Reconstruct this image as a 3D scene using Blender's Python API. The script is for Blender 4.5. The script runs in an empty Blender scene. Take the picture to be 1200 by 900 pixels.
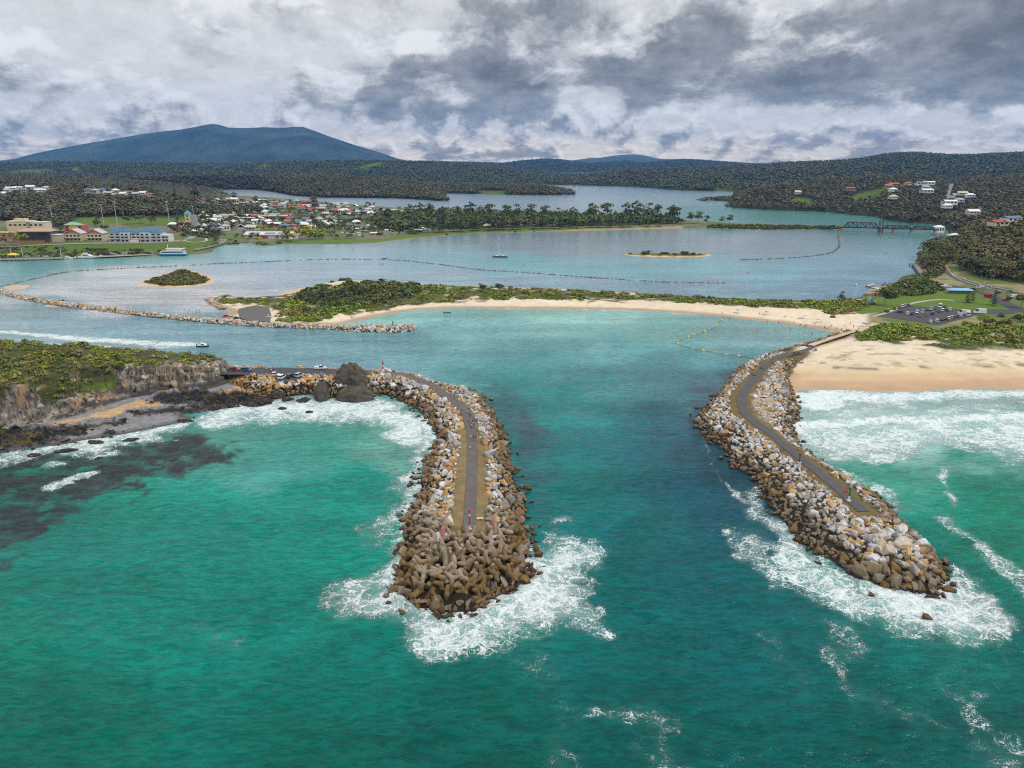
import bpy, bmesh, math, random
import numpy as np
from mathutils import Vector, Matrix
rng = np.random.default_rng(11)
random.seed(5)
SC = bpy.context.scene
COL = SC.collection
# ------------------------------------------------------------------ camera model (used to measure ground points)
FPX, CX, CY, HCAM = 832.0, 600.0, 450.0, 95.0
PITCH = math.atan((450.0 - 189.0) / FPX)
cP, sP = math.cos(PITCH), math.sin(PITCH)

def P(x, y, z=0.0):
    """ground point under a measured picture position, at height z"""
    x = np.asarray(x, float); y = np.asarray(y, float)
    v = (CY - y) / FPX
    dy = cP + v * sP; dz = -sP + v * cP
    t = (z - HCAM) / np.minimum(dz, -1e-5)
    return (x - CX) / FPX * t, dy * t, np.zeros_like(t) + z

def proj(X, Y, Z):
    Zr = np.asarray(Z) - HCAM
    f = np.asarray(Y) * cP - Zr * sP
    u = np.asarray(Y) * sP + Zr * cP
    f = np.maximum(f, 1.0)
    return CX + FPX * np.asarray(X) / f, CY - FPX * u / f

def at_dist(x, y, Y):
    """point seen at (x,y) at forward distance Y"""
    v = (CY - y) / FPX
    dy = cP + v * sP; dz = -sP + v * cP
    t = Y / dy
    return (x - CX) / FPX * t, Y, HCAM + dz * t

# ------------------------------------------------------------------ colours
def s2l(c):
    c = np.asarray(c, float) / 255.0
    return np.where(c <= 0.04045, c / 12.92, ((c + 0.055) / 1.055) ** 2.4)
def A(*c): return np.array(c, float)

# ------------------------------------------------------------------ noise
def _h(ix, iy, s):
    n = (ix.astype(np.int64) * 374761393 + iy.astype(np.int64) * 668265263 + s * 974711) & 0xFFFFFFFF
    n = ((n ^ (n >> 13)) * 1274126177) & 0xFFFFFFFF
    n = n ^ (n >> 16)
    return (n & 0xFFFF) / 65535.0
def vnoise(x, y, s=0):
    x = np.asarray(x, float); y = np.asarray(y, float)
    ix = np.floor(x); iy = np.floor(y); fx = x - ix; fy = y - iy
    fx = fx * fx * fx * (fx * (fx * 6 - 15) + 10); fy = fy * fy * fy * (fy * (fy * 6 - 15) + 10)
    a = _h(ix, iy, s); b = _h(ix + 1, iy, s); c = _h(ix, iy + 1, s); d = _h(ix + 1, iy + 1, s)
    return (a * (1 - fx) + b * fx) * (1 - fy) + (c * (1 - fx) + d * fx) * fy
def fbm(x, y, o=4, s=0, g=0.5):
    t = 0; a = 1.0; n = 0
    for i in range(o):
        t = t + a * vnoise(x + 17.3 * i, y - 9.1 * i, s + i * 7); n += a; a *= g
        x, y = (x * 0.8 - y * 0.6) * 2.0, (x * 0.6 + y * 0.8) * 2.0
    return t / n
def sst(x, a, b):
    t = np.clip((np.asarray(x, float) - a) / (b - a), 0, 1); return t * t * (3 - 2 * t)

# ------------------------------------------------------------------ polylines
def catmull(pts, n=6, closed=False):
    p = np.asarray(pts, float); out = []; m = len(p)
    rngi = range(m) if closed else range(m - 1)
    for i in rngi:
        p0 = p[(i - 1) % m] if closed or i > 0 else p[0]
        p1 = p[i]; p2 = p[(i + 1) % m]
        p3 = p[(i + 2) % m] if closed or i + 2 < m else p[-1]
        for k in range(n):
            t = k / n
            out.append(0.5 * (2 * p1 + (p2 - p0) * t + (2 * p0 - 5 * p1 + 4 * p2 - p3) * t * t + (3 * p1 - p0 - 3 * p2 + p3) * t ** 3))
    if not closed: out.append(p[-1])
    return np.array(out)
def pdist(X, Y, line, closed=False):
    """unsigned distance to a polyline"""
    sh = np.shape(X); X = np.ravel(X); Y = np.ravel(Y)
    L = np.asarray(line, float)[:, :2]; B = np.roll(L, -1, 0)
    if not closed: L = L[:-1]; B = B[:-1]
    best = np.full(X.shape, 1e18)
    for (ax, ay), (bx, by) in zip(L, B):
        ex, ey = bx - ax, by - ay; l2 = ex * ex + ey * ey + 1e-12
        t = np.clip(((X - ax) * ex + (Y - ay) * ey) / l2, 0, 1)
        best = np.minimum(best, (X - ax - t * ex) ** 2 + (Y - ay - t * ey) ** 2)
    return np.sqrt(best).reshape(sh)
def inside(X, Y, poly):
    sh = np.shape(X); X = np.ravel(X); Y = np.ravel(Y)
    L = np.asarray(poly, float)[:, :2]; B = np.roll(L, -1, 0); c = np.zeros(X.shape, bool)
    for (ax, ay), (bx, by) in zip(L, B):
        if ay == by: continue
        m = (ay > Y) != (by > Y)
        c ^= m & (X < (bx - ax) * (Y - ay) / (by - ay) + ax)
    return c.reshape(sh)
def sdist(X, Y, poly):
    d = pdist(X, Y, poly, True)
    return np.where(inside(X, Y, poly), d, -d)
def pm(U, V, poly, feather=4.0):
    """soft mask of a measured polygon: 1 inside, fading over +-feather"""
    U = np.asarray(U, float); V = np.asarray(V, float)
    L = np.asarray(poly, float); r = np.zeros(U.shape)
    m = (U > L[:, 0].min() - feather) & (U < L[:, 0].max() + feather) & (V > L[:, 1].min() - feather) & (V < L[:, 1].max() + feather)
    if m.any(): r[m] = sst(sdist(U[m], V[m], poly), -feather, feather)
    return r
def W(pts, z=0.0):
    """measured points -> world xy"""
    p = np.asarray(pts, float)
    zz = p[:, 2] if p.shape[1] > 2 else z
    x, y, _ = P(p[:, 0], p[:, 1], zz)
    return np.stack([x, y], 1)

# ------------------------------------------------------------------ meshes
class MB:
    """collects shapes; build() links them as one mesh object"""
    def __init__(s): s.v = []; s.f = []; s.c = []; s.n = 0
    def add(s, V, F, c=(1, 1, 1)):
        V = np.asarray(V, float); s.v.append(V)
        c = np.asarray(c, float)
        s.c.append(np.tile(c, (len(V), 1)) if c.ndim == 1 else c)
        if isinstance(F, np.ndarray): F = [F]
        elif len(F) and not isinstance(F[0], np.ndarray):
            by = {}
            for f in F: by.setdefault(len(f), []).append(f)
            F = [np.array(q) for q in by.values()]
        for q in F: s.f.append(q + s.n)
        s.n += len(V); return s
    def box(s, c, d, col=(1, 1, 1), rz=0.0, taper=1.0):
        x, y, z = d[0] / 2, d[1] / 2, d[2] / 2
        V = np.array([[-x, -y, -z], [x, -y, -z], [x, y, -z], [-x, y, -z], [-x * taper, -y * taper, z], [x * taper, -y * taper, z], [x * taper, y * taper, z], [-x * taper, y * taper, z]])
        if rz: V = V @ np.array([[math.cos(rz), math.sin(rz), 0], [-math.sin(rz), math.cos(rz), 0], [0, 0, 1]])
        return s.add(V + np.array(c), np.array([[0, 3, 2, 1], [4, 5, 6, 7], [0, 1, 5, 4], [1, 2, 6, 5], [2, 3, 7, 6], [3, 0, 4, 7]]), col)
    def tube(s, p0, p1, r0, r1=None, n=8, col=(1, 1, 1), cap=True):
        r1 = r0 if r1 is None else r1
        p0 = np.array(p0, float); p1 = np.array(p1, float); d = p1 - p0; d /= np.linalg.norm(d) + 1e-9
        a = np.cross(d, [0, 0, 1.0]) if abs(d[2]) < .9 else np.cross(d, [1.0, 0, 0]); a /= np.linalg.norm(a); b = np.cross(d, a)
        t = np.arange(n) * 2 * math.pi / n; R = np.outer(np.cos(t), a) + np.outer(np.sin(t), b)
        V = np.concatenate([p0 + R * r0, p1 + R * r1]); i = np.arange(n); j = (i + 1) % n
        F = [np.stack([i, i + n, j + n, j], 1)]
        if cap: F += [np.arange(n)[None, :], (np.arange(n)[::-1] + n)[None, :]]
        return s.add(V, F, col)
    def prism(s, prof, w, axis='y', c=(0, 0, 0), col=(1, 1, 1), wt=None):
        """profile (a,z) extruded by +-w/2 (wt: narrower width per point)"""
        prof = np.asarray(prof, float); n = len(prof); ww = np.full(n, w / 2) if wt is None else np.asarray(wt) / 2
        a0 = np.stack([prof[:, 0], -ww, prof[:, 1]], 1); a1 = np.stack([prof[:, 0], ww, prof[:, 1]], 1)
        V = np.concatenate([a0, a1])
        if axis == 'x': V = V[:, [1, 0, 2]]
        i = np.arange(n); j = (i + 1) % n
        return s.add(V + np.array(c), [np.stack([i, j, j + n, i + n], 1), np.arange(n)[::-1][None, :], (np.arange(n) + n)[None, :]], col)
    def data(s, name, mat, smooth=False):
        return np_mesh(name, np.concatenate(s.v), s.f, mat, np.concatenate(s.c), smooth)
    def build(s, name, mat, parent=None, smooth=False, **k):
        return link(name, s.data(name, mat, smooth), parent, **k)

def np_mesh(name, V, F, mat, col=None, smooth=False, attrs=None):
    me = bpy.data.meshes.new(name)
    if isinstance(F, np.ndarray): F = [F]
    nl = sum(f.size for f in F); npol = sum(len(f) for f in F)
    me.vertices.add(len(V)); me.vertices.foreach_set('co', np.ascontiguousarray(V, np.float32).ravel())
    me.loops.add(nl); me.loops.foreach_set('vertex_index', np.concatenate([f.ravel() for f in F]).astype(np.int32))
    me.polygons.add(npol)
    tot = np.concatenate([np.full(len(f), f.shape[1]) for f in F]).astype(np.int32)
    st = np.concatenate([[0], np.cumsum(tot)[:-1]]).astype(np.int32)
    me.polygons.foreach_set('loop_start', st); me.polygons.foreach_set('loop_total', tot)
    me.polygons.foreach_set('use_smooth', np.full(npol, smooth))
    if col is not None:
        a = me.attributes.new('Col', 'FLOAT_COLOR', 'POINT')
        c4 = np.ones((len(V), 4), np.float32); c4[:, :3] = col; a.data.foreach_set('color', c4.ravel())
    for k, val in (attrs or {}).items():
        a = me.attributes.new(k, 'FLOAT', 'POINT'); a.data.foreach_set('value', np.asarray(val, np.float32).ravel())
    me.update(calc_edges=True); me.validate()
    if mat: me.materials.append(mat)
    return me
def link(name, data, parent=None, loc=None, rot=None, scale=None, color=None, label=None, cat=None, group=None, kind=None):
    o = bpy.data.objects.new(name, data); COL.objects.link(o)
    if parent is not None: o.parent = parent
    if loc is not None: o.location = [float(q) for q in loc]
    if rot is not None: o.rotation_euler = (0, 0, float(rot)) if np.isscalar(rot) else [float(q) for q in rot]
    if scale is not None: o.scale = (float(scale),) * 3 if np.isscalar(scale) else [float(q) for q in scale]
    if color is not None: o.color = (float(color[0]), float(color[1]), float(color[2]), 1)
    if label: o['label'] = label
    if cat: o['category'] = cat
    if group: o['group'] = group
    if kind: o['kind'] = kind
    return o
def thing(name, loc, rot=0, scale=1, **k): return link(name, None, None, loc, rot, scale, **k)
ORD = 'first second third fourth fifth sixth seventh eighth ninth tenth eleventh twelfth thirteenth fourteenth fifteenth sixteenth seventeenth eighteenth nineteenth twentieth'.split()
def ordinal(i, n):
    if i == 0: return 'leftmost'
    if i == n - 1: return 'rightmost'
    if i < 20: return ORD[i] + ' from left'
    if n - 1 - i < 20: return ORD[n - 1 - i] + ' from right'
    return 'middle'
def autolabel(items):
    """items: (object, plain description, x).  Several of one description are told apart by their order."""
    by = {}
    for o, d, x in items: by.setdefault(d, []).append((x, o))
    for d, l in by.items():
        l.sort(key=lambda q: q[0])
        for i, (x, o) in enumerate(l):
            o['label'] = d if len(l) == 1 else (ordinal(i, len(l)) + ' of the ' + d.replace(' | ', 's ', 1) if ' | ' in d else ordinal(i, len(l)) + ' ' + d)
            o['label'] = o['label'].replace(' | ', ' ')

def grid_faces(ny, nx):
    i = np.arange(ny - 1)[:, None] * nx + np.arange(nx - 1)[None, :]
    return np.stack([i, i + nx, i + nx + 1, i + 1], -1).reshape(-1, 4)
def compact(V, F, *arr):
    used = np.unique(F); m = np.full(len(V), -1); m[used] = np.arange(len(used))
    return (V[used], m[F]) + tuple(a[used] for a in arr)

def place(pV, pF, pC, T, S, R, C):
    """merge n copies of one prototype. T n,3  S n or n,3  R n,3,3 or None or angles n  C n,3"""
    n = len(T); S = np.asarray(S, float); S = S[:, None] if S.ndim == 1 else S
    V = pV[None] * S[:, None, :]
    if R is not None:
        R = np.asarray(R)
        if R.ndim == 1:
            c, s = np.cos(R), np.sin(R); M = np.zeros((n, 3, 3)); M[:, 0, 0] = c; M[:, 0, 1] = -s; M[:, 1, 0] = s; M[:, 1, 1] = c; M[:, 2, 2] = 1; R = M
        V = np.einsum('nij,nkj->nki', R, V)
    V = V + T[:, None, :]
    Cc = pC[None] * C[:, None, :]
    off = np.arange(n)[:, None, None] * len(pV)
    return V.reshape(-1, 3), [(f[None] + off).reshape(-1, f.shape[1]) for f in pF], Cc.reshape(-1, 3)
def randrot(n, tilt=1.0):
    q = rng.normal(size=(n, 4)); q[:, 1:3] *= tilt; q /= np.linalg.norm(q, axis=1)[:, None]
    w, x, y, z = q.T; M = np.empty((n, 3, 3))
    M[:, 0, 0] = 1 - 2 * (y * y + z * z); M[:, 0, 1] = 2 * (x * y - z * w); M[:, 0, 2] = 2 * (x * z + y * w)
    M[:, 1, 0] = 2 * (x * y + z * w); M[:, 1, 1] = 1 - 2 * (x * x + z * z); M[:, 1, 2] = 2 * (y * z - x * w)
    M[:, 2, 0] = 2 * (x * z - y * w); M[:, 2, 1] = 2 * (y * z + x * w); M[:, 2, 2] = 1 - 2 * (x * x + y * y)
    return M
def scatter_poly(poly, spacing, hf=None, jitter=.48):
    """jittered grid points inside a world polygon"""
    L = np.asarray(poly)[:, :2]; x0, y0 = L.min(0); x1, y1 = L.max(0)
    gx, gy = np.meshgrid(np.arange(x0, x1, spacing), np.arange(y0, y1, spacing * .87))
    gx = gx + (np.arange(gx.shape[0]) % 2)[:, None] * spacing * .5
    gx = gx + rng.uniform(-jitter, jitter, gx.shape) * spacing; gy = gy + rng.uniform(-jitter, jitter, gy.shape) * spacing
    m = inside(gx, gy, L); return gx[m], gy[m]

# ------------------------------------------------------------------ node helper
class NT:
    def __init__(s, nt): s.nt = nt; s.k = 0
    def n(s, t, **k):
        nd = s.nt.nodes.new(t)
        for a, b in k.items(): setattr(nd, a, b)
        return nd
    def put(s, sock, v):
        if isinstance(v, bpy.types.NodeSocket): s.nt.links.new(v, sock)
        elif v is not None:
            try: sock.default_value = v
            except Exception: sock.default_value = tuple(v) + (1,)
    def m(s, op, a, b=None, c=None, clamp=False):
        nd = s.n('ShaderNodeMath', operation=op, use_clamp=clamp)
        for i, q in enumerate((a, b, c)):
            if q is not None: s.put(nd.inputs[i], q)
        return nd.outputs[0]
    def vm(s, op, a, b=None):
        nd = s.n('ShaderNodeVectorMath', operation=op); s.put(nd.inputs[0], a)
        if b is not None: s.put(nd.inputs[3 if op == 'SCALE' else 1], b)
        return nd.outputs['Value'] if op in ('DOT_PRODUCT', 'LENGTH') else nd.outputs[0]
    def noise(s, vec, scale, detail=4, rough=.5, dist=0.0, out='Fac', lac=2.0):
        nd = s.n('ShaderNodeTexNoise'); s.put(nd.inputs['Vector'], vec)
        for k, q in (('Scale', scale), ('Detail', detail), ('Roughness', rough), ('Distortion', dist), ('Lacunarity', lac)): s.put(nd.inputs[k], q)
        return nd.outputs[out]
    def voro(s, vec, scale, feature='F1', out='Distance', rnd=1.0):
        nd = s.n('ShaderNodeTexVoronoi', feature=feature); s.put(nd.inputs['Vector'], vec); s.put(nd.inputs['Scale'], scale); s.put(nd.inputs['Randomness'], rnd)
        return nd.outputs[out]
    def rng(s, v, a, b, c=0.0, d=1.0, smooth=True):
        nd = s.n('ShaderNodeMapRange', interpolation_type='SMOOTHSTEP' if smooth else 'LINEAR', clamp=True)
        for i, q in enumerate((v, a, b, c, d)): s.put(nd.inputs[i], q)
        return nd.outputs[0]
    def mix(s, f, a, b, blend='MIX'):
        nd = s.n('ShaderNodeMix', data_type='RGBA', blend_type=blend); s.put(nd.inputs[0], f); s.put(nd.inputs[6], a); s.put(nd.inputs[7], b)
        return nd.outputs[2]
    def fmix(s, f, a, b):
        nd = s.n('ShaderNodeMix', data_type='FLOAT'); s.put(nd.inputs[0], f); s.put(nd.inputs[2], a); s.put(nd.inputs[3], b)
        return nd.outputs[0]
    def attr(s, name, out='Color'):
        nd = s.n('ShaderNodeAttribute', attribute_name=name); return nd.outputs[out]
    def mapping(s, vec, rot=(0, 0, 0), sc=(1, 1, 1), loc=(0, 0, 0)):
        nd = s.n('ShaderNodeMapping'); s.put(nd.inputs[0], vec); nd.inputs[1].default_value = loc; nd.inputs[2].default_value = rot; nd.inputs[3].default_value = sc
        return nd.outputs[0]
    def xyz(s, v):
        nd = s.n('ShaderNodeSeparateXYZ'); s.put(nd.inputs[0], v); return nd.outputs
    def comb(s, x, y, z):
        nd = s.n('ShaderNodeCombineXYZ')
        for i, q in enumerate((x, y, z)): s.put(nd.inputs[i], q)
        return nd.outputs[0]
    def bump(s, h, strength, dist=1.0, normal=None):
        nd = s.n('ShaderNodeBump'); s.put(nd.inputs['Height'], h); s.put(nd.inputs['Strength'], strength); s.put(nd.inputs['Distance'], dist)
        if normal is not None: s.put(nd.inputs['Normal'], normal)
        return nd.outputs[0]
    def col(s, v):
        nd = s.n('ShaderNodeCombineColor')
        for i in range(3): s.put(nd.inputs[i], v)
        return nd.outputs[0]
def new_mat(name):
    m = bpy.data.materials.new(name); m.use_nodes = True; nt = m.node_tree
    bs = nt.nodes['Principled BSDF']; return m, NT(nt), bs
def vc_mat(name, rough=.8, spec=.3, metal=0.0, var=None, bump=None, coat=0.0, obj=True):
    """vertex colour x object colour, with noise variation and bump in object space"""
    m, k, bs = new_mat(name)
    c = k.attr('Col')
    if obj: c = k.mix(1.0, c, k.n('ShaderNodeObjectInfo').outputs['Color'], 'MULTIPLY')
    geo = k.n('ShaderNodeNewGeometry').outputs['Position']
    if var:
        f = k.noise(geo, var[0], 5, .6)
        c = k.mix(1.0, c, k.col(k.rng(f, .25, .75, 1 - var[1], 1 + var[1], False)), 'MULTIPLY')
    k.put(bs.inputs['Base Color'], c)
    if bump:
        k.put(bs.inputs['Normal'], k.bump(k.noise(geo, bump[0], 6, .65), bump[1], bump[2]))
    bs.inputs['Roughness'].default_value = rough; bs.inputs['Specular IOR Level'].default_value = spec; bs.inputs['Metallic'].default_value = metal
    bs.inputs['Coat Weight'].default_value = coat
    return m
# ================================================================== camera, sun, sky, haze
cam = bpy.data.cameras.new('camera'); cam_o = bpy.data.objects.new('camera', cam); COL.objects.link(cam_o)
cam_o.location = (0, 0, HCAM); cam_o.rotation_euler = (math.pi / 2 - PITCH, 0, 0)
cam.sensor_fit = 'HORIZONTAL'; cam.sensor_width = 36; cam.lens = 36 * FPX / 1200; cam.clip_start = 1; cam.clip_end = 90000
SC.camera = cam_o
SUN_EL, SUN_AZ = math.radians(52), math.radians(118)      # azimuth clockwise from the view direction: to the right, a little behind
sl = bpy.data.lights.new('sun', 'SUN'); sl.energy = 2.0; sl.angle = math.radians(11); sl.color = (1, .96, .9)
so = bpy.data.objects.new('sun', sl); COL.objects.link(so)
so.rotation_euler = (math.pi / 2 - SUN_EL, 0, math.pi - SUN_AZ)
so.location = (200, -100, 600)
w = bpy.data.worlds.new('World'); SC.world = w; w.use_nodes = True
nt = w.node_tree; nt.nodes.clear(); k = NT(nt)
d = k.n('ShaderNodeTexCoord').outputs['Generated']
dx, dy, dz = k.xyz(d)
sky = k.n('ShaderNodeTexSky', sky_type='NISHITA'); sky.sun_disc = False; sky.sun_elevation = SUN_EL; sky.sun_rotation = SUN_AZ; sky.altitude = 50
sky.ozone_density = 2
bgs = k.n('ShaderNodeBackground'); k.put(bgs.inputs[0], sky.outputs[0]); bgs.inputs[1].default_value = .1
zc = k.m('MAXIMUM', dz, 0.0)
def cl_uv(du, dv, sx, off):
    """cloud-bank coordinates of a sky direction, tightening towards the horizon as the banks recede"""
    zz = k.m('MULTIPLY', zc, 1.0 + dv)
    return k.comb(k.m('MULTIPLY_ADD', k.m('ADD', dx, du), sx, off), k.m('MULTIPLY', k.m('LOGARITHM', k.m('ADD', zz, .030), 2.71828), 1.9), k.m('MULTIPLY', dy, 1.7))
lowmix = k.rng(dz, .035, .10)
def layer(uv, sc, det, w):
    wob = k.noise(uv, sc * 2.2, 4, .6, out='Color')
    uvw = k.vm('ADD', uv, k.vm('SCALE', k.vm('SUBTRACT', wob, (.5, .5, .5)), w))
    return k.noise(uvw, sc, det, .56, lac=2.1)
uvA, uvA1 = cl_uv(0.0, 0.0, 7.5, 0.0), cl_uv(0.010, 0.20, 7.5, 0.0)
uvB, uvB1 = cl_uv(0.0, 0.0, 22.0, 40.0), cl_uv(0.004, 0.22, 22.0, 40.0)
n0 = k.fmix(lowmix, layer(uvB, 1.05, 9.0, .30), layer(uvA, 1.15, 12.0, .36))
n1 = k.fmix(lowmix, layer(uvB1, 1.05, 6.0, .30), layer(uvA1, 1.15, 8.0, .36))
uv0 = uvA
big = k.noise(k.vm('ADD', uv0, (3.7, 1.9, 2.0)), .5, 3, .5)
def blob(ax, az, rx, rz, p=1.0):
    """a bank of thicker (p > 0) or thinner cloud in a direction of the sky"""
    e = k.m('ADD', k.m('POWER', k.m('ABSOLUTE', k.m('DIVIDE', k.m('SUBTRACT', dx, ax), rx)), 2.0), k.m('POWER', k.m('ABSOLUTE', k.m('DIVIDE', k.m('SUBTRACT', dz, az), rz)), 2.0))
    return k.m('MULTIPLY', k.m('POWER', 2.718, k.m('MULTIPLY', e, -1.0)), p)
SKY_BLOBS = [(0.28, .100, .30, .026, .17), (0.30, .155, .34, .03, .16), (-.02, .110, .13, .026, .14), (.60, .13, .16, .03, .16), (-.10, .062, .12, .014, .14), (-.62, .060, .20, .022, -.14), (-.36, .068, .16, .014, .02), (.58, .06, .12, .012, .10),
             (-.45, .165, .26, .040, -.16), (.0, .150, .05, .03, -.10), (.10, .085, .05, .012, -.14), (.42, .050, .30, .014, -.10), (-.55, .105, .10, .018, -.12), (-.25, .125, .06, .012, -.10)]
bl = None
for b in SKY_BLOBS:
    q = blob(*b); bl = q if bl is None else k.m('ADD', bl, q)
D0 = k.m('ADD', k.m('ADD', n0, k.m('MULTIPLY', k.m('SUBTRACT', big, .5), .40)), bl)
bias = k.m('ADD', k.m('MULTIPLY', k.m('SUBTRACT', big, .5), .30), bl)
c0 = k.rng(k.m('ADD', n0, bias), .42, .54); cu = k.rng(k.m('ADD', n1, bias), .41, .62)       # cloud here / cloud higher up: flat grey bases, bright upper edges
deep = k.rng(k.m('ADD', n0, bias), .55, .95)
tone = k.m('SUBTRACT', .72, k.m('MULTIPLY', k.m('MULTIPLY', c0, cu), .40))
tone = k.m('MULTIPLY_ADD', k.m('SUBTRACT', c0, cu), .20, tone)
tone = k.m('SUBTRACT', tone, k.m('MULTIPLY', deep, .17))
tone = k.m('MULTIPLY_ADD', k.m('SUBTRACT', k.noise(uv0, 3.6, 10, .66), .5), .46, tone)
tone = k.m('SMOOTH_MAX', tone, .17, .10); tone = k.m('SMOOTH_MIN', tone, .88, .15)
zen = k.rng(dz, .18, .6, 1.0, 1.6)
tone = k.m('MULTIPLY', tone, zen); low = k.rng(dz, .0, .07, 1.0, 0.0)
ccol = k.mix(k.rng(tone, .10, .60), (.85, .92, 1.0, 1), (.97, .985, 1.0, 1))
ccol = k.mix(k.m('MULTIPLY', low, .8), ccol, (1.5, 1.26, .92, 1))      # warm tint near the horizon offsets the blue of the haze
cb = k.n('ShaderNodeBackground'); k.put(cb.inputs[0], ccol); k.put(cb.inputs[1], tone)
cover = k.rng(D0, .10, .24)
mx = k.n('ShaderNodeMixShader'); k.put(mx.inputs[0], cover); nt.links.new(bgs.outputs[0], mx.inputs[1]); nt.links.new(cb.outputs[0], mx.inputs[2])
out = k.n('ShaderNodeOutputWorld'); nt.links.new(mx.outputs[0], out.inputs[0])
w.cycles.sampling_method = 'MANUAL'; w.cycles.sample_map_resolution = 512

HAZE_ON = True
def build_haze():
    m = bpy.data.materials.new('haze_air'); m.use_nodes = True; t = m.node_tree; t.nodes.clear()
    o = t.nodes.new('ShaderNodeOutputMaterial'); p = t.nodes.new('ShaderNodeVolumePrincipled')
    p.inputs['Color'].default_value = (.13, .43, 1.0, 1); p.inputs['Density'].default_value = 3.7e-5; p.inputs['Anisotropy'].default_value = 0.0
    t.links.new(p.outputs[0], o.inputs['Volume'])
    b = MB(); b.box((0, 8400, 384), (44000, 18000, 770))
    b.build('haze', m, kind='stuff')

SC.render.engine = 'CYCLES'
cy = SC.cycles; cy.max_bounces = 5; cy.diffuse_bounces = 2; cy.glossy_bounces = 2; cy.transmission_bounces = 2; cy.volume_bounces = 0
cy.use_denoising = False; cy.filter_width = 1.15; cy.denoiser = 'OPENIMAGEDENOISE'; cy.denoising_input_passes = 'RGB_ALBEDO_NORMAL'; cy.caustics_reflective = False; cy.caustics_refractive = False
cy.use_adaptive_sampling = True; cy.adaptive_threshold = .008
SC.view_settings.view_transform = 'Standard'; SC.view_settings.look = 'None'; SC.view_settings.exposure = .08; SC.view_settings.gamma = 1
SC.view_settings.use_curve_mapping = False
SC.render.use_persistent_data = False
# ================================================================== water
E_IRR = 1.25
SPOTS = [(-300,900,0,116,98),(100,880,0,116,98),(350,880,0,108,92),(600,880,2,100,88),(800,880,0,96,88),(1000,880,0,98,90),(1180,880,0,106,98),(60,760,8,124,106),(250,760,14,126,110),(400,800,6,116,102),(560,800,0,106,94),(760,780,0,94,88),(930,780,0,96,92),
 (1150,800,4,106,98),(80,700,26,130,114),(250,680,30,136,118),(400,660,32,140,120),(320,600,44,142,126),(430,580,46,144,128),(200,620,44,140,124),(60,640,44,132,120),(320,540,88,154,144),(400,530,84,154,140),(250,520,96,150,138),(450,520,115,162,148),
 (700,720,0,100,96),(650,560,36,124,120),(700,600,12,114,111),(760,640,14,100,100),(840,640,20,94,100),(860,720,4,96,96),(630,500,62,128,128),(700,520,56,122,124),(760,530,68,110,120),(800,500,78,116,128),(830,560,48,96,108),(870,600,38,90,102),(620,440,96,150,150),(700,450,96,146,148),(640,480,62,142,138),
 (780,440,98,140,146),(560,420,112,156,160),(680,420,112,160,162),(760,410,112,162,165),(840,420,106,148,154),(860,450,88,120,132),(600,385,130,175,176),(700,380,130,177,175),(780,385,126,174,172),(880,385,124,164,168),(930,395,128,162,166),(520,372,140,188,184),(640,365,158,200,192),(760,367,156,192,185),(900,383,150,178,175),(470,376,145,188,183),
 (450,410,128,162,168),(350,410,132,165,173),(250,390,138,169,178),(150,380,142,171,181),(60,362,142,170,178),(-100,350,140,168,175),(-200,420,130,162,168),(300,425,130,162,168),
 (100,336,182,186,190),(60,345,204,200,200),(200,345,190,190,194),(150,322,208,203,203),(240,350,204,200,200),(130,352,202,198,198),(60,330,196,194,196),(240,336,186,188,192),(280,325,165,174,182),(350,318,160,172,181),(420,316,158,172,181),(520,322,158,172,180),(620,330,152,167,177),(720,335,148,164,175),(820,340,145,162,174),(930,342,140,160,172),(980,335,136,157,170),
 (30,315,105,152,155),(120,308,114,156,158),(220,304,132,166,170),(20,325,130,166,170),(300,298,150,176,186),(420,295,158,178,190),(520,300,142,172,180),(600,310,132,170,175),(700,318,132,168,174),(800,322,134,170,176),(900,320,136,168,176),(980,310,138,162,175),(1040,300,138,164,174),
 (480,285,142,158,167),(600,285,144,156,165),(700,285,146,158,166),(850,280,150,162,170),(900,290,142,156,166),(955,285,146,160,169),(960,275,142,158,168),(1040,280,128,158,166),(1075,275,115,150,154),(1040,320,126,150,162),
 (250,227,170,186,198),(380,236,160,177,192),(560,235,152,170,184),(700,235,152,170,182),(760,240,146,168,176),(900,255,105,148,146),(980,258,105,150,148),(860,247,112,154,154),(720,225,140,162,178),(600,222,150,168,182),(1030,264,90,135,134),
 (1000,465,176,194,188),(1150,468,178,196,192),(960,500,165,192,184),(1100,500,165,198,190),(1180,520,125,176,164),(1050,560,84,152,134),(1150,565,66,142,124),(1180,620,30,128,108),(1080,620,36,132,116),(1150,700,16,118,106),(1500,560,60,150,130),(1500,700,10,118,104),(1500,900,0,105,96)]
def water_colour(U, V):
    S = np.array(SPOTS, float); q = lambda y: np.log(np.maximum(y, 192) - 182.0) * 6.0
    obs = s2l(S[:, 2:5])
    n1 = fbm(U / 60, V / 22, 3, 3) - .5; n2 = fbm(U / 60 + 9, V / 22 - 4, 3, 8) - .5
    gx = (U + n1 * 60) / 110.0; gy = q(V) + n2 * 1.4; num = 0; den = 0
    for (sx, sy), c in zip(S[:, :2], obs):
        d2 = (gx - sx / 110.0) ** 2 + (gy - q(sy)) ** 2
        wt = 1.0 / (d2 + .12) ** 2; num = num + wt[..., None] * c; den = den + wt
    return num / den[..., None]
Us = np.arange(-460, 1661, 2.5)
Vs = np.concatenate([189 + 1.4 * 1.35 ** np.arange(0, 4), np.arange(194, 262, 1.0), np.arange(262, 960, 2.0), np.arange(960, 1500, 22.0)])
U, V = np.meshgrid(Us, Vs)
X, Y, Z = P(U, V)
obs = water_colour(U, V)
dep = np.arctan2(HCAM, np.hypot(X, Y)); cosi = np.sqrt(np.sin(dep) ** 2 + .16 ** 2)
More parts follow.
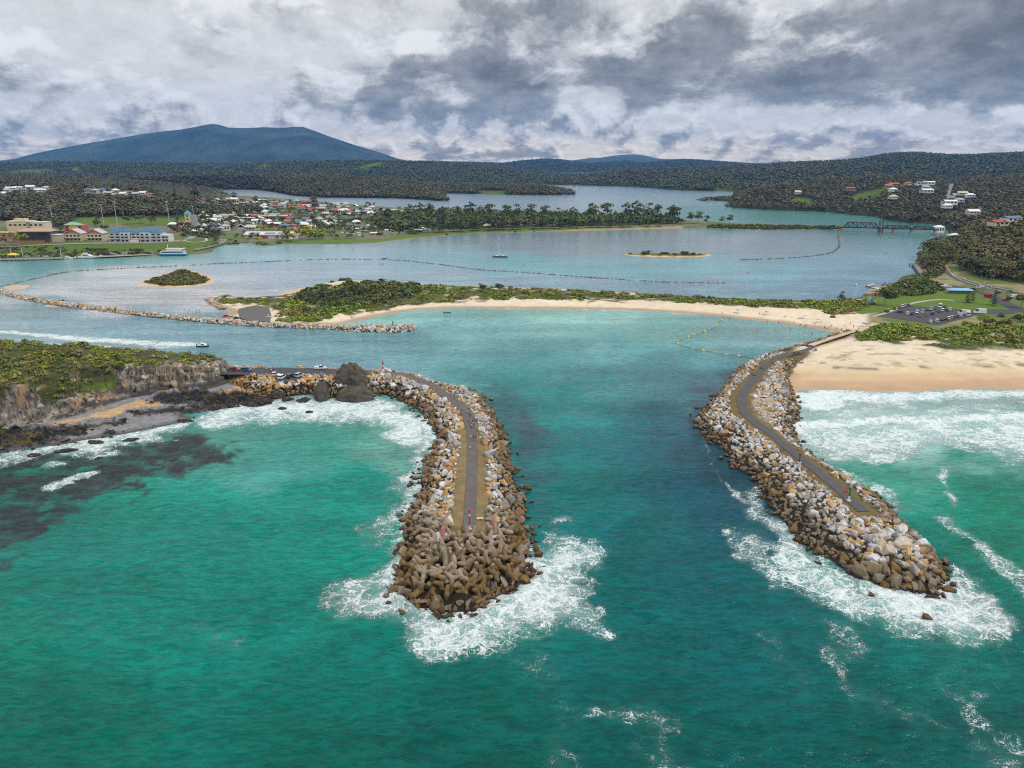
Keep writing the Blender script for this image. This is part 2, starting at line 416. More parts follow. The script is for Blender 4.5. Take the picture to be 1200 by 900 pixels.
F = .006 + .70 * (1 - np.clip(cosi, 0, 1)) ** 5
refl = F[..., None] * np.array([.44, .49, .56]) * (1 + 1.1 * sst(dep, .08, .45))[..., None]
wcol = np.clip((obs - refl) / E_IRR, obs * .12, 1) * (1 + sst(V, 430, 520)[..., None] * np.array([-.1, .0, .06])) * (1 - .30 * sst(V, 760, 880)[..., None]) * (1 + sst(V, 270, 320)[..., None] * (1 - sst(V, 440, 500))[..., None] * np.array([.10, .18, .25])) * (1 + .24 * (sst(V, 205, 225) * (1 - sst(V, 325, 350)))[..., None])
# reefs and weed beds seen through the water, each with its own ragged outline
def ragged(poly, feather, amp, sc, seed, wide=1.0):
    a = (fbm(X / sc, Y / sc, 5, seed, .66) - .5) * amp * 1.7
    b = (fbm(X / sc + 31, Y / sc + 7, 5, seed + 3, .66) - .5) * amp * 1.7
    return pm(U + a * 2.2, V + b, poly, feather * wide)
REEF = [([(-120,545),(0,540),(90,532),(160,518),(215,508),(245,514),(235,535),(205,550),(170,548),(150,560),(140,580),(100,576),(60,585),(20,590),(-120,600)], 5, 40, .95, (62,62,70)),
        ([(-100,605),(0,598),(40,590),(60,582),(100,584),(100,592),(60,605),(40,622),(10,625),(-100,640)], 4, 34, .9, (64,64,72)),
        ([(185,520),(215,508),(240,520),(245,535),(220,550),(190,555)], 4, 26, .7, (66,66,74)), ([(50,610),(66,604),(70,615),(56,622)], 3, 20, .8, (62,66,74)),
        ([(-60,660),(0,655),(24,648),(30,658),(10,668),(-60,675)], 3, 24, .8, (58,66,74)),
        ([(600,480),(625,470),(640,500),(660,540),(640,560),(625,600),(612,600),(600,550)], 10, 26, .55, (70,80,90)),
        ([(545,455),(575,452),(640,485),(650,510),(620,520),(590,500)], 8, 26, .6, (76,84,92)),
        ([(815,510),(800,480),(840,440),(870,425),(880,430),(850,470),(835,505)], 9, 20, .7, (78,84,96)), ([(790,500),(820,490),(900,590),(960,660),(930,660),(860,600),(800,540)], 16, 30, .45, (44,70,80)),
        ([(560,400),(640,395),(700,410),(690,418),(600,412)], 6, 26, .22, (70,110,116)), ([(840,392),(880,388),(885,398),(850,402)], 4, 14, .35, (100,130,136)), ([(505,378),(530,379),(528,384),(508,383)], 2, 10, .4, (90,120,124)),
        ([(640,430),(700,445),(720,470),(660,480),(610,460)], 12, 40, .35, (46,110,112)), ([(1040,700),(1110,690),(1150,735),(1110,755),(1040,740)], 12, 30, .5, (40,72,78)), ([(560,700),(620,690),(650,735),(600,760)], 10, 30, .3, (20,100,96)),
        ([(230,505),(330,500),(330,508),(240,514)], 3, 20, .35, (80,120,116))]
for i, (pl, fe, am, st, c) in enumerate(REEF):
    mk = ragged(pl, fe, am * 1.15, 13.0, 40 + i * 9, 1.7) * st; mk = mk * (.66 + .34 * sst(fbm(X / 7, Y / 4, 4, 44 + i, .6), .34, .54))
    c_ = np.clip((s2l(np.array(c) * 1.22) - refl) / E_IRR, .02, 1)
    br = .45 + 1.1 * fbm(X / 5, Y / 2.5, 4, 77, .6)
    wcol = wcol * (1 - mk[..., None]) + c_ * br[..., None] * mk[..., None]
# foam: how densely white water covers the surface
foam = np.zeros(U.shape)
FOAM = [([(452,640),(468,606),(480,600),(500,640),(640,640),(622,618),(650,622),(680,634),(700,655),(682,672),(676,690),(700,722),(706,738),(664,728),(640,738),(600,750),(545,768),(515,776),(490,760),(450,735),(400,715),(375,712),(395,692),(430,680),(440,660)], 16, 24, .70),
        ([(455,690),(480,712),(530,722),(580,715),(620,690),(640,680),(680,720),(600,735),(540,755),(480,738),(440,712)], 16, 22, .80),
        ([(500,480),(515,500),(513,520),(505,545),(492,560),(495,575),(482,600),(470,640),(458,635),(462,610),(468,585),(478,560),(488,540),(496,515),(485,495)], 9, 16, .84), ([(440,600),(470,560),(480,580),(470,640),(445,650),(425,640)], 14, 26, .36),
        ([(222,494),(250,480),(275,473),(300,470),(330,470),(360,468),(395,464),(436,466),(470,474),(488,484),(504,496),(512,512),(498,530),(484,524),(450,500),(400,494),(330,494),(280,496),(240,500)], 7, 12, .78),
        ([(445,487),(470,490),(495,505),(500,520),(480,515),(460,502),(443,496)], 5, 12, .6),
        ([(-80,533),(0,530),(60,518),(110,512),(150,505),(190,498),(228,492),(222,505),(190,517),(130,528),(110,535),(60,538),(0,545),(-80,552)], 6, 16, .66),
        ([(46,572),(66,562),(92,556),(118,553),(112,558),(84,565),(62,575)], 3, 12, .62),
        ([(885,570),(905,596),(925,628),(970,664),(1010,685),(1060,697),(1108,688),(1122,662),(1150,690),(1178,738),(1165,752),(1120,752),(1060,738),(1000,722),(950,694),(914,662),(896,632),(890,600)], 12, 22, .68),
        ([(1010,684),(1060,694),(1110,694),(1140,712),(1165,742),(1120,746),(1060,722),(1015,704)], 10, 18, .84),
        ([(905,600),(930,640),(975,672),(960,680),(920,650),(897,620)], 8, 14, .72),
        ([(1096,604),(1108,602),(1130,625),(1160,645),(1200,668),(1200,682),(1150,655),(1120,632)], 6, 14, .52), ([(1092,548),(1102,548),(1120,585),(1110,590)], 5, 12, .45), ([(1160,645),(1200,655),(1210,700),(1190,690)], 10, 20, .45),
        ([(922,458),(940,457),(1000,457),(1060,459),(1140,456),(1300,455),(1300,464),(1150,466),(1060,471),(1000,474),(950,480),(926,480)], 4, 10, .95),
        ([(926,478),(960,474),(1060,470),(1150,465),(1300,462),(1300,490),(1200,486),(1150,492),(1050,492),(930,500)], 8, 22, .34),
        ([(918,500),(960,494),(1040,490),(1085,492),(1140,486),(1300,482),(1300,535),(1200,530),(1150,532),(1085,515),(1065,535),(1030,552),(985,546),(950,525),(926,512)], 9, 22, .66), ([(926,501),(960,496),(1040,491),(1085,493),(1140,487),(1300,483),(1300,488),(1140,493),(1085,498),(1040,497),(960,503),(930,507)], 2.5, 6, .95), ([(930,517),(985,512),(1060,506),(1090,500),(1090,506),(1060,516),(990,524),(945,523)], 4, 10, .8), ([(1110,504),(1200,500),(1300,498),(1300,504),(1200,508),(1120,510)], 3, 8, .7), ([(930,470),(1000,466),(1100,465),(1100,468),(1000,470),(935,475)], 2.5, 6, .7),
        ([(1085,512),(1130,505),(1200,505),(1300,520),(1300,545),(1180,540)], 10, 26, .5),
        ([(700,828),(745,822),(775,850),(790,890),(820,930),(770,930),(745,870),(715,850)], 16, 40, .30), ([(560,745),(640,745),(680,800),(640,830),(590,800)], 20, 40, .20), ([(640,820),(680,850),(700,920),(650,930)], 20, 40, .24),
        ([(975,720),(1010,730),(1020,800),(1080,830),(1100,850),(1060,850),(1000,800),(975,760)], 16, 36, .32), ([(1130,780),(1160,800),(1170,850),(1210,860),(1210,940),(1150,900)], 18, 40, .32), ([(900,730),(930,740),(950,830),(920,820)], 20, 30, .22),
        ([(235,735),(280,740),(300,770),(250,760)], 14, 30, .30), ([(855,620),(890,630),(930,690),(900,690),(870,660)], 10, 20, .45), ([(1000,562),(1040,575),(1060,600),(1040,600)], 8, 18, .5), ([(975,545),(1010,565),(1000,568)], 5, 10, .6),
        ([(240,405.5),(236,402.5),(180,399.5),(100,394.5),(0,386.5),(-80,380),(-80,386),(0,391),(100,400),(180,405.5)], 1.2, 2.5, .92), ([(240,405.5),(236,408),(190,410),(100,408),(0,404),(-80,400),(-80,396),(0,399.5),(100,403.5),(180,405)], 1.5, 3, .42),
        ([(520,362.5),(620,362.5),(760,366),(820,370),(820,367),(760,362),(620,359)], 1.2, 2, .35), ([(815,505),(812,500),(850,560),(890,590),(895,600),(860,580),(830,525)], 4, 10, .45)]
for i, (pl, fe, am, st) in enumerate(FOAM):
    foam = np.maximum(foam, ragged(pl, fe, am, 14.0 if pl[0][1] > 420 else 30.0, 300 + i * 13, 1.9 if fe > 3 else 1.2) * st)
# open-sea flecks
foam = np.maximum(foam, .25 * sst(fbm(X / 60, Y / 60, 3, 901), .62, .75) * sst(V, 560, 760) * sst(U, 520, 800))
calm = 1 - .75 * sst(-V, -350, -300)
Z = Z + ((fbm(X / 7 + Y / 16, Y / 5.5 - X / 20, 3, 601) - .5) * 1.1 + (fbm(X / 3.2, Y / 2.2 - X / 7, 2, 605) - .5) * .35) * sst(V, 470, 640)
for ln, hh, wd in [([(928,499),(960,495),(1040,490),(1085,493),(1140,487),(1300,483)], .9, 2.6), ([(925,470),(1000,465),(1140,463),(1300,462)], .4, 2.2), ([(440,489),(470,492),(496,505),(508,518)], .9, 1.6), ([(228,497),(300,495),(400,498)], .5, 1.8), ([(905,625),(950,668),(1010,705),(1080,735),(1165,748)], 1.0, 2.6),
                   ([(1010,686),(1070,703),(1130,715),(1165,738)], .9, 1.8), ([(420,712),(470,735),(530,760),(600,742),(680,722)], .6, 2.2), ([(470,650),(455,680),(480,715),(540,735),(600,705),(640,670)], .8, 2.0), ([(1098,606),(1130,630),(1200,675)], .5, 1.4)]:
    L = W(ln); dl = pdist(X, Y, catmull(L, 6)); Z = Z + hh * np.exp(-(dl / wd) ** 2) * (.4 + 1.2 * fbm(X / 6, Y / 6, 3, 611))
FF = grid_faces(*U.shape)
me = np_mesh('water', np.stack([X, Y, Z], -1).reshape(-1, 3), FF[:, ::-1], None, wcol.reshape(-1, 3), True, {'foam': foam, 'calm': calm})
def water_mat():
    m, k, bs = new_mat('sea_water')
    pos = k.n('ShaderNodeNewGeometry').outputs['Position']
    col = k.attr('Col'); fo = k.attr('foam', 'Fac'); ca = k.attr('calm', 'Fac')
    p1 = k.mapping(pos, (0, 0, math.radians(-52)), (.30, 1, 1))
    p2 = k.mapping(pos, (0, 0, math.radians(-32)), (.34, 1, 1))
    w1 = k.noise(p1, .14, 2, .5, .5); w2 = k.noise(p2, .58, 3, .58, .35); w3 = k.noise(p1, 1.35, 4, .62, .35)
    patch = k.noise(pos, .012, 4, .6)
    gust = k.rng(k.noise(k.mapping(pos, (0, 0, .3), (.5, 1, 1)), .02, 4, .6), .3, .7, .55, 1.25)
    h = k.m('ADD', k.m('MULTIPLY', w1, 1.9), k.m('ADD', k.m('MULTIPLY', w2, 1.1), k.m('MULTIPLY', w3, .42)))
    # light in the waves put into the colour: paler crests, darker troughs; broad mottling of the bottom
    crest = k.rng(k.m('ADD', k.m('MULTIPLY', w2, .5), k.m('MULTIPLY', w3, .5)), .36, .64, .76, 1.30)
    crest = k.m('MULTIPLY', crest, k.rng(patch, .3, .7, .84, 1.14))
    swell = k.noise(k.mapping(pos, (0, 0, math.radians(-18)), (.16, 1, 1)), .045, 2, .5, .3)
    crest = k.m('MULTIPLY', crest, k.rng(swell, .32, .68, .86, 1.14))
    crest = k.fmix(ca, 1.0, crest)
    base = k.mix(1.0, col, k.col(crest), 'MULTIPLY')
    # lace of foam: a web of thin white walls around dark cells, closing up where the foam is thick
    wv = k.vm('SUBTRACT', k.noise(pos, .16, 4, .6, out='Color'), (.5, .5, .5))
    wv2 = k.vm('SUBTRACT', k.noise(pos, .9, 3, .6, out='Color'), (.5, .5, .5))
    q = k.vm('ADD', k.vm('ADD', pos, k.vm('SCALE', wv, 9.0)), k.vm('SCALE', wv2, 1.6))
    qs = k.mapping(q, (0, 0, .5), (.62, 1, 1))
    blotch = k.noise(q, .11, 5, .62); fine = k.noise(q, 1.3, 4, .7)
    fe = k.m('MULTIPLY', k.m('ADD', fo, k.m('ADD', k.m('MULTIPLY', k.m('SUBTRACT', blotch, .5), 1.5), k.m('MULTIPLY', k.m('SUBTRACT', fine, .5), .45))), k.rng(fo, .02, .30), clamp=True)
    def web(sc, wmul):
        e = k.voro(qs, sc, 'DISTANCE_TO_EDGE'); wd = k.m('MULTIPLY_ADD', k.m('MULTIPLY', fe, fe), wmul, .012)
        return k.m('SUBTRACT', 1.0, k.m('DIVIDE', e, wd), clamp=True)
    w_ = k.m('MAXIMUM', web(.30, .50), k.m('MULTIPLY', web(.85, .60), .9))
    a = k.m('MULTIPLY', k.rng(w_, .05, 1.0), k.rng(fe, .06, .30))
    a = k.m('MAXIMUM', a, k.rng(fe, .70, 1.15))
    halo = k.m('MULTIPLY', k.rng(fo, .04, .80), k.rng(fe, .0, .75, .30, 1.0))
    base = k.mix(k.m('MULTIPLY', halo, .85), base, (.26, .47, .44, 1))
    a = k.m('MULTIPLY', a, k.rng(fine, .2, .6, .72, 1.0))
    fcol = k.mix(k.noise(q, .8, 4, .65), (.50, .58, .58, 1), (.84, .86, .86, 1))
    k.put(bs.inputs['Base Color'], k.mix(a, base, fcol))
    k.put(bs.inputs['Roughness'], k.fmix(a, k.fmix(ca, .16, .10), .8))
    bs.inputs['IOR'].default_value = 1.33; bs.inputs['Specular IOR Level'].default_value = .15
    h2 = k.m('ADD', h, k.m('MULTIPLY', a, .55))
    k.put(bs.inputs['Normal'], k.bump(h2, k.m('MULTIPLY', gust, k.m('MULTIPLY_ADD', ca, .66, .09)), 1.0))
    return m
me.materials.append(water_mat())
link('water', me, kind='structure', label='teal sea, inlet and lake water with white foam')

# ================================================================== shared ground materials
M_GROUND = vc_mat('ground_mix', .9, .15, var=(.35, .22), bump=(1.2, .35, .5))
M_SAND = vc_mat('sand_mix', .9, .15, var=(.09, .10), bump=(.5, .25, .4))
M_ROCKY = vc_mat('cliff_rock', .85, .25, var=(.5, .35), bump=(.45, .9, 1.2))
M_TAR = vc_mat('asphalt', .85, .25, var=(.6, .15))
M_PAINT = vc_mat('painted', .55, .4)
M_GLOSS = vc_mat('gloss_paint', .25, .5, coat=.4)
M_GLASS, _k, _b = new_mat('dark_glass'); _b.inputs['Base Color'].default_value = (.018, .022, .028, 1); _b.inputs['Roughness'].default_value = .12; _b.inputs['Specular IOR Level'].default_value = .4
M_WOOD = vc_mat('timber', .8, .25, var=(2.0, .25))
M_SKIN = vc_mat('skin_cloth', .8, .25)

class Land:
    """a piece of ground: measured outline, height rule and colour rule"""
    def __init__(s, poly, hf, sub=5, z0=0.0):
        s.poly = catmull(W(poly, z0), sub, True); s.hf = hf
    def z(s, X, Y):
        X = np.asarray(X, float); Y = np.asarray(Y, float)
        d = sdist(X, Y, s.poly); U, V = proj(X, Y, 0); return s.hf(d, X, Y, U, V)
    def hit(s, x, y, it=9):
        z = np.zeros(np.shape(x)) + 2.0
        for _ in range(it):
            X, Y, _z = P(x, y, z); z = .5 * z + .5 * s.z(X, Y)
        X, Y, _z = P(x, y, z); return X, Y, s.z(X, Y)
    def build(s, name, box, step, cf, mat, margin=12.0, smooth=True, rag=0.0, **kw):
        x0, y0, x1, y1 = box
        U, V = np.meshgrid(np.arange(x0, x1 + .01, step[0]), np.arange(y0, y1 + .01, step[1]))
        X, Y, _ = P(U, V); d = sdist(X, Y, s.poly)
        if rag: d = d + (fbm(X / 9, Y / 9, 3, 5) - .5) * rag
        Z = s.hf(d, X, Y, U, V); F = grid_faces(*U.shape)[:, ::-1]
        F = F[(d.ravel()[F] > -margin).any(1)]
        Up, Vp = proj(X, Y, Z)
        C = cf(d, X, Y, Z, Up, Vp)
        Vt, F, C = compact(np.stack([X, Y, Z], -1).reshape(-1, 3), F, C.reshape(-1, 3))
        return link(name, np_mesh(name, Vt, F, mat, C, smooth), kind=kw.pop('kind', 'structure'), **kw)
def cmix(c, m, t): return c * (1 - m[..., None]) + np.asarray(t) * m[..., None]
SAND = A(.62, .52, .385); SANDW = A(.37, .265, .18); VEGG = A(.050, .066, .018); LAWN = A(.095, .150, .020); TAR = A(.062, .062, .066); GRAV = A(.235, .175, .088)

def ribbon(name, pts, width, z, col, mat, label=None, wl=None, sub=6, thick=.0, **kw):
    """a road or path sheet along measured points"""
    p = np.asarray(pts, float); q = catmull(W(p[:, :2], z if np.isscalar(z) else np.asarray(z)) if np.isscalar(z) else np.stack(P(p[:, 0], p[:, 1], np.asarray(z))[:2], 1), sub)
    zz = np.full(len(q), z) if np.isscalar(z) else np.interp(np.linspace(0, 1, len(q)), np.linspace(0, 1, len(p)), z)
    t = np.gradient(q, axis=0); t /= np.linalg.norm(t, axis=1)[:, None] + 1e-9; nn = np.stack([-t[:, 1], t[:, 0]], 1)
    wd = np.full(len(q), width) if np.isscalar(width) else np.interp(np.linspace(0, 1, len(q)), np.linspace(0, 1, len(p)), width)
    rows = []
    for s, e in ((-1, -.12), (-.98, 0), (0, .0), (.98, 0), (1, -.12)):
        xy = q + nn * (s * wd / 2)[:, None]; rows.append(np.concatenate([xy, (zz + e)[:, None]], 1))
    Vt = np.stack(rows, 1).reshape(-1, 3)
    C = np.tile(np.asarray(col, float), (len(Vt), 1)) * (.9 + .2 * fbm(Vt[:, 0] / 3, Vt[:, 1] / 3, 3, 4))[:, None]
    return link(name, np_mesh(name, Vt, grid_faces(len(q), 5), mat, C), kind=kw.pop('kind', 'structure'), label=label, **kw), q
def sheet(name, poly, z, col, mat, label=None, sub=0, **kw):
    q = W(poly, z); q = catmull(q, sub, True) if sub else q
    bm = bmesh.new(); vs = [bm.verts.new((a, b, z)) for a, b in q]; f = bm.faces.new(vs); bmesh.ops.triangulate(bm, faces=[f])
    bm.normal_update()
    if sum(f.normal.z for f in bm.faces) < 0: bmesh.ops.reverse_faces(bm, faces=bm.faces)
    ex = bmesh.ops.extrude_edge_only(bm, edges=[e for e in bm.edges if e.is_boundary])
    for v in [g for g in ex['geom'] if isinstance(g, bmesh.types.BMVert)]: v.co.z -= .3
    Vt = np.array([v.co[:] for v in bm.verts]); bm.verts.index_update(); F = {}
    for f in bm.faces: F.setdefault(len(f.verts), []).append([v.index for v in f.verts])
    bm.free()
    return link(name, np_mesh(name, Vt, [np.array(x) for x in F.values()], mat, np.tile(np.asarray(col, float), (len(Vt), 1))), kind=kw.pop('kind', 'structure'), label=label, **kw)

# ================================================================== sand spit, inner beach, ocean beach, park
SPIT = [(243,357),(250,350),(264,345),(285,348.5),(318,346.5),(337,345),(360,339),(372,336),(400,334),(460,333),(520,334.5),(560,335.5),(640,337.5),(700,340.5),(760,344),(860,349.5),(930,351.5),(1000,350),(1012,344),(1022,338),(1035,333.5),(1050,330),(1060,323),(1078,320.5),(1083,322),(1079,314),(1072,308),(1076,302),(1083,296),(1092,290),(1106,284),(1125,280),(1500,276),(1700,276),(1700,440),(1500,449),(1300,453),(1200,455.5),(1140,456),(1100,457),(1060,459),(1000,457.5),(950,457.5),(932,460),(924,463),(908,452),(905,440),(890,436),(884,428),(895,419),(915,411.5),(945,403),(972,397.5),(986,393),(978,390.5),(960,386.5),(920,379.5),(870,373.5),(820,368.5),(760,364.5),(700,362.5),(620,361.8),(560,361.3),(520,361.5),(485,364),(460,367.5),(440,371.5),(420,376.5),(405,379.5),(385,381.5),(310,380.5),(280,378.5),(258,376),(268,368),(262,362)]
FLAT = W([(985,388),(960,380),(1000,358),(1040,345),(1090,325),(1080,310),(1110,296),(1140,300),(1200,318),(1300,345),(1300,380),(1200,380),(1130,390),(1060,384),(1010,392)], 3)
VEG1 = [(245,357),(262,346.5),(300,348.5),(340,344),(365,336),(420,332),(500,334),(560,336),(640,338),(760,344),(860,348.5),(940,351),(1000,351),(1012,345),(1050,331),(1062,324),(1080,322),(1095,330),(1060,340),(1035,345),(1018,352),(1010,362),(985,368),(960,361),(930,360.5),(880,359),(840,356.5),(800,354.5),(770,352),(730,352),(700,351),(650,352),(620,349.5),(580,351.5),(540,352),(500,355),(470,358),(440,364),(410,368),(395,367),(385,373),(365,378),(330,378),(322,371),(325,363),(300,356),(275,358)]
VEG2 = [(1005,396),(1030,381),(1060,384),(1110,392),(1140,386),(1180,376),(1230,372),(1300,372),(1300,420),(1200,409),(1160,405),(1120,408),(1085,404),(1105,396),(1060,398),(1050,402),(1020,402)]
def spit_h(d, X, Y, U, V):
    fl = pm(X, Y, FLAT, 8.0)
    vg = np.maximum(pm(U, V, VEG1, 3.0), pm(U, V, VEG2, 5.0))
    base = np.where(d > 0, np.minimum(d * .075, 2.2) + np.clip(d - 28, 0, 30) * .02, d * .12)
    dune = (fbm(X / 22, Y / 22, 4, 21) - .35) * 2.4 * sst(d, 14, 40) * (1 - fl) * (.35 + .65 * vg)
    mound = 5.5 * np.exp(-(((U - 412) / 62) ** 2 + ((V - 343) / 11) ** 2)) * sst(d, 2, 20)
    tp = pm(U, V, [(276,364),(300,358),(318,361),(321,371),(318,380),(290,380),(276,375)], 1.5); dune = dune * (1 - tp); base = base * (1 - tp) + np.minimum(base, 1.45) * tp
    return base * (1 - fl) + np.where(d > 0, np.minimum(d * .3, 2.8), d * .12) * fl + np.maximum(dune, -.6) + mound
def spit_c(d, X, Y, Z, U, V):
    n = fbm(X / 7, Y / 7, 4, 33); tr = fbm(X / 1.6, Y / 1.6, 3, 37); n2 = fbm(X / 26, Y / 26, 4, 35)
    C = (np.zeros(U.shape + (3,)) + SAND) * (.86 + .28 * tr * (.6 + .8 * n2))[..., None]
    C = cmix(C, sst(U, 880, 930) * sst(V, 420, 440), A(.56, .425, .265))
    C = cmix(C, 1 - sst(d, 2.5 + 2 * n, 7 + 3 * n), SANDW)
    C = cmix(C, (1 - sst(d, 9, 12 + 4 * n)) * sst(U, 900, 930) * sst(V, 430, 440) * .8, A(.42, .285, .19))
    C = cmix(C, (1 - sst(d, 19, 22)) * sst(U, 900, 930) * sst(V, 430, 440) * .35, A(.46, .31, .16))
    # drift line of weed and pebbles
    C = cmix(C, sst(n, .52, .66) * np.exp(-((d - 25 - 6 * n2) / 2.2) ** 2) * sst(U, 930, 960) * .8 * sst(V, 405, 420), A(.12, .09, .06))
    C = cmix(C, sst(fbm(X / 5, Y / 5, 4, 39), .58, .7) * sst(U, 930, 960) * pm(U, V, [(940,428),(990,405),(1060,402),(1200,408),(1300,415),(1300,432),(1100,432)], 5) * .6, A(.26, .24, .10))
    vg = np.maximum(pm(U + (n - .5) * 30, V + (n - .5) * 10, VEG1, 1.5), pm(U + (n - .5) * 40, V + (n2 - .5) * 14, VEG2, 2))
    C = cmix(C, vg * sst(fbm(X / 9, Y / 9, 4, 51), .30, .42), A(.10, .10, .035))
    C = cmix(C, vg * sst(n, .40, .52) * .8, VEGG)
    fl = pm(X, Y, FLAT, 5.0) * np.maximum(sst(U, 1012, 1024), 1 - sst(V, 356, 364)); C = cmix(C, fl, A(.105, .135, .036))
    C = cmix(C, sst(U, 1030, 1045) * (1 - sst(V, 338, 346)) * (1 - fl), A(.075, .075, .03))
    C = cmix(C, fl * sst(n2, .5, .62) * .7, A(.30, .24, .14))
    return C
SP = Land(SPIT, spit_h)
SP.build('beach', (236, 275, 1560, 470), (2.0, .8), spit_c, M_SAND, 14, rag=2.2, label='sandy spit and beaches with dunes behind the breakwaters')
# hilltop paved area at the spit's tip, car park, roads, lawns
sheet('car_park', [(279,362),(300,357.5),(315,360),(318,369),(316,377),(292,376),(281,372)], 1.55, A(.11, .105, .10), M_TAR, 'dark asphalt car park at the tip of the spit')
sheet('lawn', [(998,358),(1040,346),(1080,341),(1105,340),(1150,348),(1178,360),(1172,363),(1100,361.5),(1068,358),(1045,366),(1022,366),(1008,368)], 2.88, LAWN, M_GROUND, 'bright green park lawn', 4)
sheet('car_park', [(1021,370),(1062,356.5),(1090,360.5),(1130,362.5),(1192,362.5),(1192,367),(1150,368),(1138,371),(1100,381),(1070,376)], 2.94, TAR, M_TAR, 'asphalt car park behind the dunes')
ribbon('road', [(1113,302),(1107,305),(1105.5,310),(1111,319),(1127,328),(1150,335),(1180,342),(1215,350),(1300,368)], [6.5,6.5,6.5,7,8,9,9,9,9], 2.96, TAR * 1.15, M_TAR, 'winding asphalt road below the forested hill')
ribbon('road', [(1096,332),(1120,336),(1140,340),(1160,346),(1176,354),(1195,363),(1230,372)], 9, 2.93, TAR, M_TAR, 'asphalt access road beside the boat ramp')
ribbon('path', [(1022,371),(1040,366),(1060,358),(1078,353.5),(1100,351),(1118,352)], 2.6, 2.97, A(.40, .33, .24), M_TAR, 'pale footpath between lawn and car park')
pp_ = [(950,404.5),(962,400),(975,395.6),(988,391.6),(1000,388),(1010,385),(1018,382.5),(1026,378.5)]
ribbon('path', pp_, 3.4, [float(max(SP.z(*SP.hit(a, b)[:2]), 2.2)) + .25 for a, b in pp_], A(.46, .37, .26), M_SAND, 'sandy path from car park to breakwater')
ribbon('path', [(735,352),(715,350),(690,348.5),(660,347)], 2.0, 3.2, A(.16,.15,.14), M_TAR, 'narrow track through the spit scrub')
ribbon('road_verge', [(1108.5,310),(1114,319),(1129,326.6),(1151,333),(1180,339.5),(1215,347)], 1.6, 3.06, A(.36, .22, .10), M_SAND, 'bare earth verge along the hill road')
for sx, pts in ((0, [(1108,312),(1117,322.5),(1132,330),(1155,336.5),(1185,343.5)]),):
    ribbon('road_marking', pts, .35, 3.0, A(.7, .7, .68), M_PAINT, 'white centre line of the hill road')

# ================================================================== small islands
def isle(pts, hmax, box, name, label, col2=VEGG):
    def hf(d, X, Y, U, V): return np.where(d > 0, np.minimum(d * .09, hmax), d * .05)
    def cf(d, X, Y, Z, U, V):
        n = fbm(X / 8, Y / 8, 4, 60); C = np.zeros(U.shape + (3,)) + A(.55, .38, .22)
        return cmix(C, sst(d + (n - .5) * 9, 3.2, 5.5), col2 * (1 + .6 * (n - .5))[..., None])
    L = Land(pts, hf); L.build(name, box, (1.2, .5), cf, M_SAND, 8, label=label); return L
IS1 = isle([(161,332.5),(170,328.5),(188,323),(205,317),(216,315),(232,319),(249,326),(249.5,331),(236,334),(205,336.5),(180,335.5)], 2.6, (150, 308, 262, 342), 'island', 'low green island on the sand flat')
IS2 = isle([(732,298),(745,296.8),(765,296.2),(790,296),(815,297),(833,298.5),(826,300.4),(800,301.5),(770,301),(745,300)], 1.0, (722, 290, 842, 307), 'island', 'small sandy islet with bushes in the lagoon', A(.14, .13, .03))
def bar(pts, h, box, label):
    def hf(d, X, Y, U, V): return np.minimum(d * .02, h) - .02
    def cf(d, X, Y, Z, U, V): return np.zeros(U.shape + (3,)) + A(.50, .36, .24)
    Land(pts, hf).build('sandbar', box, (1.2, .5), cf, M_SAND, 2, label=label)
bar([(50,358.5),(62,356.5),(74,357),(70,359.5),(56,360)], .3, (45, 353, 82, 364), 'wet orange sandbar beside the training wall')
bar([(4,336),(20,333.5),(36,334.5),(30,338.5),(10,340)], .3, (0, 330, 42, 344), 'pale sandbar near the left edge of the flat')
bar([(326,345),(340,340),(356,336.5),(362,337),(352,342),(336,347)], .4, (320, 332, 368, 350), 'sand spur behind the wooded mound')

# ================================================================== town shore
TOWN = [(-500,307),(-100,305.5),(0,304.5),(60,303),(120,302),(190,300),(220,297),(230,291.5),(262,287.5),(290,284.8),(305,287),(318,288),(330,286),(345,286),(400,285.8),(440,284.6),(465,281.5),(500,277.8),(560,273),(620,271.8),(700,270),(760,268.6),(800,267.6),(840,267.6),(900,269),(960,269.4),(986,269.4),(992,267.5),(985,265),(940,264.2),(880,263),(830,260),(790,256.5),(700,253.5),(600,251.5),(540,248.5),(500,246.5),(450,242.5),(400,238.5),(360,235),(320,232),(300,231),(240,230.5),(190,230),(160,226),(100,222),(-300,221),(-500,221)]
def town_h(d, X, Y, U, V):
    px = 600 + FPX * X / Y * 1.03
    left = 1 - sst(px, 215, 262); hill = 1 - sst(px, 120, 330)
    return np.where(d > 0, np.minimum(d * .16, 2.4), d * .1) + left * sst(Y, 752, 800) * 6.5 + hill * sst(Y, 880, 1500) * 30 * sst(d, 0, 60)
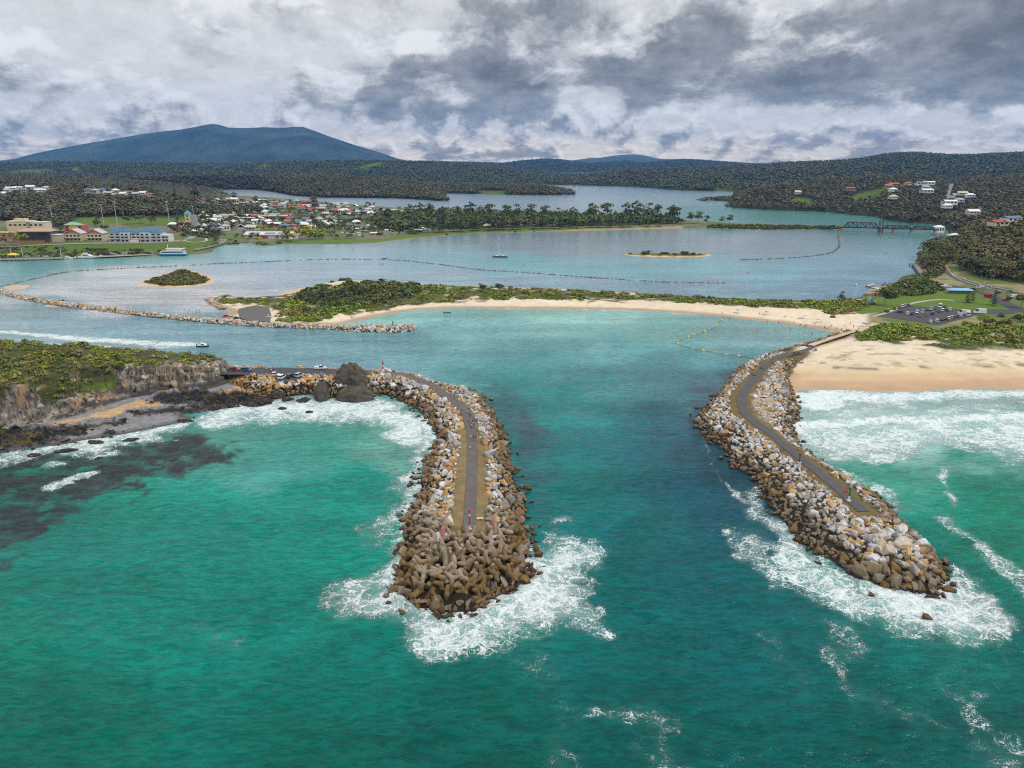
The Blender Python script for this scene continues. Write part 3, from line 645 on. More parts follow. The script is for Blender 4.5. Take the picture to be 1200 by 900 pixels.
def town_c(d, X, Y, Z, U, V):
    n = fbm(X / 30, Y / 30, 4, 70); C = np.zeros(U.shape + (3,)) + A(.10, .125, .035)
    C = cmix(C, sst(n, .45, .6), A(.16, .15, .10))
    C = cmix(C, sst(Y, 1000, 1100) * (1 - sst(U, 230, 300)), A(.035, .042, .016))
    C = cmix(C, pm(U, V, [(80,262),(90,255),(150,254),(205,256),(240,250),(262,254),(262,262),(200,264),(150,262)], 2), LAWN * .9)
    C = cmix(C, pm(U, V, [(0,288),(60,282),(120,284),(200,284),(240,281),(262,286),(220,292),(120,297),(60,298),(0,300)], 2), LAWN * .85)
    C = cmix(C, pm(U, V, [(310,283),(345,281),(440,281),(465,277),(520,271),(620,268),(760,265),(790,264),(790,267),(700,269),(560,272),(500,276),(440,284),(320,286)], 1), LAWN)
    C = cmix(C, pm(U, V, [(440,284.5),(465,281.5),(500,277.8),(560,273),(640,271),(690,268),(800,265),(800,268),(640,273),(520,278),(440,287)], .8), A(.34, .25, .15))
    C = cmix(C, pm(U, V, [(264,257),(300,258),(300,263),(264,262)], 2), LAWN * .9)
    C = cmix(C, pm(U, V, [(262,274),(282,273),(284,278),(262,277)], 2), LAWN)
    return C
TW = Land(TOWN, town_h)
TW.build('ground', (-300, 218.5, 1000, 312), (2.0, .7), town_c, M_GROUND, 40, label='town flat with lawns along the lagoon shore')

# ================================================================== hills
M_HILL = vc_mat('forest_floor', .95, .1, var=(.03, .35), bump=(.05, 1.0, 14.0))
RIDGES = {}
def ridge(name, crest, Dc, foot, Db, col, label, nt=26, step=5, amp=.25, treeh=0, zb=0.0, pw=1.0, noise=320., seed=1, green=(), gcol=None):
    cr = np.asarray(crest, float); xs = np.arange(cr[0, 0], cr[-1, 0] + .1, step); yc = np.interp(xs, cr[:, 0], cr[:, 1])
    D = np.interp(xs, *np.asarray(Dc, float).T) if not np.isscalar(Dc) else np.full(xs.shape, float(Dc))
    Xc, Yc, Zc = at_dist(xs, yc, D); Zc = Zc - treeh
    if np.isscalar(foot): yf = np.full(xs.shape, 213.); Yf = np.full(xs.shape, float(foot)); Xf = Xc * Yf / Yc
    else:
        fo = np.asarray(foot, float); yf = np.interp(xs, fo[:, 0], fo[:, 1]); Xf, Yf, _ = P(xs, yf)
    zbx = zb if np.isscalar(zb) else np.interp(xs, *np.asarray(zb, float).T)
    zbx = zbx + np.zeros(xs.shape)
    rows = []
    for t in np.linspace(-.04, 1, nt):
        a = (1 - abs(t)) if t > 0 else 1; s = math.sin(math.pi / 2 * max(t, 0)) ** pw
        x = Xf + (Xc - Xf) * t; y = Yf + (Yc - Yf) * t
        nz = fbm(x / noise, y / noise, 5, seed) - .5
        z = zbx + (Zc - zbx) * np.clip(s * (1 + amp * 4 * nz * (1 - s)), -.1, 1.06) + (t < 0) * -3
        rows.append(np.stack([x, y, z], 1))
    for t in np.linspace(0, 1, 8)[1:]:
        y = Yc + (Db - Yc) * t; x = Xc * y / Yc; rows.append(np.stack([x, y, zbx + (Zc - zbx) * math.cos(math.pi / 2 * t) - (t == 1) * 2], 1))
    G = np.stack(rows)                                  # nt+7, nx, 3
    X, Y, Z = G[..., 0], G[..., 1], G[..., 2]; U, V = proj(X, Y, Z)
    n = fbm(X / (noise * .35), Y / (noise * .35), 5, seed + 3)
    C = np.zeros(X.shape + (3,)) + np.asarray(col); C = C * ((.7 + .6 * n) if seed != 1 else np.clip(.1 + 1.9 * n + 1.2 * (fbm(X / 220, Y / 420, 4, 17) - .5), .15, 2.4))[..., None]
    gm = np.zeros(U.shape)
    for g in green: gm = np.maximum(gm, pm(U, V, g, 1.3))
    C = cmix(C, gm, LAWN * .9 if gcol is None else gcol)
    mt = M_HILL
    o = link(name, np_mesh(name, G.reshape(-1, 3), grid_faces(*X.shape), mt, C.reshape(-1, 3), True), kind='structure', label=label)
    RIDGES[seed] = (G, gm, nt); return G

F1 = A(.042, .055, .028)
ridge('mountain', [(-20,190),(15,186.5),(40,180),(70,174),(100,168.5),(140,162),(170,157),(190,154.5),(210,152.5),(228,149.5),(240,147),(250,145.8),(258,147),(268,150),(290,150.5),(310,149.5),(330,150.5),(345,149),(355,149),(362,151.5),(372,155),(385,160),(400,165),(420,171.5),(440,177),(465,185.5),(485,190)], 12500, 9000, 16000, A(.030, .042, .030), 'broad blue forested mountain behind the town', nt=60, step=1.5, amp=.42, noise=1500, seed=1)
ridge('hills', [(560,192.5),(590,190.5),(615,188.5),(635,187),(650,186.5),(670,188),(690,185.5),(705,184.5),(718,182.5),(735,181),(748,181),(760,183),(772,186),(790,186.5),(805,186),(825,188.5),(850,189),(880,191),(920,192)], 15500, 13500, 17000, A(.05, .06, .05), 'pale blue far ranges', step=3, amp=.1, noise=2500, seed=2)
ridge('hills', [(440,191),(500,190.5),(560,192),(590,193),(612,190),(635,188),(655,188.5),(672,191),(692,193),(715,191.5),(735,190),(752,193),(775,190.5),(800,188.5),(820,189),(845,191),(880,194),(940,195)], 8500, 6500, 11000, F1, 'dark blue hills beyond the lake', step=3, amp=.2, noise=900, seed=3)
GRN4 = [[(415,198),(430,193),(445,190),(448,194),(432,198)], [(300,195),(312,192),(316,196),(306,198)], [(392,197),(402,196),(402,198)], [(0,203),(30,199),(60,199),(62,202),(20,203.5)], [(82,200),(88,196),(94,200),(88,204)]]
ridge('hills', [(-500,190),(-100,190),(0,190.5),(30,189),(65,188.5),(130,189),(200,190),(240,191),(280,190.5),(330,188.5),(375,187),(440,187.2),(490,188.5),(540,190.5),(580,194),(620,199),(660,204),(690,210)], 5000, [(-500,214),(500,215),(700,216.5)], 7000, F1, 'long forested range with green paddocks behind the left lake arm', step=3, amp=.3, noise=500, treeh=14, seed=4, green=GRN4)
ridge('hills', [(640,205),(690,203),(720,198.5),(760,195.5),(800,197),(850,193),(900,191.5),(1000,192)], 4300, [(640,216.5),(690,217.6),(740,219),(800,223.5),(860,224.5),(1000,224)], 5200, F1, 'forested hills on the far lake shore', step=3, amp=.35, noise=380, treeh=14, seed=5, green=[[(833,219),(845,215),(862,219),(858,224),(840,224)], [(862,217),(880,214),(878,217)]])
ridge('hills', [(820,197.5),(870,193.5),(920,189.8),(980,187.5),(1005,185.5),(1020,183),(1035,180),(1050,178.5),(1075,178),(1100,180),(1130,181),(1160,179.5),(1200,178),(1500,172)], 4200, 2500, 5500, F1, 'long dark forested range on the right', step=3, amp=.3, noise=450, treeh=14, seed=6, green=[[(938,212),(945,209),(970,207),(968,210),(945,213)]])
ridge('hills', [(-500,199),(0,202),(60,204),(100,206),(150,209),(200,213),(240,218),(272,223)], 2500, 1700, 3000, F1, 'dark wooded hill above the left of town', step=4, amp=.3, noise=260, treeh=14, zb=[(-500,38),(60,36),(150,22),(272,0)], seed=7, green=[[(-20,203.5),(30,202.5),(72,204),(66,207.5),(-20,208)]])
ridge('hills', [(150,206),(200,204),(260,202.5),(330,201.5),(390,203),(430,205.5),(465,208.5),(490,212.5),(510,218),(520,225),(526,233)], [(150,2700),(460,2600),(526,2050)], [(150,221),(250,222),(300,222.5),(318,224.5),(345,229.5),(375,231.5),(475,232.8),(515,235.5),(526,236)], 3000, A(.042, .044, .024), 'wooded headland between two lake arms', step=3, amp=.3, noise=240, treeh=14, seed=8)
ridge('hills', [(470,212),(520,213),(560,214),(600,214.5),(630,215.5),(655,219.5),(668,223),(676,227)], [(470,2600),(676,2330)], [(470,225.5),(520,226.5),(560,227.5),(600,228.5),(640,228.8),(676,228)], 2800, F1, 'low wooded peninsula in the lake', step=3, amp=.2, noise=200, treeh=13, seed=9, green=[[(560,228),(562,223.5),(592,224),(592,228)]])
G7 = [[(925,234),(928,231),(950,233),(953,240),(948,242),(930,239)], [(995,233),(1005,227),(1030,222),(1055,217),(1068,219),(1040,226),(1012,238),(996,237)], [(1078,220),(1100,219),(1100,223),(1078,224)], [(1108,251),(1120,248),(1126,254),(1112,256)]]
ridge('hills', [(850,241),(862,229),(880,220.5),(900,214.5),(930,211),(960,208),(1000,204),(1040,201.5),(1080,202),(1105,206),(1116,213),(1126,207),(1150,202.5),(1200,201),(1500,198)], [(850,1640),(900,1900),(1000,2200),(1500,2300)], [(850,243),(900,246),(965,248),(1005,252.5),(1025,254),(1045,259.5),(1097,263),(1112,270),(1140,276),(1200,280),(1500,290)], 2500, A(.045, .045, .025), 'wooded hill with houses beyond the bridge', step=3, amp=.2, noise=220, treeh=14, seed=10, green=G7)
ridge('hills', [(818,231),(830,229.5),(845,228),(862,228),(880,229)], 1950, [(818,235.6),(850,236.4),(880,237)], 2050, F1, 'low mangrove point in the lake', step=3, amp=.1, treeh=9, seed=11, nt=8)
ridge('hills', [(1104,296),(1112,284),(1125,277),(1145,269),(1165,261),(1185,255),(1200,251),(1300,236),(1500,215),(1640,210)], [(1104,720),(1125,800),(1500,900)], [(1104,304),(1112,309),(1122,317),(1140,325),(1165,332),(1200,339),(1300,356),(1500,382),(1640,390)], 1150, A(.05, .046, .024), 'steep forested hill above the road', step=3, amp=.12, noise=90, treeh=13, zb=2.0, seed=12, pw=.8, green=[[(1120,325),(1135,322),(1200,332),(1230,345),(1200,342),(1150,334)]], gcol=LAWN)
# ================================================================== rocks, breakwaters, headland
def rock_mat(name, stain=1.0, top=3.9, bot=2.2, wet=1.0, bmp=.55):
    m, k, bs = new_mat(name)
    geo = k.n('ShaderNodeNewGeometry').outputs['Position']; x, y, z = k.xyz(geo)
    c = k.mix(1.0, k.attr('Col'), k.n('ShaderNodeObjectInfo').outputs['Color'], 'MULTIPLY')
    n = k.noise(geo, .9, 6, .65); nb = k.noise(geo, .22, 4, .6); nc = k.noise(geo, .11, 3, .5)
    c = k.mix(1.0, c, k.col(k.rng(n, .25, .75, .66, 1.26, False)), 'MULTIPLY')
    if stain:
        lv = k.m('ADD', z, k.m('ADD', k.m('MULTIPLY', k.m('SUBTRACT', nb, .5), 3.0), k.m('MULTIPLY', k.m('SUBTRACT', nc, .5), 5.0)))
        lv = k.m('SUBTRACT', lv, k.rng(y, 225, 180, 0.0, 1.1))           # the heads take the spray
        och = k.mix(nb, (.185, .102, .022, 1), (.088, .060, .026, 1)); och = k.mix(1.0, och, k.col(k.rng(n, .25, .75, .6, 1.35, False)), 'MULTIPLY')
        c = k.mix(k.rng(lv, top, bot, 0, .80), c, och)
        c = k.mix(k.rng(k.m('MULTIPLY_ADD', nb, 1.2, z), 1.75 * wet, .75 * wet, 0, .95), c, (.030, .017, .012, 1))
    k.put(bs.inputs['Base Color'], c); bs.inputs['Roughness'].default_value = .82; bs.inputs['Specular IOR Level'].default_value = .3
    k.put(bs.inputs['Normal'], k.bump(n, bmp, .25))
    return m
M_ROCK = rock_mat('armour_rock'); M_BLACK = rock_mat('dark_reef_rock', 0); M_CONC = rock_mat('stained_concrete', 1, 4.6, 2.4, 1.0, .15); M_LOW = rock_mat('training_wall_rock', 1, .75, -.3, .5)
def hull_rock(seed, bevel=False, flat=1.0, n=15):
    r = np.random.default_rng(seed); bm = bmesh.new()
    p = r.uniform(-1, 1, (n, 3)); p /= np.maximum(np.abs(p).max(1), np.linalg.norm(p, axis=1) * .82)[:, None]
    p *= np.array([1.15, .9, .78 * flat]) * r.uniform(.8, 1.15, 3)
    for q in p: bm.verts.new(q)
    res = bmesh.ops.convex_hull(bm, input=bm.verts)
    bmesh.ops.delete(bm, geom=[v for v in bm.verts if not v.link_faces], context='VERTS')
    bmesh.ops.dissolve_limit(bm, angle_limit=.32, verts=bm.verts, edges=bm.edges)
    if bevel: bmesh.ops.bevel(bm, geom=list(bm.edges), offset=.085, segments=1, affect='EDGES', profile=.5)
    bmesh.ops.recalc_face_normals(bm, faces=bm.faces); bm.verts.index_update()
    V = np.array([v.co[:] for v in bm.verts]); F = {}
    for f in bm.faces: F.setdefault(len(f.verts), []).append([v.index for v in f.verts])
    bm.free(); return V, [np.array(q) for q in F.values()]
RK = [hull_rock(100 + i) for i in range(14)]; RKB = [hull_rock(100 + i, True) for i in range(14)]
RKM = [np_mesh('boulder', v, f, M_ROCK, np.ones((len(v), 3))) for v, f in RKB]
ROCKS = []          # (x, y, z, r, colour index, wall)
RC = [(A(.50, .49, .485), 'pale grey'), (A(.30, .295, .295), 'mid grey'), (A(.46, .31, .15), 'tan'), (A(.40, .22, .085), 'orange'), (A(.52, .445, .36), 'cream'), (A(.20, .19, .18), 'dark grey')]
def add_rocks(x, y, z, r, mixp, wall):
    ci = rng.choice(len(RC), len(x), p=np.array(mixp) / sum(mixp))
    for q in zip(x, y, z, r, ci): ROCKS.append(q + (wall,))

# ---- left breakwater
def wz(p, back=6.0):
    out = []
    for q in p:
        z = q[2] if len(q) > 2 else 0
        x, y, _ = P(q[0], q[1], z); out.append((float(x), float(y) + (back if z > 0 else 0)))
    return np.array(out)
LB_POLY = wz([(300,468),(330,466),(352,463),(375,463),(395,467),(432,461),(450,463),(470,469),(486,478),(500,489),(506,500),(512,514),(506,532),(499,545),(494,560),(493,574),(485,592),(474,613),(474,643),(468,664),(465,683),(466,702),(484,714),(510,713),(532,719),(560,714),(573,701),(582,693),(601,691),(611,670),(617,650),(619,634),(615,615),(614,590),(602,560),(594,532),(589,506),(581,492),(569,474),(556,463,1.5),(532,455,3),(506,443,4.4),(488,437.5,4.6),(460,434,4.6),(430,432,4.6),(360,430,4.6),(300,429.5,4.6),(240,429,4.6),(232,440),(262,450),(280,458)])
LPATH_PX = [(262,435),(300,435),(360,434.8),(395,435),(432,436),(460,437.3),(480,441.5),(500,449.5),(520,462),(536,473),(546,484),(551,499),(553.5,520),(553.5,540),(552,570),(551,600),(549.5,621)]
LPATH = catmull(W(LPATH_PX, 4.6), 6)
def lb_h(d, X, Y, U, V): return np.where(d > 0, np.minimum(4.45 - 1.5 * sst(V, 627, 642), d * .62), d * .8)
def lb_c(d, X, Y, Z, U, V):
    pdp = pdist(X, Y, LPATH); n = fbm(X / 4, Y / 4, 3, 12)
    C = np.zeros(U.shape + (3,)) + A(.024, .019, .013)  # near-black core: shade of the gaps between rocks put into its colour
    C = cmix(C, 1 - sst(pdp + (n - .5) * 2, 4.6, 6.2), GRAV * A(1.05, .98, .95) * (.55 + .7 * n)[..., None])
    return cmix(C, sst(n, .52, .66) * (1 - sst(pdp, 4.4, 5.5)) * .7, A(.15, .125, .05))
LB = Land(np.stack([LB_POLY[:, 0], LB_POLY[:, 1]], 1), lb_h) if False else Land.__new__(Land)
LB.poly = catmull(LB_POLY, 4, True); LB.hf = lb_h
LB.build('breakwater', (225, 420, 640, 730), (1.5, 1.2), lb_c, M_GROUND, 5, kind='thing', cat='breakwater', label='left curved rock breakwater with walking path and concrete armoured head')
ribbon('path', LPATH_PX[4:], [4.2] * 4 + [4.2, 4.2, 4, 3.6, 3.4, 3.4, 3.3, 3.3, 3.2], 4.62, A(.115, .102, .094), M_TAR, 'grey asphalt footpath along left breakwater', sub=8)
sheet('road', [(240,432),(300,431.6),(360,431.4),(432,434),(432,439),(400,441),(372,441),(352,442),(345,446.5),(322,449.5),(324,442),(300,439),(262,438.5),(240,439)], 4.6, TAR, M_TAR, 'asphalt road end and parking bay beside rocky cove')
px_ok = lambda X, Y, w: pdist(X, Y, LPATH) > w
x, y = scatter_poly(LB.poly, 1.5); d = sdist(x, y, LB.poly); U, V = proj(x, y, 4)
nar = 2.6 + 2.2 * sst(V, 470, 560)
road_zone = (U < 400) & (V < 447) & (d > 8)
head = (V > 618)
keep = px_ok(x, y, nar) & ~((U < 436) & (pdist(x, y, LPATH) < 5)) & ~((U > 322) & (U < 352) & (V < 450) & (d > 4)) & ~(head & (d > 2) & (rng.random(len(x)) < .8)) 
x, y, d = x[keep], y[keep], d[keep]; U, V = U[keep], V[keep]
r = np.clip(rng.lognormal(-.26, .32, len(x)), .4, 1.6) * (1 + .15 * sst(V, 560, 640))
z = lb_h(d, x, y, U, V) + r * .18 + .25 * (d < 5) * rng.random(len(x))
cove = (U < 400)
add_rocks(x[cove], y[cove], z[cove], r[cove] * .85, (.12, .06, .34, .36, .14, .03), 'cove')
up = ~cove
add_rocks(x[up], y[up], z[up], r[up], (.26, .22, .24, .12, .10, .06), 'left')
bx = np.linspace(316, 362, 26); bX, bY, _ = P(bx + rng.normal(0, .6, 26), np.interp(bx, [316, 324, 346, 352, 362], [448, 452, 449.5, 446, 444.5]) + rng.normal(0, 1.2, 26), 4.0); add_rocks(bX, bY, np.full(26, 4.0), rng.uniform(.8, 1.5, 26), (.12, .06, .34, .36, .14, .03), 'cove')
# outer fringe, half under water
t = LB.poly; i = rng.integers(0, len(t), 520); xx = t[i, 0] + rng.normal(0, 1.6, 520); yy = t[i, 1] + rng.normal(0, 1.6, 520); U, V = proj(xx, yy, 0)
m = (V > 455) & (U > 430)
add_rocks(xx[m], yy[m], rng.uniform(-.5, .45, m.sum()), rng.uniform(.5, 1.1, m.sum()), (.2, .3, .2, .1, .1, .1), 'left')

# ---- right breakwater
RB_PX = [(893,419),(882,423),(868,430),(854,446),(840,464),(822,484),(816,496),(826,509),(836,519),(848,526),(858,545),(878,554),(890,572),(901,592),(915,605),(930,623),(947,640),(968,653),(1008,677),(1029,688),(1067,693),(1094,696),(1108,671),(1094,656),(1078,634),(1053,610),(1032,588),(1006,570),(982,556),(958,541),(938,526),(930,512),(935,494),(936,480),(931,462),(926,449),(926,440),(936,432),(955,417),(957,411),(930,411)]
RB = Land.__new__(Land); RB.poly = catmull(W(RB_PX), 4, True); RB.hf = lambda d, X, Y, U, V: np.where(d > 0, np.minimum(4.45, d * .66), d * .8)
RPATH_PX = [(952,406),(946,409.5),(924,415.5),(900,425.5),(888,439),(874,455.5),(869,468),(872,482),(884,494),(904,508),(920,522),(940,538),(960,554),(980,570),(996,585),(1012,599)]
RPATH = catmull(W(RPATH_PX, 4.6), 6)
def rb_c(d, X, Y, Z, U, V):
    pdp = pdist(X, Y, RPATH); n = fbm(X / 4, Y / 4, 3, 14)
    C = np.zeros(U.shape + (3,)) + A(.04, .033, .025)
    C = cmix(C, 1 - sst(pdp + (n - .5) * 2, 4.2, 5.6), GRAV * A(.85, .78, .72) * (.5 + .5 * n)[..., None])
    C = cmix(C, pm(U, V, [(880,462),(905,455),(912,480),(905,500),(890,490),(882,475)], 3) * .9, A(.40, .31, .22))
    C = cmix(C, (1 - sst(V, 411, 418)) * sst(U, 925, 940), SAND * .85)
    return cmix(C, sst(n, .55, .66) * (1 - sst(pdp, 4, 5)) * .6, A(.09, .10, .03))
RB.build('breakwater', (806, 396, 1125, 712), (1.5, 1.2), rb_c, M_GROUND, 5, kind='thing', cat='breakwater', label='right S-shaped rock breakwater joined to the ocean beach')
ribbon('path', RPATH_PX, [3.0] * 6 + [3.4] * 3 + [3.2] * 7, 4.62, TAR * 1.3, M_TAR, 'dark asphalt footpath winding along right breakwater', sub=8)
x, y = scatter_poly(RB.poly, 1.42); d = sdist(x, y, RB.poly); U, V = proj(x, y, 4)
wd = 3.4 + 1.2 * sst(V, 440, 470) * (1 - sst(V, 490, 520)) + .4 * sst(V, 540, 600)
keep = (pdist(x, y, RPATH) > wd) & ~((V < 414) & (d > 2)) & ~((pm(U, V, [(884,464),(903,458),(909,480),(903,498),(890,488)], 1) > .5) & (rng.random(len(x)) < .7))
big = sst(U, 930, 1040) * sst(V, 580, 650); keep &= rng.random(len(x)) > big * .12
x, y, d = x[keep], y[keep], d[keep]; U, V = U[keep], V[keep]; big = big[keep]
r = np.clip(rng.lognormal(-.40, .32, len(x)), .35, 1.4) * (1 + .55 * big)
z = np.minimum(4.45, d * .66) + r * .18 + .3 * (d < 5) * rng.random(len(x))
add_rocks(x, y, z, r, (.40, .18, .17, .06, .17, .02), 'right')
t = RB.poly; i = rng.integers(0, len(t), 420); xx = t[i, 0] + rng.normal(0, 1.3, 420); yy = t[i, 1] + rng.normal(0, 1.3, 420); U, V = proj(xx, yy, 0)
m = (V > 462)
add_rocks(xx[m], yy[m], rng.uniform(-.5, .4, m.sum()), rng.uniform(.5, 1.2, m.sum()), (.2, .3, .2, .1, .1, .1), 'right')

# ---- training walls of small stone
def wall_rocks(px, width, ztop, rr, gap, wall, mixp, taper=None):
    L = catmull(W(px), 8); seg = np.linalg.norm(np.diff(L, axis=0), axis=1); s = np.concatenate([[0], np.cumsum(seg)]); n = int(s[-1] * width / gap ** 2)
    u = rng.uniform(0, s[-1], n); x = np.interp(u, s, L[:, 0]); y = np.interp(u, s, L[:, 1])
    o = rng.uniform(-1, 1, n) * width / 2; dx = np.gradient(L[:, 0], s); dy = np.gradient(L[:, 1], s)
    tx = np.interp(u, s, dx); ty = np.interp(u, s, dy); l = np.hypot(tx, ty) + 1e-9
    z = ztop * (1 - (np.abs(o) / (width / 2)) ** 2) - .15
    add_rocks(x - ty / l * o, y + tx / l * o, z, rng.uniform(*rr, n), mixp, wall)
TWALL = [(-60,336),(0,343),(20,347.5),(65,356.5),(115,362.5),(180,370.5),(250,377.5),(300,381.5),(380,385),(440,387.5),(484,387)]
wall_rocks(TWALL, 7.0, 1.9, (.6, 1.05), 1.15, 'training', (.3, .14, .28, .1, .16, .02))
wall_rocks([(420,386.5),(455,387.5),(486,386.5)], 11, 2.9, (.7, 1.2), 1.2, 'training', (.45, .2, .14, .04, .14, .03))
wall_rocks([(262,363),(254,357.5),(247,353),(243,350)], 5, 1.4, (.6, .9), 1.2, 'training', (.3, .14, .28, .1, .16, .02))
wall_rocks([(995,392),(984,395),(972,399),(955,404.5),(930,411),(905,418)], 5, 2.6, (.6, 1.0), 1.2, 'right', (.3, .2, .25, .1, .15, 0))
OYS = [[(-60,345),(0,336),(20,331.5),(75,319.5),(110,316.5),(150,314.5),(205,312),(260,309),(300,307.3),(375,304.3),(450,304.3),(500,308.3),(560,316),(600,318.5),(680,324.5),(740,328.5),(790,331),(850,332)],
       [(868,304.5),(890,304),(930,302),(960,299),(974,296),(981,292),(983.5,288),(983,280),(982,271)]]
for o in OYS: wall_rocks(o, 1.8, .32, (.45, .85), 1.25, 'oyster', (0, .1, 0, 0, 0, 1))

# the 300 boulders that show largest are things of their own; the others are one mass per wall
RA = np.array([q[:5] for q in ROCKS]); wl = np.array([q[5] for q in ROCKS])
size = RA[:, 3] / np.sqrt(RA[:, 0] ** 2 + RA[:, 1] ** 2 + (HCAM - RA[:, 2]) ** 2)
Ur, Vr = proj(RA[:, 0], RA[:, 1], RA[:, 2])
size = size * (RA[:, 2] > .3) * (Ur > 5) * (Ur < 1195) * (1 + .4 * (RA[:, 2] > 1.2))
pick = np.zeros(len(RA), bool); pick[np.argsort(-size)[:298]] = True
def rock_label(wall, u, v, z, cname):
    side = {'left': 'left breakwater', 'right': 'right breakwater', 'cove': 'road above the cove', 'training': 'training wall', 'oyster': 'oyster wall'}[wall]
    if wall == 'left': where = 'on the head' if v > 640 else ('between surf and footpath' if u < np.interp(v, [430, 480, 520, 620], [440, 540, 552, 550]) else 'between footpath and channel')
    elif wall == 'right': where = 'on the outer tip' if v > 620 else ('on the channel side' if u < np.interp(v, [408, 440, 470, 500, 540, 600], [946, 888, 869, 890, 942, 1012]) else 'on the ocean side')
    else: where = 'on the bank'
    wet = 'bare ' if z > 2.6 else ('ochre-stained ' if z > 1.2 else 'wet brown-stained ')
    return wet + cname + ' angular boulder ' + where + ' of ' + side
ridx = rng.integers(0, len(RK), len(RA)); rrot = randrot(len(RA), .6); rsc = RA[:, 3:4] * rng.uniform(.7, 1.3, (len(RA), 3))
rcol = np.array([RC[int(i)][0] for i in RA[:, 4]]) * rng.uniform(.78, 1.18, (len(RA), 1))
for i in np.where(pick)[0]:
    lb = rock_label(wl[i], Ur[i], Vr[i], RA[i, 2], RC[int(RA[i, 4])][1])
    o = link('boulder', RKM[ridx[i]], None, RA[i, :3], Matrix(rrot[i]).to_euler(), rsc[i], rcol[i], lb, 'boulder', lb.split(' ', 1)[1] if False else 'armour boulders: ' + lb)
for wname, lab in (('left', 'rubble boulders covering the slopes of left breakwater'), ('right', 'rubble boulders covering the slopes of right breakwater'), ('cove', 'tan rubble between road and cove'), ('training', 'pale stones of the long low training wall'), ('oyster', 'dark low stones of the lagoon walls')):
    Vs_, Fs_, Cs_, n0_ = [], [], [], 0
    for j, (v, f) in enumerate(RK):
        m = (~pick) & (wl == wname) & (ridx == j)
        if not m.any(): continue
        a, b, c = place(v, f, np.ones((len(v), 3)), RA[m, :3], rsc[m], rrot[m], rcol[m])
        for q in b: Fs_.append(q + n0_)
        Vs_.append(a); Cs_.append(c); n0_ += len(a)
    by = {}
    for q in Fs_: by.setdefault(q.shape[1], []).append(q)
    link('boulders', np_mesh('boulders', np.concatenate(Vs_), [np.concatenate(q) for q in by.values()], M_LOW if wname in ('training', 'oyster') else M_ROCK, np.concatenate(Cs_)), kind='stuff', label=lab)

# ---- concrete armour units on the left head: three tapered eight-sided arms
def unit_mesh(seed):
    r = np.random.default_rng(seed); b = MB()
    for a in (90, 210, 330):
        a = math.radians(a); L = 2.5
        b.tube((0, 0, 0), (math.cos(a) * L * .82, math.sin(a) * L * .82, 0), .84, .62, 8); b.tube((math.cos(a) * L * .82, math.sin(a) * L * .82, 0), (math.cos(a) * L, math.sin(a) * L, 0), .62, .46, 8)
    b.tube((0, 0, -.6), (0, 0, .6), .8, .8, 8)
    return b.data('concrete_armour_unit', M_CONC)
UM = [unit_mesh(i) for i in range(2)]
HEADP = W([(478,640),(500,615),(520,612),(549,622),(572,612),(592,606),(612,618),(616,640),(609,662),(600,684),(580,690),(560,706),(533,714),(505,709),(484,708),(470,695),(473,665)], 1.0)
hc_ = HEADP.mean(0); x, y = scatter_poly(hc_ + (HEADP - hc_) * .93, 2.3, jitter=.42); d = sdist(x, y, LB.poly); U, V = proj(x, y, 4.4)
m = ~((pdist(x, y, LPATH) < 5) & (V < 628)); x, y, d = x[m], y[m], d[m]
order = np.argsort(-np.hypot(x, y)); UN = []
for i in order:
    z = min(3.6, max(d[i], 0) * .60) + rng.uniform(.3, 1.5)
    e = (rng.normal(1.15, .35) * rng.choice([-1, 1]), rng.normal(0, .5), rng.uniform(0, 6.28))
    g = rng.uniform(.8, 1.15); u, v = proj(x[i], y[i], z)
    tone = 'pale' if z > 3.4 else ('brown-stained' if z > 1.5 else 'wet dark-brown')
    wh = 'left flank' if u < 515 else ('right flank' if u > 585 else 'middle')
    lb = f'{tone} three-armed concrete armour unit on the {wh} of left breakwater head'
    link('armour_unit', UM[i % 2], None, (x[i], y[i], z), e, rng.uniform(.74, .94), (A(.15, .095, .03) * (1 - min(max((z - 1.2) / 3.2, 0), 1)) + A(.27, .215, .15) * min(max((z - 1.2) / 3.2, 0), 1)) * g, lb, 'armour unit', 'concrete armour: ' + lb)
for q_ in range(22):
    i = rng.integers(0, len(HEADP)); j = (i + 1) % len(HEADP); f_ = rng.random(); p_ = HEADP[i] * (1 - f_) + HEADP[j] * f_; c_ = HEADP.mean(0); p_ = p_ + (p_ - c_) / np.linalg.norm(p_ - c_) * rng.uniform(.5, 3.2)
    if p_[1] > 165: continue
    link('armour_unit', UM[q_ % 2], None, (p_[0], p_[1], rng.uniform(-.7, .1)), (rng.normal(.9, .5), rng.normal(0, .5), rng.uniform(0, 6.28)), rng.uniform(.7, .95), A(.06, .03, .02), 'wet dark-brown three-armed concrete armour unit awash at the foot of left breakwater head', 'armour unit', 'concrete armour awash at the head')
for (px, py, e, c, lb) in [((579), 618, (1.3, .2, .4), A(.42, .17, .15), 'pink concrete armour unit standing beside the path end'), (586, 622, (.2, .1, 1.2), A(.40, .16, .14), 'pink concrete armour unit lying at the path end'), (519, 626, (1.4, 0, 0), A(.38, .17, .15), 'pinkish upright concrete armour unit left of the path end')]:
    X_, Y_, Z_ = P(px, py, 5.0); link('armour_unit', UM[0], None, (X_, Y_, 5.0), e, .85, c, lb, 'armour unit', 'concrete armour units of the head')

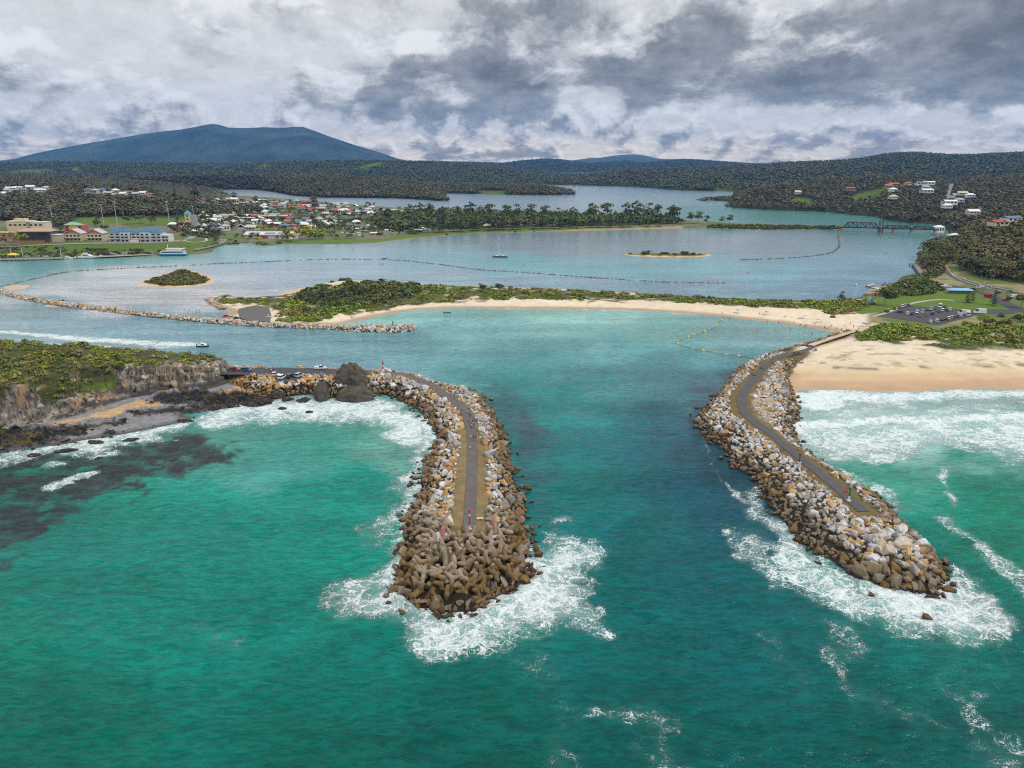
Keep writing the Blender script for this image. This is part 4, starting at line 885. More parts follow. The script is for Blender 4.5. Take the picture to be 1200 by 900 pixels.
# ---- left headland
HL = [(-420,640,1),(-250,565,1.5),(-60,520,1.5),(0,505,1.5),(30,499,1.5),(60,491,1.8),(100,481,2),(140,467,2),(170,461,2),(200,458,2),(235,455,2),(255,449,2.5),(265,441,3.5)]
hp = [tuple(float(q) for q in P(a, b, c)[:2]) for a, b, c in HL] + [(-126., 314.), (-150., 326.), (-200., 334.), (-300., 340.), (-480., 345.), (-560., 300.)]
HD = Land.__new__(Land); HD.poly = catmull(hp, 5, True)
def hd_h(d, X, Y, U, V):
    Hx = np.interp(X, [-260, -210, -190, -170, -150, -140, -132, -126, -120], [17, 16.4, 15.2, 13, 11.2, 10.4, 9, 7, 4])
    wd = 6.5 + 9 * sst(U, 38, 60) * (1 - sst(U, 120, 150)) - 1.5 * sst(U, 150, 180)
    rib = (fbm(X / 7, Y / 14, 4, 91, .6) - .5) * 8 + (fbm(X / 2.2, Y / 2.6, 4, 95, .62) - .5) * 5.0
    dd = d + rib * sst(d, 0, 3) * (1 - sst(d, 14, 22))
    t = np.clip(dd / wd, 0, 1); led = t + .075 * np.sin(t * 19 + 4 * fbm(X / 9, Y / 9, 2, 4))
    back = 1 - sst(Y, 309, 332) * .92
    return 1.6 * sst(d, -4, 0) - 4 * (d < -4) + (Hx - 1.6) * (.88 * led + .12 * sst(dd, 0, wd * 2.2)) * back * (d > 0) + (fbm(X / 6, Y / 6, 4, 97) - .5) * 1.2 * sst(d, 2, 6)
HD.hf = hd_h
CVEG = [[(-80,380),(30,400),(45,425),(17,428),(18,450),(6,462),(-80,480)], [(40,424),(88,416),(112,416),(135,440),(142,447),(134,455),(100,461),(80,467),(48,476),(44,462),(60,452),(50,440)], [(130,414),(148,414),(146,430),(134,432)], [(184,440),(190,440),(190,450),(184,450)], [(-80,380),(60,385),(260,405),(262,422),(235,423),(180,422),(150,420),(90,424),(30,428),(-80,432)]]
def hd_c(d, X, Y, Z, U, V):
    n = fbm(X / 3, Z / 2.2 + Y / 9, 5, 111, .6); n2 = fbm(X / 9, Z / 5 + Y / 20, 4, 115)
    C = np.zeros(U.shape + (3,)) + A(.20, .178, .15)
    C = cmix(C, sst(n2, .48, .62) * .9, A(.30, .21, .125)); C = cmix(C, sst(n, .47, .56) * .9, A(.07, .062, .055))
    C = cmix(C, sst(fbm(X / 2.2, Z / 1.2 + Y / 8, 4, 119), .56, .66) * .8, A(.40, .355, .30)); C = cmix(C, (1 - sst(fbm(X / 1.6 + Z / 3, Z / 1.8 + Y / 9, 5, 121, .62), .36, .43)) * .85, A(.05, .045, .042))
    C = cmix(C, (1 - sst(Z + (n - .5) * 3, 2.6, 5.5)) * sst(U, 120, 160) * .85, A(.045, .042, .042))
    C = cmix(C, pm(U, V, [(20,432),(28,430),(30,480),(20,480)], 4) * .6, A(.40, .26, .15))
    vg = np.zeros(U.shape)
    for q in CVEG: vg = np.maximum(vg, pm(U + (n - .5) * 16, V + (n2 - .5) * 16, q, 3))
    vg = np.maximum(vg, sst(Z, 11.2, 12.4) * sst(d, 9, 12))
    vg = vg * (1 - pm(U, V, [(82,436),(92,436),(94,452),(84,454)], 3) * .9)
    C = cmix(C, vg * sst(n2, .18, .34), A(.055, .062, .02) * (.6 + .9 * n)[..., None])
    C = cmix(C, pm(U, V, [(98,452),(134,446),(140,449),(132,455),(100,461)], 3), A(.10, .15, .02))
    return C
HD.build('headland', (-230, 404, 275, 590), (1.0, .4), hd_c, M_ROCKY, 4, smooth=False, label='rocky headland with scrub on top beside the cove')

def rock_skin(name, X, Y, z, R, pal_, label, kind, flat=1.0, tilt=1.0):
    """broken blocks standing out of a rock face or shelf, one mesh"""
    n = len(X); idx = rng.integers(0, len(RK), n); rot = randrot(n, tilt); sc = R[:, None] * rng.uniform(.6, 1.3, (n, 3)) * [1, 1, flat]; T = np.stack([X, Y, z], 1)
    col = np.array(pal_)[rng.integers(0, len(pal_), n)] * rng.uniform(.7, 1.3, (n, 1)); by = {}; Vs_, Cs_, k0 = [], [], 0
    for j, (v, f) in enumerate(RK):
        m = idx == j
        if not m.any(): continue
        a, b, c = place(v, f, np.ones((len(v), 3)), T[m], sc[m], rot[m], col[m])
        for q in b: by.setdefault(q.shape[1], []).append(q + k0)
        Vs_.append(a); Cs_.append(c); k0 += len(a)
    link(name, np_mesh(name, np.concatenate(Vs_), [np.concatenate(q) for q in by.values()], M_BLACK, np.concatenate(Cs_)), kind=kind, label=label)
n = 26000; X = rng.uniform(-300, -118, n); Y = rng.uniform(HD.poly[:, 1].min(), 325, n); m = inside(X, Y, HD.poly); X, Y = X[m], Y[m]; d = sdist(X, Y, HD.poly); z = HD.z(X, Y); U, V = proj(X, Y, z)
m = (d > 1.5) & (d < 10) & (z < 13) & (z > 2.4) & ~inside(U, V, np.array(CVEG[1])) & ~inside(U, V, np.array(CVEG[0])) & (rng.random(len(X)) < .42); X, Y, z = X[m], Y[m], z[m]
rock_skin('rock_face', X, Y, z - .35, np.clip(rng.lognormal(-.45, .45, len(X)), .25, 1.9), [A(.18, .16, .135), A(.26, .215, .165), A(.30, .21, .125), A(.11, .10, .09), A(.07, .065, .06), A(.36, .315, .26), A(.21, .185, .16)], 'broken rock blocks of the headland cliff', 'structure', 1.0, 1.0)
# ---- rock shelf, shingle and sand below the cliff
SHELF = W([(-420,680),(-250,610),(-60,548),(0,530),(50,524),(100,516),(150,508),(190,500),(216,494),(225,489),(215,486),(236,482),(262,477),(290,474),(318,470),(330,462),(300,440),(262,432),(200,430),(100,430),(-60,450),(-420,560)])
SH = Land.__new__(Land); SH.poly = catmull(SHELF, 5, True)
DARKP = [[(-80,500),(0,500),(40,502),(100,498),(146,491),(148,496),(120,499),(104,503),(100,510),(60,512),(80,516),(40,522),(0,528),(-80,545)], [(150,482),(200,478),(236,474),(250,470),(252,478),(225,484),(190,484),(160,488)], [(122,504),(132,505),(128,510),(118,509)], [(245,463),(280,457),(312,462),(318,472),(300,478),(262,480),(240,480)], [(190,462),(236,455),(250,462),(240,472),(205,472),(170,472)]]
SANDP = [[(60,494),(100,488),(140,476),(150,476),(140,486),(128,491),(100,489),(90,494),(70,498)], [(143,475),(160,468),(190,470),(188,476),(150,478)], [(195,466),(225,466),(226,469),(196,471)], [(258,459),(276,451),(300,456),(292,466),(262,464)]]
def sh_h(d, X, Y, U, V):
    dk = np.zeros(U.shape)
    for q in DARKP: dk = np.maximum(dk, pm(U, V, q, 4))
    return np.where(d > 0, np.minimum(d * .07, 1.3), d * .2) + dk * (sst(fbm(X / 4, Y / 1.6, 4, 141, .6), .38, .7) * 1.9 - .25)
def sh_c(d, X, Y, Z, U, V):
    n = fbm(X / 4, Y / 3, 5, 131, .6); n2 = fbm(X / 14, Y / 6, 4, 133)
    C = np.zeros(U.shape + (3,)) + A(.22, .215, .22); C = C * (.72 + .55 * n)[..., None]
    C = cmix(C, sst(n, .55, .66) * .6 * sst(n2, .42, .6), A(.12, .06, .055))
    for q in SANDP: C = cmix(C, pm(U + (n - .5) * 16, V + (n2 - .5) * 5, q, 1.6), A(.47, .32, .165))
    for q in DARKP: C = cmix(C, pm(U + (n - .5) * 26, V + (n - .5) * 7, q, 2), A(.022, .021, .021))
    dk = sst(fbm(X / 5, Y / 2.5, 4, 137), .52, .66) * pm(U, V, [(-80,504),(110,500),(110,520),(-80,545)], 6)
    C = cmix(C, dk * .8, A(.11, .085, .015))
    C = cmix(C, (1 - sst(d, .5, 5)) * .8, A(.05, .046, .046))
    return C
SH.hf = sh_h
SH.build('shore', (-250, 428, 345, 640), (1.2, .8), sh_c, M_ROCKY, 6, smooth=False, label='grey shingle, sand patches and black rock shelf below cliff')

n = 12000; X = rng.uniform(-300, -80, n); Y = rng.uniform(180, 320, n); d = sdist(X, Y, SH.poly); m = d > -2.5; X, Y, d = X[m], Y[m], d[m]; z = SH.z(X, Y); U, V = proj(X, Y, z); dk = np.zeros(len(X))
for q in DARKP: dk = np.maximum(dk, pm(U, V, q, 3))
m = (rng.random(len(X)) < dk * .9 + .05 * (d < 3)); X, Y, z = X[m], Y[m], z[m]
rock_skin('reef_rocks', X, Y, z, np.clip(rng.lognormal(-.45, .4, len(X)), .25, 1.6), [A(.026, .025, .025), A(.036, .033, .03), A(.05, .042, .028), A(.10, .072, .016), A(.02, .02, .021)], 'black and ochre rocks of the wave-cut shelf', 'stuff', .55, .5)
def lump(w_, dpt, h_, seed, rough=.35, sub=4):
    bm = bmesh.new(); bmesh.ops.create_icosphere(bm, subdivisions=sub, radius=1)
    V = np.array([v.co[:] for v in bm.verts]); F = np.array([[v.index for v in f.verts] for f in bm.faces]); bm.free()
    a = fbm(V[:, 0] * 1.6 + V[:, 2] + seed * 3.1, V[:, 1] * 1.6 - V[:, 2] * .7, 5, seed, .62) - .5
    b = np.abs(fbm(V[:, 0] * 3 + seed, V[:, 2] * 3 + V[:, 1] * 2, 4, seed + 5) - .5)
    V = V * (1 + rough * 2.0 * a - rough * 1.3 * b)[:, None]; V[:, 2] = np.where(V[:, 2] < -.3, -.3, V[:, 2])
    g = fbm(V[:, 0] * 4 + seed, V[:, 2] * 5 + V[:, 1] * 4, 4, seed + 9)
    C = (A(.030, .027, .025) if h_ < 5 else A(.078, .066, .054))[None] * (.45 + 1.1 * g)[:, None]; tt = sst(g, .5, .66)[:, None] * sst(fbm(V[:, 0] * 2, V[:, 1] * 2 + V[:, 2], 3, seed + 2), .4, .62)[:, None]
    C = C * (1 - tt) + np.array([.13, .085, .028]) * tt
    return np_mesh('rock_outcrop', V * np.array([w_, dpt, h_]), F, M_BLACK, C, False)
LUMPS = [(411,459,40,13,15.5,'tall black rock stack at the start of left breakwater'), (416,469,40,9,7.0,'low dark rock lump at the foot of the tall stack'), (376,468,17,9,9.0,'slim upright black rock standing in the surf'), (323,466,18,6,3.6,'black rock between tan rubble and surf'), (336,469,11,3.5,1.6,'small black rock awash below the parked cars'),
         (281,468,26,6,2.2,'flat black slab beside the cove sand'), (304,474,22,6,2.6,'dark ochre-edged rock in the surf corner'), (268,477,14,4,1.5,'low black rock awash left of the cove'), (249,480,16,4,1.6,'low dark reef rock under the nose of headland'), (257,463,9,4,2.6,'rounded brown boulder on the cove sand'), (270,459,12,4,2.0,'black rock wedge against the headland nose'),
         (354,470,14,5,1.0,'wet purple reef rock in the white water'), (362,483,8,2,.7,'small reddish rock awash in the cove'), (216,494,18,3,1.0,'ochre rock shelf at the breaking edge'), (128,508,11,3,1.3,'lone black rock on grey shingle'), (152,516,16,3,.8,'brown rock in the foam left of the reef point'), (110,519,16,3,.8,'mottled brown rock awash beside the shingle'), (75,529,22,3,.8,'long brown reef rock in the foam at left'), (38,534,14,3,.7,'low ochre reef rock near the left edge'), (115,537,8,2,.6,'tiny dark rock in the outer foam'),
         (330,479,10,2.5,.7,'wet black rock in middle of the cove foam'), (60,507,40,9,2.4,'broad black rock shelf streaked with ochre'), (20,515,44,9,2.2,'large black shelf at the left water edge'), (118,495,30,5,1.6,'black rock spine on sand below the gully'), (215,478,44,7,1.8,'long black ledge below the bare cliff'), (170,487,16,4,1.0,'flat black rock on wet sand'), (240,470,22,7,2.8,'black rock foot of the headland nose')]
for i, (px, py, w_, dp, hh, lb) in enumerate(LUMPS):
    X_, Y_, _ = P(px, py, .3); sc = math.hypot(float(Y_), HCAM) / FPX
    link('rock_outcrop', lump(w_ * sc * .55, dp * .55, hh * .8, 200 + i * 7, (.22 if hh > 6 else .34) if hh > 3 else .62, sub=5 if w_ > 20 else 4), None, (X_, Y_ + dp * .3, .1), rng.uniform(-.2, .2), 1, None, lb, 'rock')
# loose rocks in the swash around the heads
for i, (px, py, w_, lb) in enumerate([(459,660,7,'left'), (463,675,8,'left'), (459,690,6,'left'), (500,728,6,'front'), (513,727,6,'front'), (518,716,10,'front'), (526,729,6,'front'), (558,728,10,'front'), (584,706,8,'right'), (582,714,7,'right'), (590,712,6,'right'), (626,668,8,'right'), (633,672,7,'right'), (638,665,5,'right'), (618,676,8,'right'), (619,682,6,'right'), (617,606,8,'channel side'), (632,617,5,'channel side')]):
    X_, Y_, _ = P(px, py, .2); sc = math.hypot(float(Y_), HCAM) / FPX
    link('swash_rock', RKM[i % 14], None, (X_, Y_, .1), (0, 0, i), w_ * sc * .55, A(.12, .06, .05), None, 'rock', 'loose rocks awash around left breakwater head')['label'] = f'small dark red-brown rock awash at the {lb} of left breakwater head'
for i, (px, py, w_) in enumerate([(1112,692,12), (1087,724,12), (1020,697,7), (1098,690,8), (938,650,6), (934,632,7), (958,660,6)]):
    X_, Y_, _ = P(px, py, .2); sc = math.hypot(float(Y_), HCAM) / FPX
    link('swash_rock', RKM[(i + 4) % 14], None, (X_, Y_, .1), (0, 0, i), w_ * sc * .6, A(.13, .07, .05), 'small dark red-brown rock awash beside right breakwater tip', 'rock', 'loose rocks awash around right breakwater tip')
# ================================================================== vegetation
def fol_mat():
    m, k, bs = new_mat('foliage')
    c = k.mix(1.0, k.attr('Col'), k.n('ShaderNodeObjectInfo').outputs['Color'], 'MULTIPLY')
    c = k.mix(1.0, c, (1.22, 1.22, 1.15, 1), 'MULTIPLY'); k.put(bs.inputs['Base Color'], c); bs.inputs['Roughness'].default_value = .75; bs.inputs['Specular IOR Level'].default_value = .2
    return m
M_FOL = fol_mat(); M_BARK = vc_mat('bark', .9, .15)
def leaves(lobes, n, leaf, seed, flat=.35, up=.3, var=1.0):
    """leaf sprays through the outer part of several lobes: V, F, C"""
    r = np.random.default_rng(seed); L = np.array(lobes, float); vol = L[:, 3] * L[:, 4] * L[:, 5]; vol = vol ** .75
    li = r.choice(len(L), n, p=vol / vol.sum()); d = r.normal(size=(n, 3)); d /= np.linalg.norm(d, axis=1)[:, None]
    d[:, 2] = np.where(d[:, 2] < -.35, -d[:, 2], d[:, 2])
    c = L[li, :3] + d * L[li, 3:6] * (r.uniform(.45, 1.0, n) ** .6)[:, None]
    nrm = d + r.normal(0, .55, (n, 3)) + [0, 0, up]; nrm /= np.linalg.norm(nrm, axis=1)[:, None]
    a = np.cross(nrm, r.normal(size=(n, 3))); a /= np.linalg.norm(a, axis=1)[:, None]; b = np.cross(nrm, a)
    s = leaf * r.uniform(.6, 1.35, n)[:, None]; w = s * r.uniform(.5, .9, n)[:, None]
    V = np.stack([c - a * s - b * w * .4, c - b * w + a * s * .15, c + a * s, c + b * w - a * s * .1], 1)
    C = np.repeat((r.uniform(1 - .38 * var, 1 + .4 * var, n) * (1 - .25 * var + .5 * var * r.random(len(L))[li]))[:, None], 4, 0) * np.ones(3)
    C[:, 0] *= np.repeat(r.uniform(.85, 1.2, n), 4)
    return V.reshape(-1, 3), np.arange(4 * n).reshape(-1, 4), C
def merge_pf(*parts):
    V, F, C, k0 = [], [], [], 0
    for v, f, c in parts:
        V.append(v); C.append(c); F.append(f + k0); k0 += len(v)
    return np.concatenate(V), np.concatenate(F), np.concatenate(C)
def bush_lobes(r, nl): return [(r.uniform(-.5, .5), r.uniform(-.5, .5), r.uniform(.1, .45), r.uniform(.4, .7), r.uniform(.4, .7), r.uniform(.3, .55)) for _ in range(nl)]
def mk_bush(seed, n=90, leaf=.2):
    return leaves(bush_lobes(np.random.default_rng(seed), 5), n, leaf, seed)
BUSHP = [mk_bush(i) for i in range(6)]; BUSHF = [mk_bush(20 + i, 150, .16) for i in range(5)]
def trunk_mb(h, r, limbs, seed, col=(.30, .26, .21)):
    g = np.random.default_rng(seed); b = MB(); p = np.array([0, 0, -.05]); 
    pts = [p, np.array([g.uniform(-.03, .03), g.uniform(-.03, .03), h * .35]), np.array([g.uniform(-.06, .06), g.uniform(-.06, .06), h * .7])]
    for i in range(2): b.tube(pts[i], pts[i + 1], r * (1 - .3 * i), r * (.7 - .25 * i), 6, col, False)
    for q in limbs: 
        m = pts[1] * .4 + pts[2] * .6; b.tube(m, np.array(q[:3]), r * .42, r * .12, 5, col, False)
    return b
def euc(seed, nl=7, n=260, leaf=.055, spread=.24, base=.26):
    r = np.random.default_rng(seed); L = []
    for i in range(nl):
        a = i * 2.4 + r.uniform(-.5, .5); q = r.uniform(.2, 1) * spread; z = r.uniform(base, .84)
        L.append((math.cos(a) * q, math.sin(a) * q, z, r.uniform(.14, .24), r.uniform(.14, .24), r.uniform(.10, .17)))
    L.append((0, 0, .84, .17, .17, .14)); L.append((0, 0, .5, .2, .2, .2)); return L, leaves(L, n, leaf, seed), trunk_mb(1, .022, L, seed)
def conifer(seed, n=330, wide=.23):
    r = np.random.default_rng(seed); P_ = []; 
    t = r.random(n) ** .8; z = .12 + .86 * t; rad = wide * (1.04 - t) ** .85 * r.uniform(.35, 1.0, n); a = r.uniform(0, 6.283, n)
    z = np.round(z * 14) / 14 + r.normal(0, .008, n)
    c = np.stack([np.cos(a) * rad, np.sin(a) * rad, z - rad * .12], 1); o = np.stack([np.cos(a), np.sin(a), -.12 + 0 * a], 1); sd = np.stack([-np.sin(a), np.cos(a), 0 * a], 1)
    s = (.035 + .05 * (1 - t))[:, None]; w = s * .55; up = np.array([0, 0, 1.0])
    V = np.stack([c - o * s, c + sd * w - up * w * .2, c + o * s, c - sd * w - up * w * .2], 1); C = np.repeat(r.uniform(.6, 1.35, n)[:, None], 4, 0) * np.ones(3)
    return (V.reshape(-1, 3), np.arange(4 * n).reshape(-1, 4), C), trunk_mb(1.25, .016, [], seed)
def rnd_tree(seed, n=190, leaf=.07):
    r = np.random.default_rng(seed); L = [(r.uniform(-.24, .24), r.uniform(-.24, .24), r.uniform(.42, .78), r.uniform(.18, .28), r.uniform(.18, .28), r.uniform(.14, .2)) for _ in range(7)]
    return L, leaves(L, n, leaf, seed), trunk_mb(.7, .03, L, seed)
TREE = {}
def reg(kind, variants): TREE[kind] = variants
def mk(kind, crown, trunk):
    v, f, c = crown; return (np_mesh('crown', v, f, M_FOL, c), trunk.data('trunk', M_BARK))
reg('euc', [mk('euc', *euc(300 + i)[1:]) for i in range(5)])
reg('gum', [mk('gum', *euc(330 + i, 6, 150, .05, .32, .5)[1:]) for i in range(3)])
reg('pine', [mk('pine', *conifer(340 + i)) for i in range(3)])
reg('round', [mk('round', *rnd_tree(350 + i)[1:]) for i in range(3)])
reg('oak', [mk('oak', *rnd_tree(360 + i, 300, .05)[1:]) for i in range(3)])
LAB = []
def tree(kind, X, Y, z, h, col, desc, x, wide=1.0, group='trees'):
    cr, tr = random.choice(TREE[kind]); nm = {'pine': 'pine_tree', 'oak': 'she_oak', 'euc': 'eucalyptus_tree', 'gum': 'gum_tree', 'round': 'broadleaf_tree'}[kind]
    t = thing(nm, (X, Y, z), random.uniform(0, 6.28), (h * wide, h * wide, h), cat='tree', group=group)
    link('trunk', tr, t); g = random.uniform(.8, 1.2); link('crown', cr, t, color=np.asarray(col) * g); LAB.append((t, desc, x)); return t
G_E = [A(.10, .098, .04), A(.085, .10, .034), A(.072, .095, .032), A(.125, .105, .048)]
G_D = A(.038, .062, .026); G_B = A(.13, .135, .018); G_G = A(.050, .085, .020)

# ---- far and middle forest: one mass per hill
def fproto(seed, n, leaf, trunk=True):
    r = np.random.default_rng(seed); L = [(r.uniform(-.45, .45), r.uniform(-.45, .45), r.uniform(.85, 1.55), r.uniform(.4, .65), r.uniform(.4, .65), r.uniform(.3, .5)) for _ in range(4)]
    p = leaves(L, n, leaf, seed, up=1.1 if n > 30 else 2.2, var=.38 if n > 30 else .24)
    if trunk:
        w = .05; V = np.array([[-w, 0, -.4], [w, 0, -.4], [w * .6, .02, 1.4], [-w * .6, .02, 1.4], [0, -w, -.4], [0, w, -.4], [.02, w * .6, 1.4], [.02, -w * .6, 1.4]]); 
        p = merge_pf(p, (V, np.array([[0, 1, 2, 3], [4, 5, 6, 7]]), np.tile(A(1.35, 1.35, 1.7), (8, 1))))
    return p
FP = {'near': [fproto(500 + i, 46, .27) for i in range(5)], 'mid': [fproto(520 + i, 20, .40) for i in range(5)], 'far': [fproto(540 + i, 10, .58, False) for i in range(4)]}
def mass(name, X, Y, Z, R, col, protos, label, kind='stuff', rz=1.0, nm='forest'):
    idx = rng.integers(0, len(protos), len(X)); T = np.stack([X, Y, Z], 1); S = np.stack([R, R, R * rz * rng.uniform(.8, 1.25, len(X))], 1)
    Vs_, Fs_, Cs_, k0 = [], [], [], 0
    for j, (v, f, c) in enumerate(protos):
        m = idx == j
        if not m.any(): continue
        a, b, cc = place(v, [f], c, T[m], S[m], rng.uniform(0, 6.283, m.sum()), col[m]); Vs_.append(a); Cs_.append(cc); Fs_.append(b[0] + k0); k0 += len(a)
    return link(nm, np_mesh(nm, np.concatenate(Vs_), np.concatenate(Fs_), M_FOL, np.concatenate(Cs_)), kind=kind, label=label)
def pal(X, Y, sc, seed, cols, var=.2):
    n = fbm(X / sc, Y / sc, 3, seed); n = np.clip((n - .25) / .5, 0, .999) * (len(cols) - 1); i = n.astype(int); f = (n - i)[:, None]; c = np.array(cols)
    return (c[i] * (1 - f) + c[np.minimum(i + 1, len(cols) - 1)] * f) * rng.uniform(1 - var, 1 + var, (len(X), 1))
def forest(seed, n, R, protos, cols, label, keep=None, hz=1.0):
    G, gm, nt = RIDGES[seed]; G = G[1:nt + 3]; gm = gm[1:nt + 3]; a = G[:-1, :-1]; e1 = G[:-1, 1:] - a; e2 = G[1:, :-1] - a
    ar = np.linalg.norm(np.cross(e1, e2), axis=2).ravel(); c = rng.choice(len(ar), n, p=ar / ar.sum()); i, j = np.unravel_index(c, a.shape[:2]); u, v = rng.random((2, n))[:, :, None]
    p = G[i, j] * (1 - u) * (1 - v) + G[i, j + 1] * u * (1 - v) + G[i + 1, j] * (1 - u) * v + G[i + 1, j + 1] * u * v
    ok = gm[i, j] < .35
    if keep is not None: ok &= keep(*proj(p[:, 0], p[:, 1], p[:, 2]), p)
    p = p[ok]; r = rng.uniform(*R, len(p))
    mass('forest', p[:, 0], p[:, 1], p[:, 2] - .1 * r, r, pal(p[:, 0], p[:, 1], R[1] * 14, seed, cols), FP[protos], label, rz=hz)
C_FAR = [A(.046, .066, .036), A(.072, .08, .042), A(.055, .072, .036), A(.085, .082, .05)]
C_MID = [A(.062, .074, .036), A(.105, .09, .056), A(.07, .078, .034), A(.125, .10, .064), A(.075, .085, .036)]
C_NEAR = [A(.066, .074, .026), A(.125, .094, .044), A(.075, .085, .026), A(.145, .112, .054), A(.085, .10, .026)]
forest(4, 26000, (5.5, 9), 'far', C_FAR, 'dark forest on the long left range')
forest(6, 22000, (5.5, 9), 'far', C_FAR, 'dark forest on the right range')
forest(3, 16000, (8, 13), 'far', [A(.04, .055, .04), A(.05, .06, .04)], 'forest on the hills beyond the lake')
forest(5, 11000, (5, 8.5), 'far', C_FAR, 'forest on the far lake shore')
forest(7, 14000, (3.8, 6.5), 'mid', C_MID, 'dark woodland above the left of town')
forest(8, 14000, (3.8, 6.5), 'mid', C_MID, 'grey-brown woodland on the lake headland')
forest(9, 4000, (3.8, 6.5), 'mid', C_MID, 'woodland on the low lake peninsula')
road7 = lambda U, V, p: ~((np.abs(U - (1116 + (V - 214) * -.25)) < 4) & (V > 212) & (V < 240))
forest(10, 16000, (3.4, 6), 'mid', C_MID + [A(.07, .05, .036)], 'eucalypt woodland on the hill beyond the bridge', road7)
forest(11, 260, (3.5, 6), 'mid', C_MID, 'mangroves on the low lake point', hz=.6)
forest(12, 5200, (2.8, 5.2), 'near', C_NEAR, 'dense eucalypt forest on the hill above the road', lambda U, V, p: (V < 336 - (1160 - U) * .05))
CLEAR = np.array([(8,225),(14,222.5),(22,222),(28,225),(36,221),(40,218.5),(46,224),(48,225),(5,229),(55,222),(104,226),(112,227),(120,226),(128,228),(136,227),(145,229),(152,227),(160,229),(168,228),(176,230)], float)
# wooded slope and tree belts of the town
def belt(pts, sp, R, cols, protos, label, land, sub=4, hz=1.0, drop=.0):
    n0 = int(4000); q = np.array(pts, float); x0, y0 = q.min(0); x1, y1 = q.max(0)
    pw = W(q, 6.0 if land is None else 10.0) if False else None
    U = rng.uniform(x0, x1, sp); V = rng.uniform(y0, y1, sp); m = inside(U, V, q); U, V = U[m], V[m]
    for cx_, cy_ in CLEAR:
        m = (np.abs(U - cx_) < 5.5) & (V > cy_ - 1.5) & (V < cy_ + 6); U, V = U[~m], V[~m]
    X, Y, z = land.hit(U, V); r = rng.uniform(*R, len(X))
    mass('forest', X, Y, z - .1 * r, r, pal(X, Y, R[1] * 12, 5, cols), FP[protos], label, rz=hz)
belt([(-60,221),(100,221.5),(160,225.5),(190,230),(262,238),(300,244),(312,250),(262,253),(214,252),(150,254),(90,255),(80,262),(76,268),(30,262),(0,258),(-60,262)], 8000, (3.6, 6.2), C_MID + [A(.06, .075, .03)], 'mid', 'dark wooded slope behind the waterfront buildings', TW)
belt([(40,212),(110,213.5),(186,218),(186,230),(100,224),(40,222)], 3600, (3.8, 6.4), C_MID, 'mid', 'woodland between the crest houses and the lake', TW)
belt([(470,252),(520,250),(600,253),(700,255),(790,258),(800,263),(700,265),(600,267),(520,269),(470,272),(440,268),(440,256)], 3000, (4.0, 6.8), [G_E[1], G_E[2], A(.05, .07, .022), G_E[0]], 'near', 'park trees behind the lagoon pines', TW)
belt([(262,278),(300,276),(390,270),(440,266),(520,268),(520,272),(440,278),(390,281),(300,283)], 260, (2.4, 4.2), [G_E[1], G_E[2], A(.05, .08, .02)], 'near', 'trees among the caravans and along the foreshore', TW)
belt([(200,236),(300,236),(400,242),(470,250),(440,262),(420,268),(380,272),(300,270),(230,268),(232,252)], 1000, (2.8, 4.8), [G_E[1], G_E[2], A(.04, .07, .02), G_E[3]], 'near', 'garden trees among the town houses', TW)

# ---- scrub on the spit and dunes
def scrub(pts, n, R, cols, label, land, hz=.8, th=.4, sc=10.0, zmin=.6):
    q = np.array(pts, float); U = rng.uniform(q[:, 0].min(), q[:, 0].max(), n); V = rng.uniform(q[:, 1].min(), q[:, 1].max(), n); m = inside(U, V, q); U, V = U[m], V[m]
    X, Y, z = land.hit(U, V, 6); nn = fbm(X / sc, Y / sc, 4, 51 if sc == 10.0 else 52); m = (nn > th) & (z > zmin) & ~((pdist(U, V, [(735,352),(715,350),(690,348.5),(660,347)]) < 1.2)) & ~inside(U, V, [(277,363),(300,357),(317,359),(320,372),(316,379),(290,378),(279,374)])
    X, Y, z, nn = X[m], Y[m], z[m], nn[m]; r = rng.uniform(*R, len(X)) * (.7 + .9 * sst(nn, th, th + .18))
    mass('scrub', X, Y, z - .15 * r, r, pal(X, Y, 18, 9, cols), BUSHP, label, rz=hz, nm='scrub')
C_SC = [A(.115, .165, .022), A(.17, .20, .022), A(.09, .14, .026), A(.19, .185, .03), A(.12, .115, .05)]
scrub(VEG1, 7200, (1.1, 2.3), C_SC, 'low coastal scrub along the sand spit', SP, th=.38)
scrub([(345,352),(360,337),(390,328),(440,328),(490,332),(480,350),(430,357),(380,360)], 900, (2.0, 3.2), [G_D * 1.3, A(.075, .085, .02), A(.06, .07, .03), A(.09, .09, .02)], 'taller scrub on the wooded mound of the spit', SP, th=.30)
scrub(VEG2, 2000, (1.0, 2.0), C_SC, 'dune scrub behind the ocean beach', SP, th=.47)
scrub([(1003,394),(1040,379.5),(1075,384),(1108,389),(1140,378),(1150,384),(1135,394),(1090,397),(1040,399),(1010,399)], 620, (1.3, 2.6), C_SC, 'scrub strip along the seaward edge of the car park', SP, th=.25)
scrub([(955,361),(985,352),(1015,353),(1000,366),(975,369)], 260, (1.4, 2.4), C_SC, 'scrub at the park end of the spit', SP, th=.3)
scrub([(1150,372),(1300,366),(1300,412),(1200,405),(1140,398),(1120,388)], 700, (1.3, 2.6), C_SC, 'thick scrub beside the car park', SP, th=.40)
scrub([(1030,344),(1060,330),(1080,326),(1098,332),(1108,340),(1080,346),(1050,348)], 420, (1.8, 2.9), [G_G, A(.07, .09, .02), A(.055, .07, .02)], 'dense bushes between lawn and jetty', SP, th=.2)
scrub([(1070,310),(1080,300),(1095,296),(1106,305),(1104,318),(1095,326),(1082,322)], 260, (2.2, 3.4), [A(.07, .07, .024), A(.085, .08, .03), A(.05, .07, .02)], 'bushes on the point beside the road', SP, th=.1)
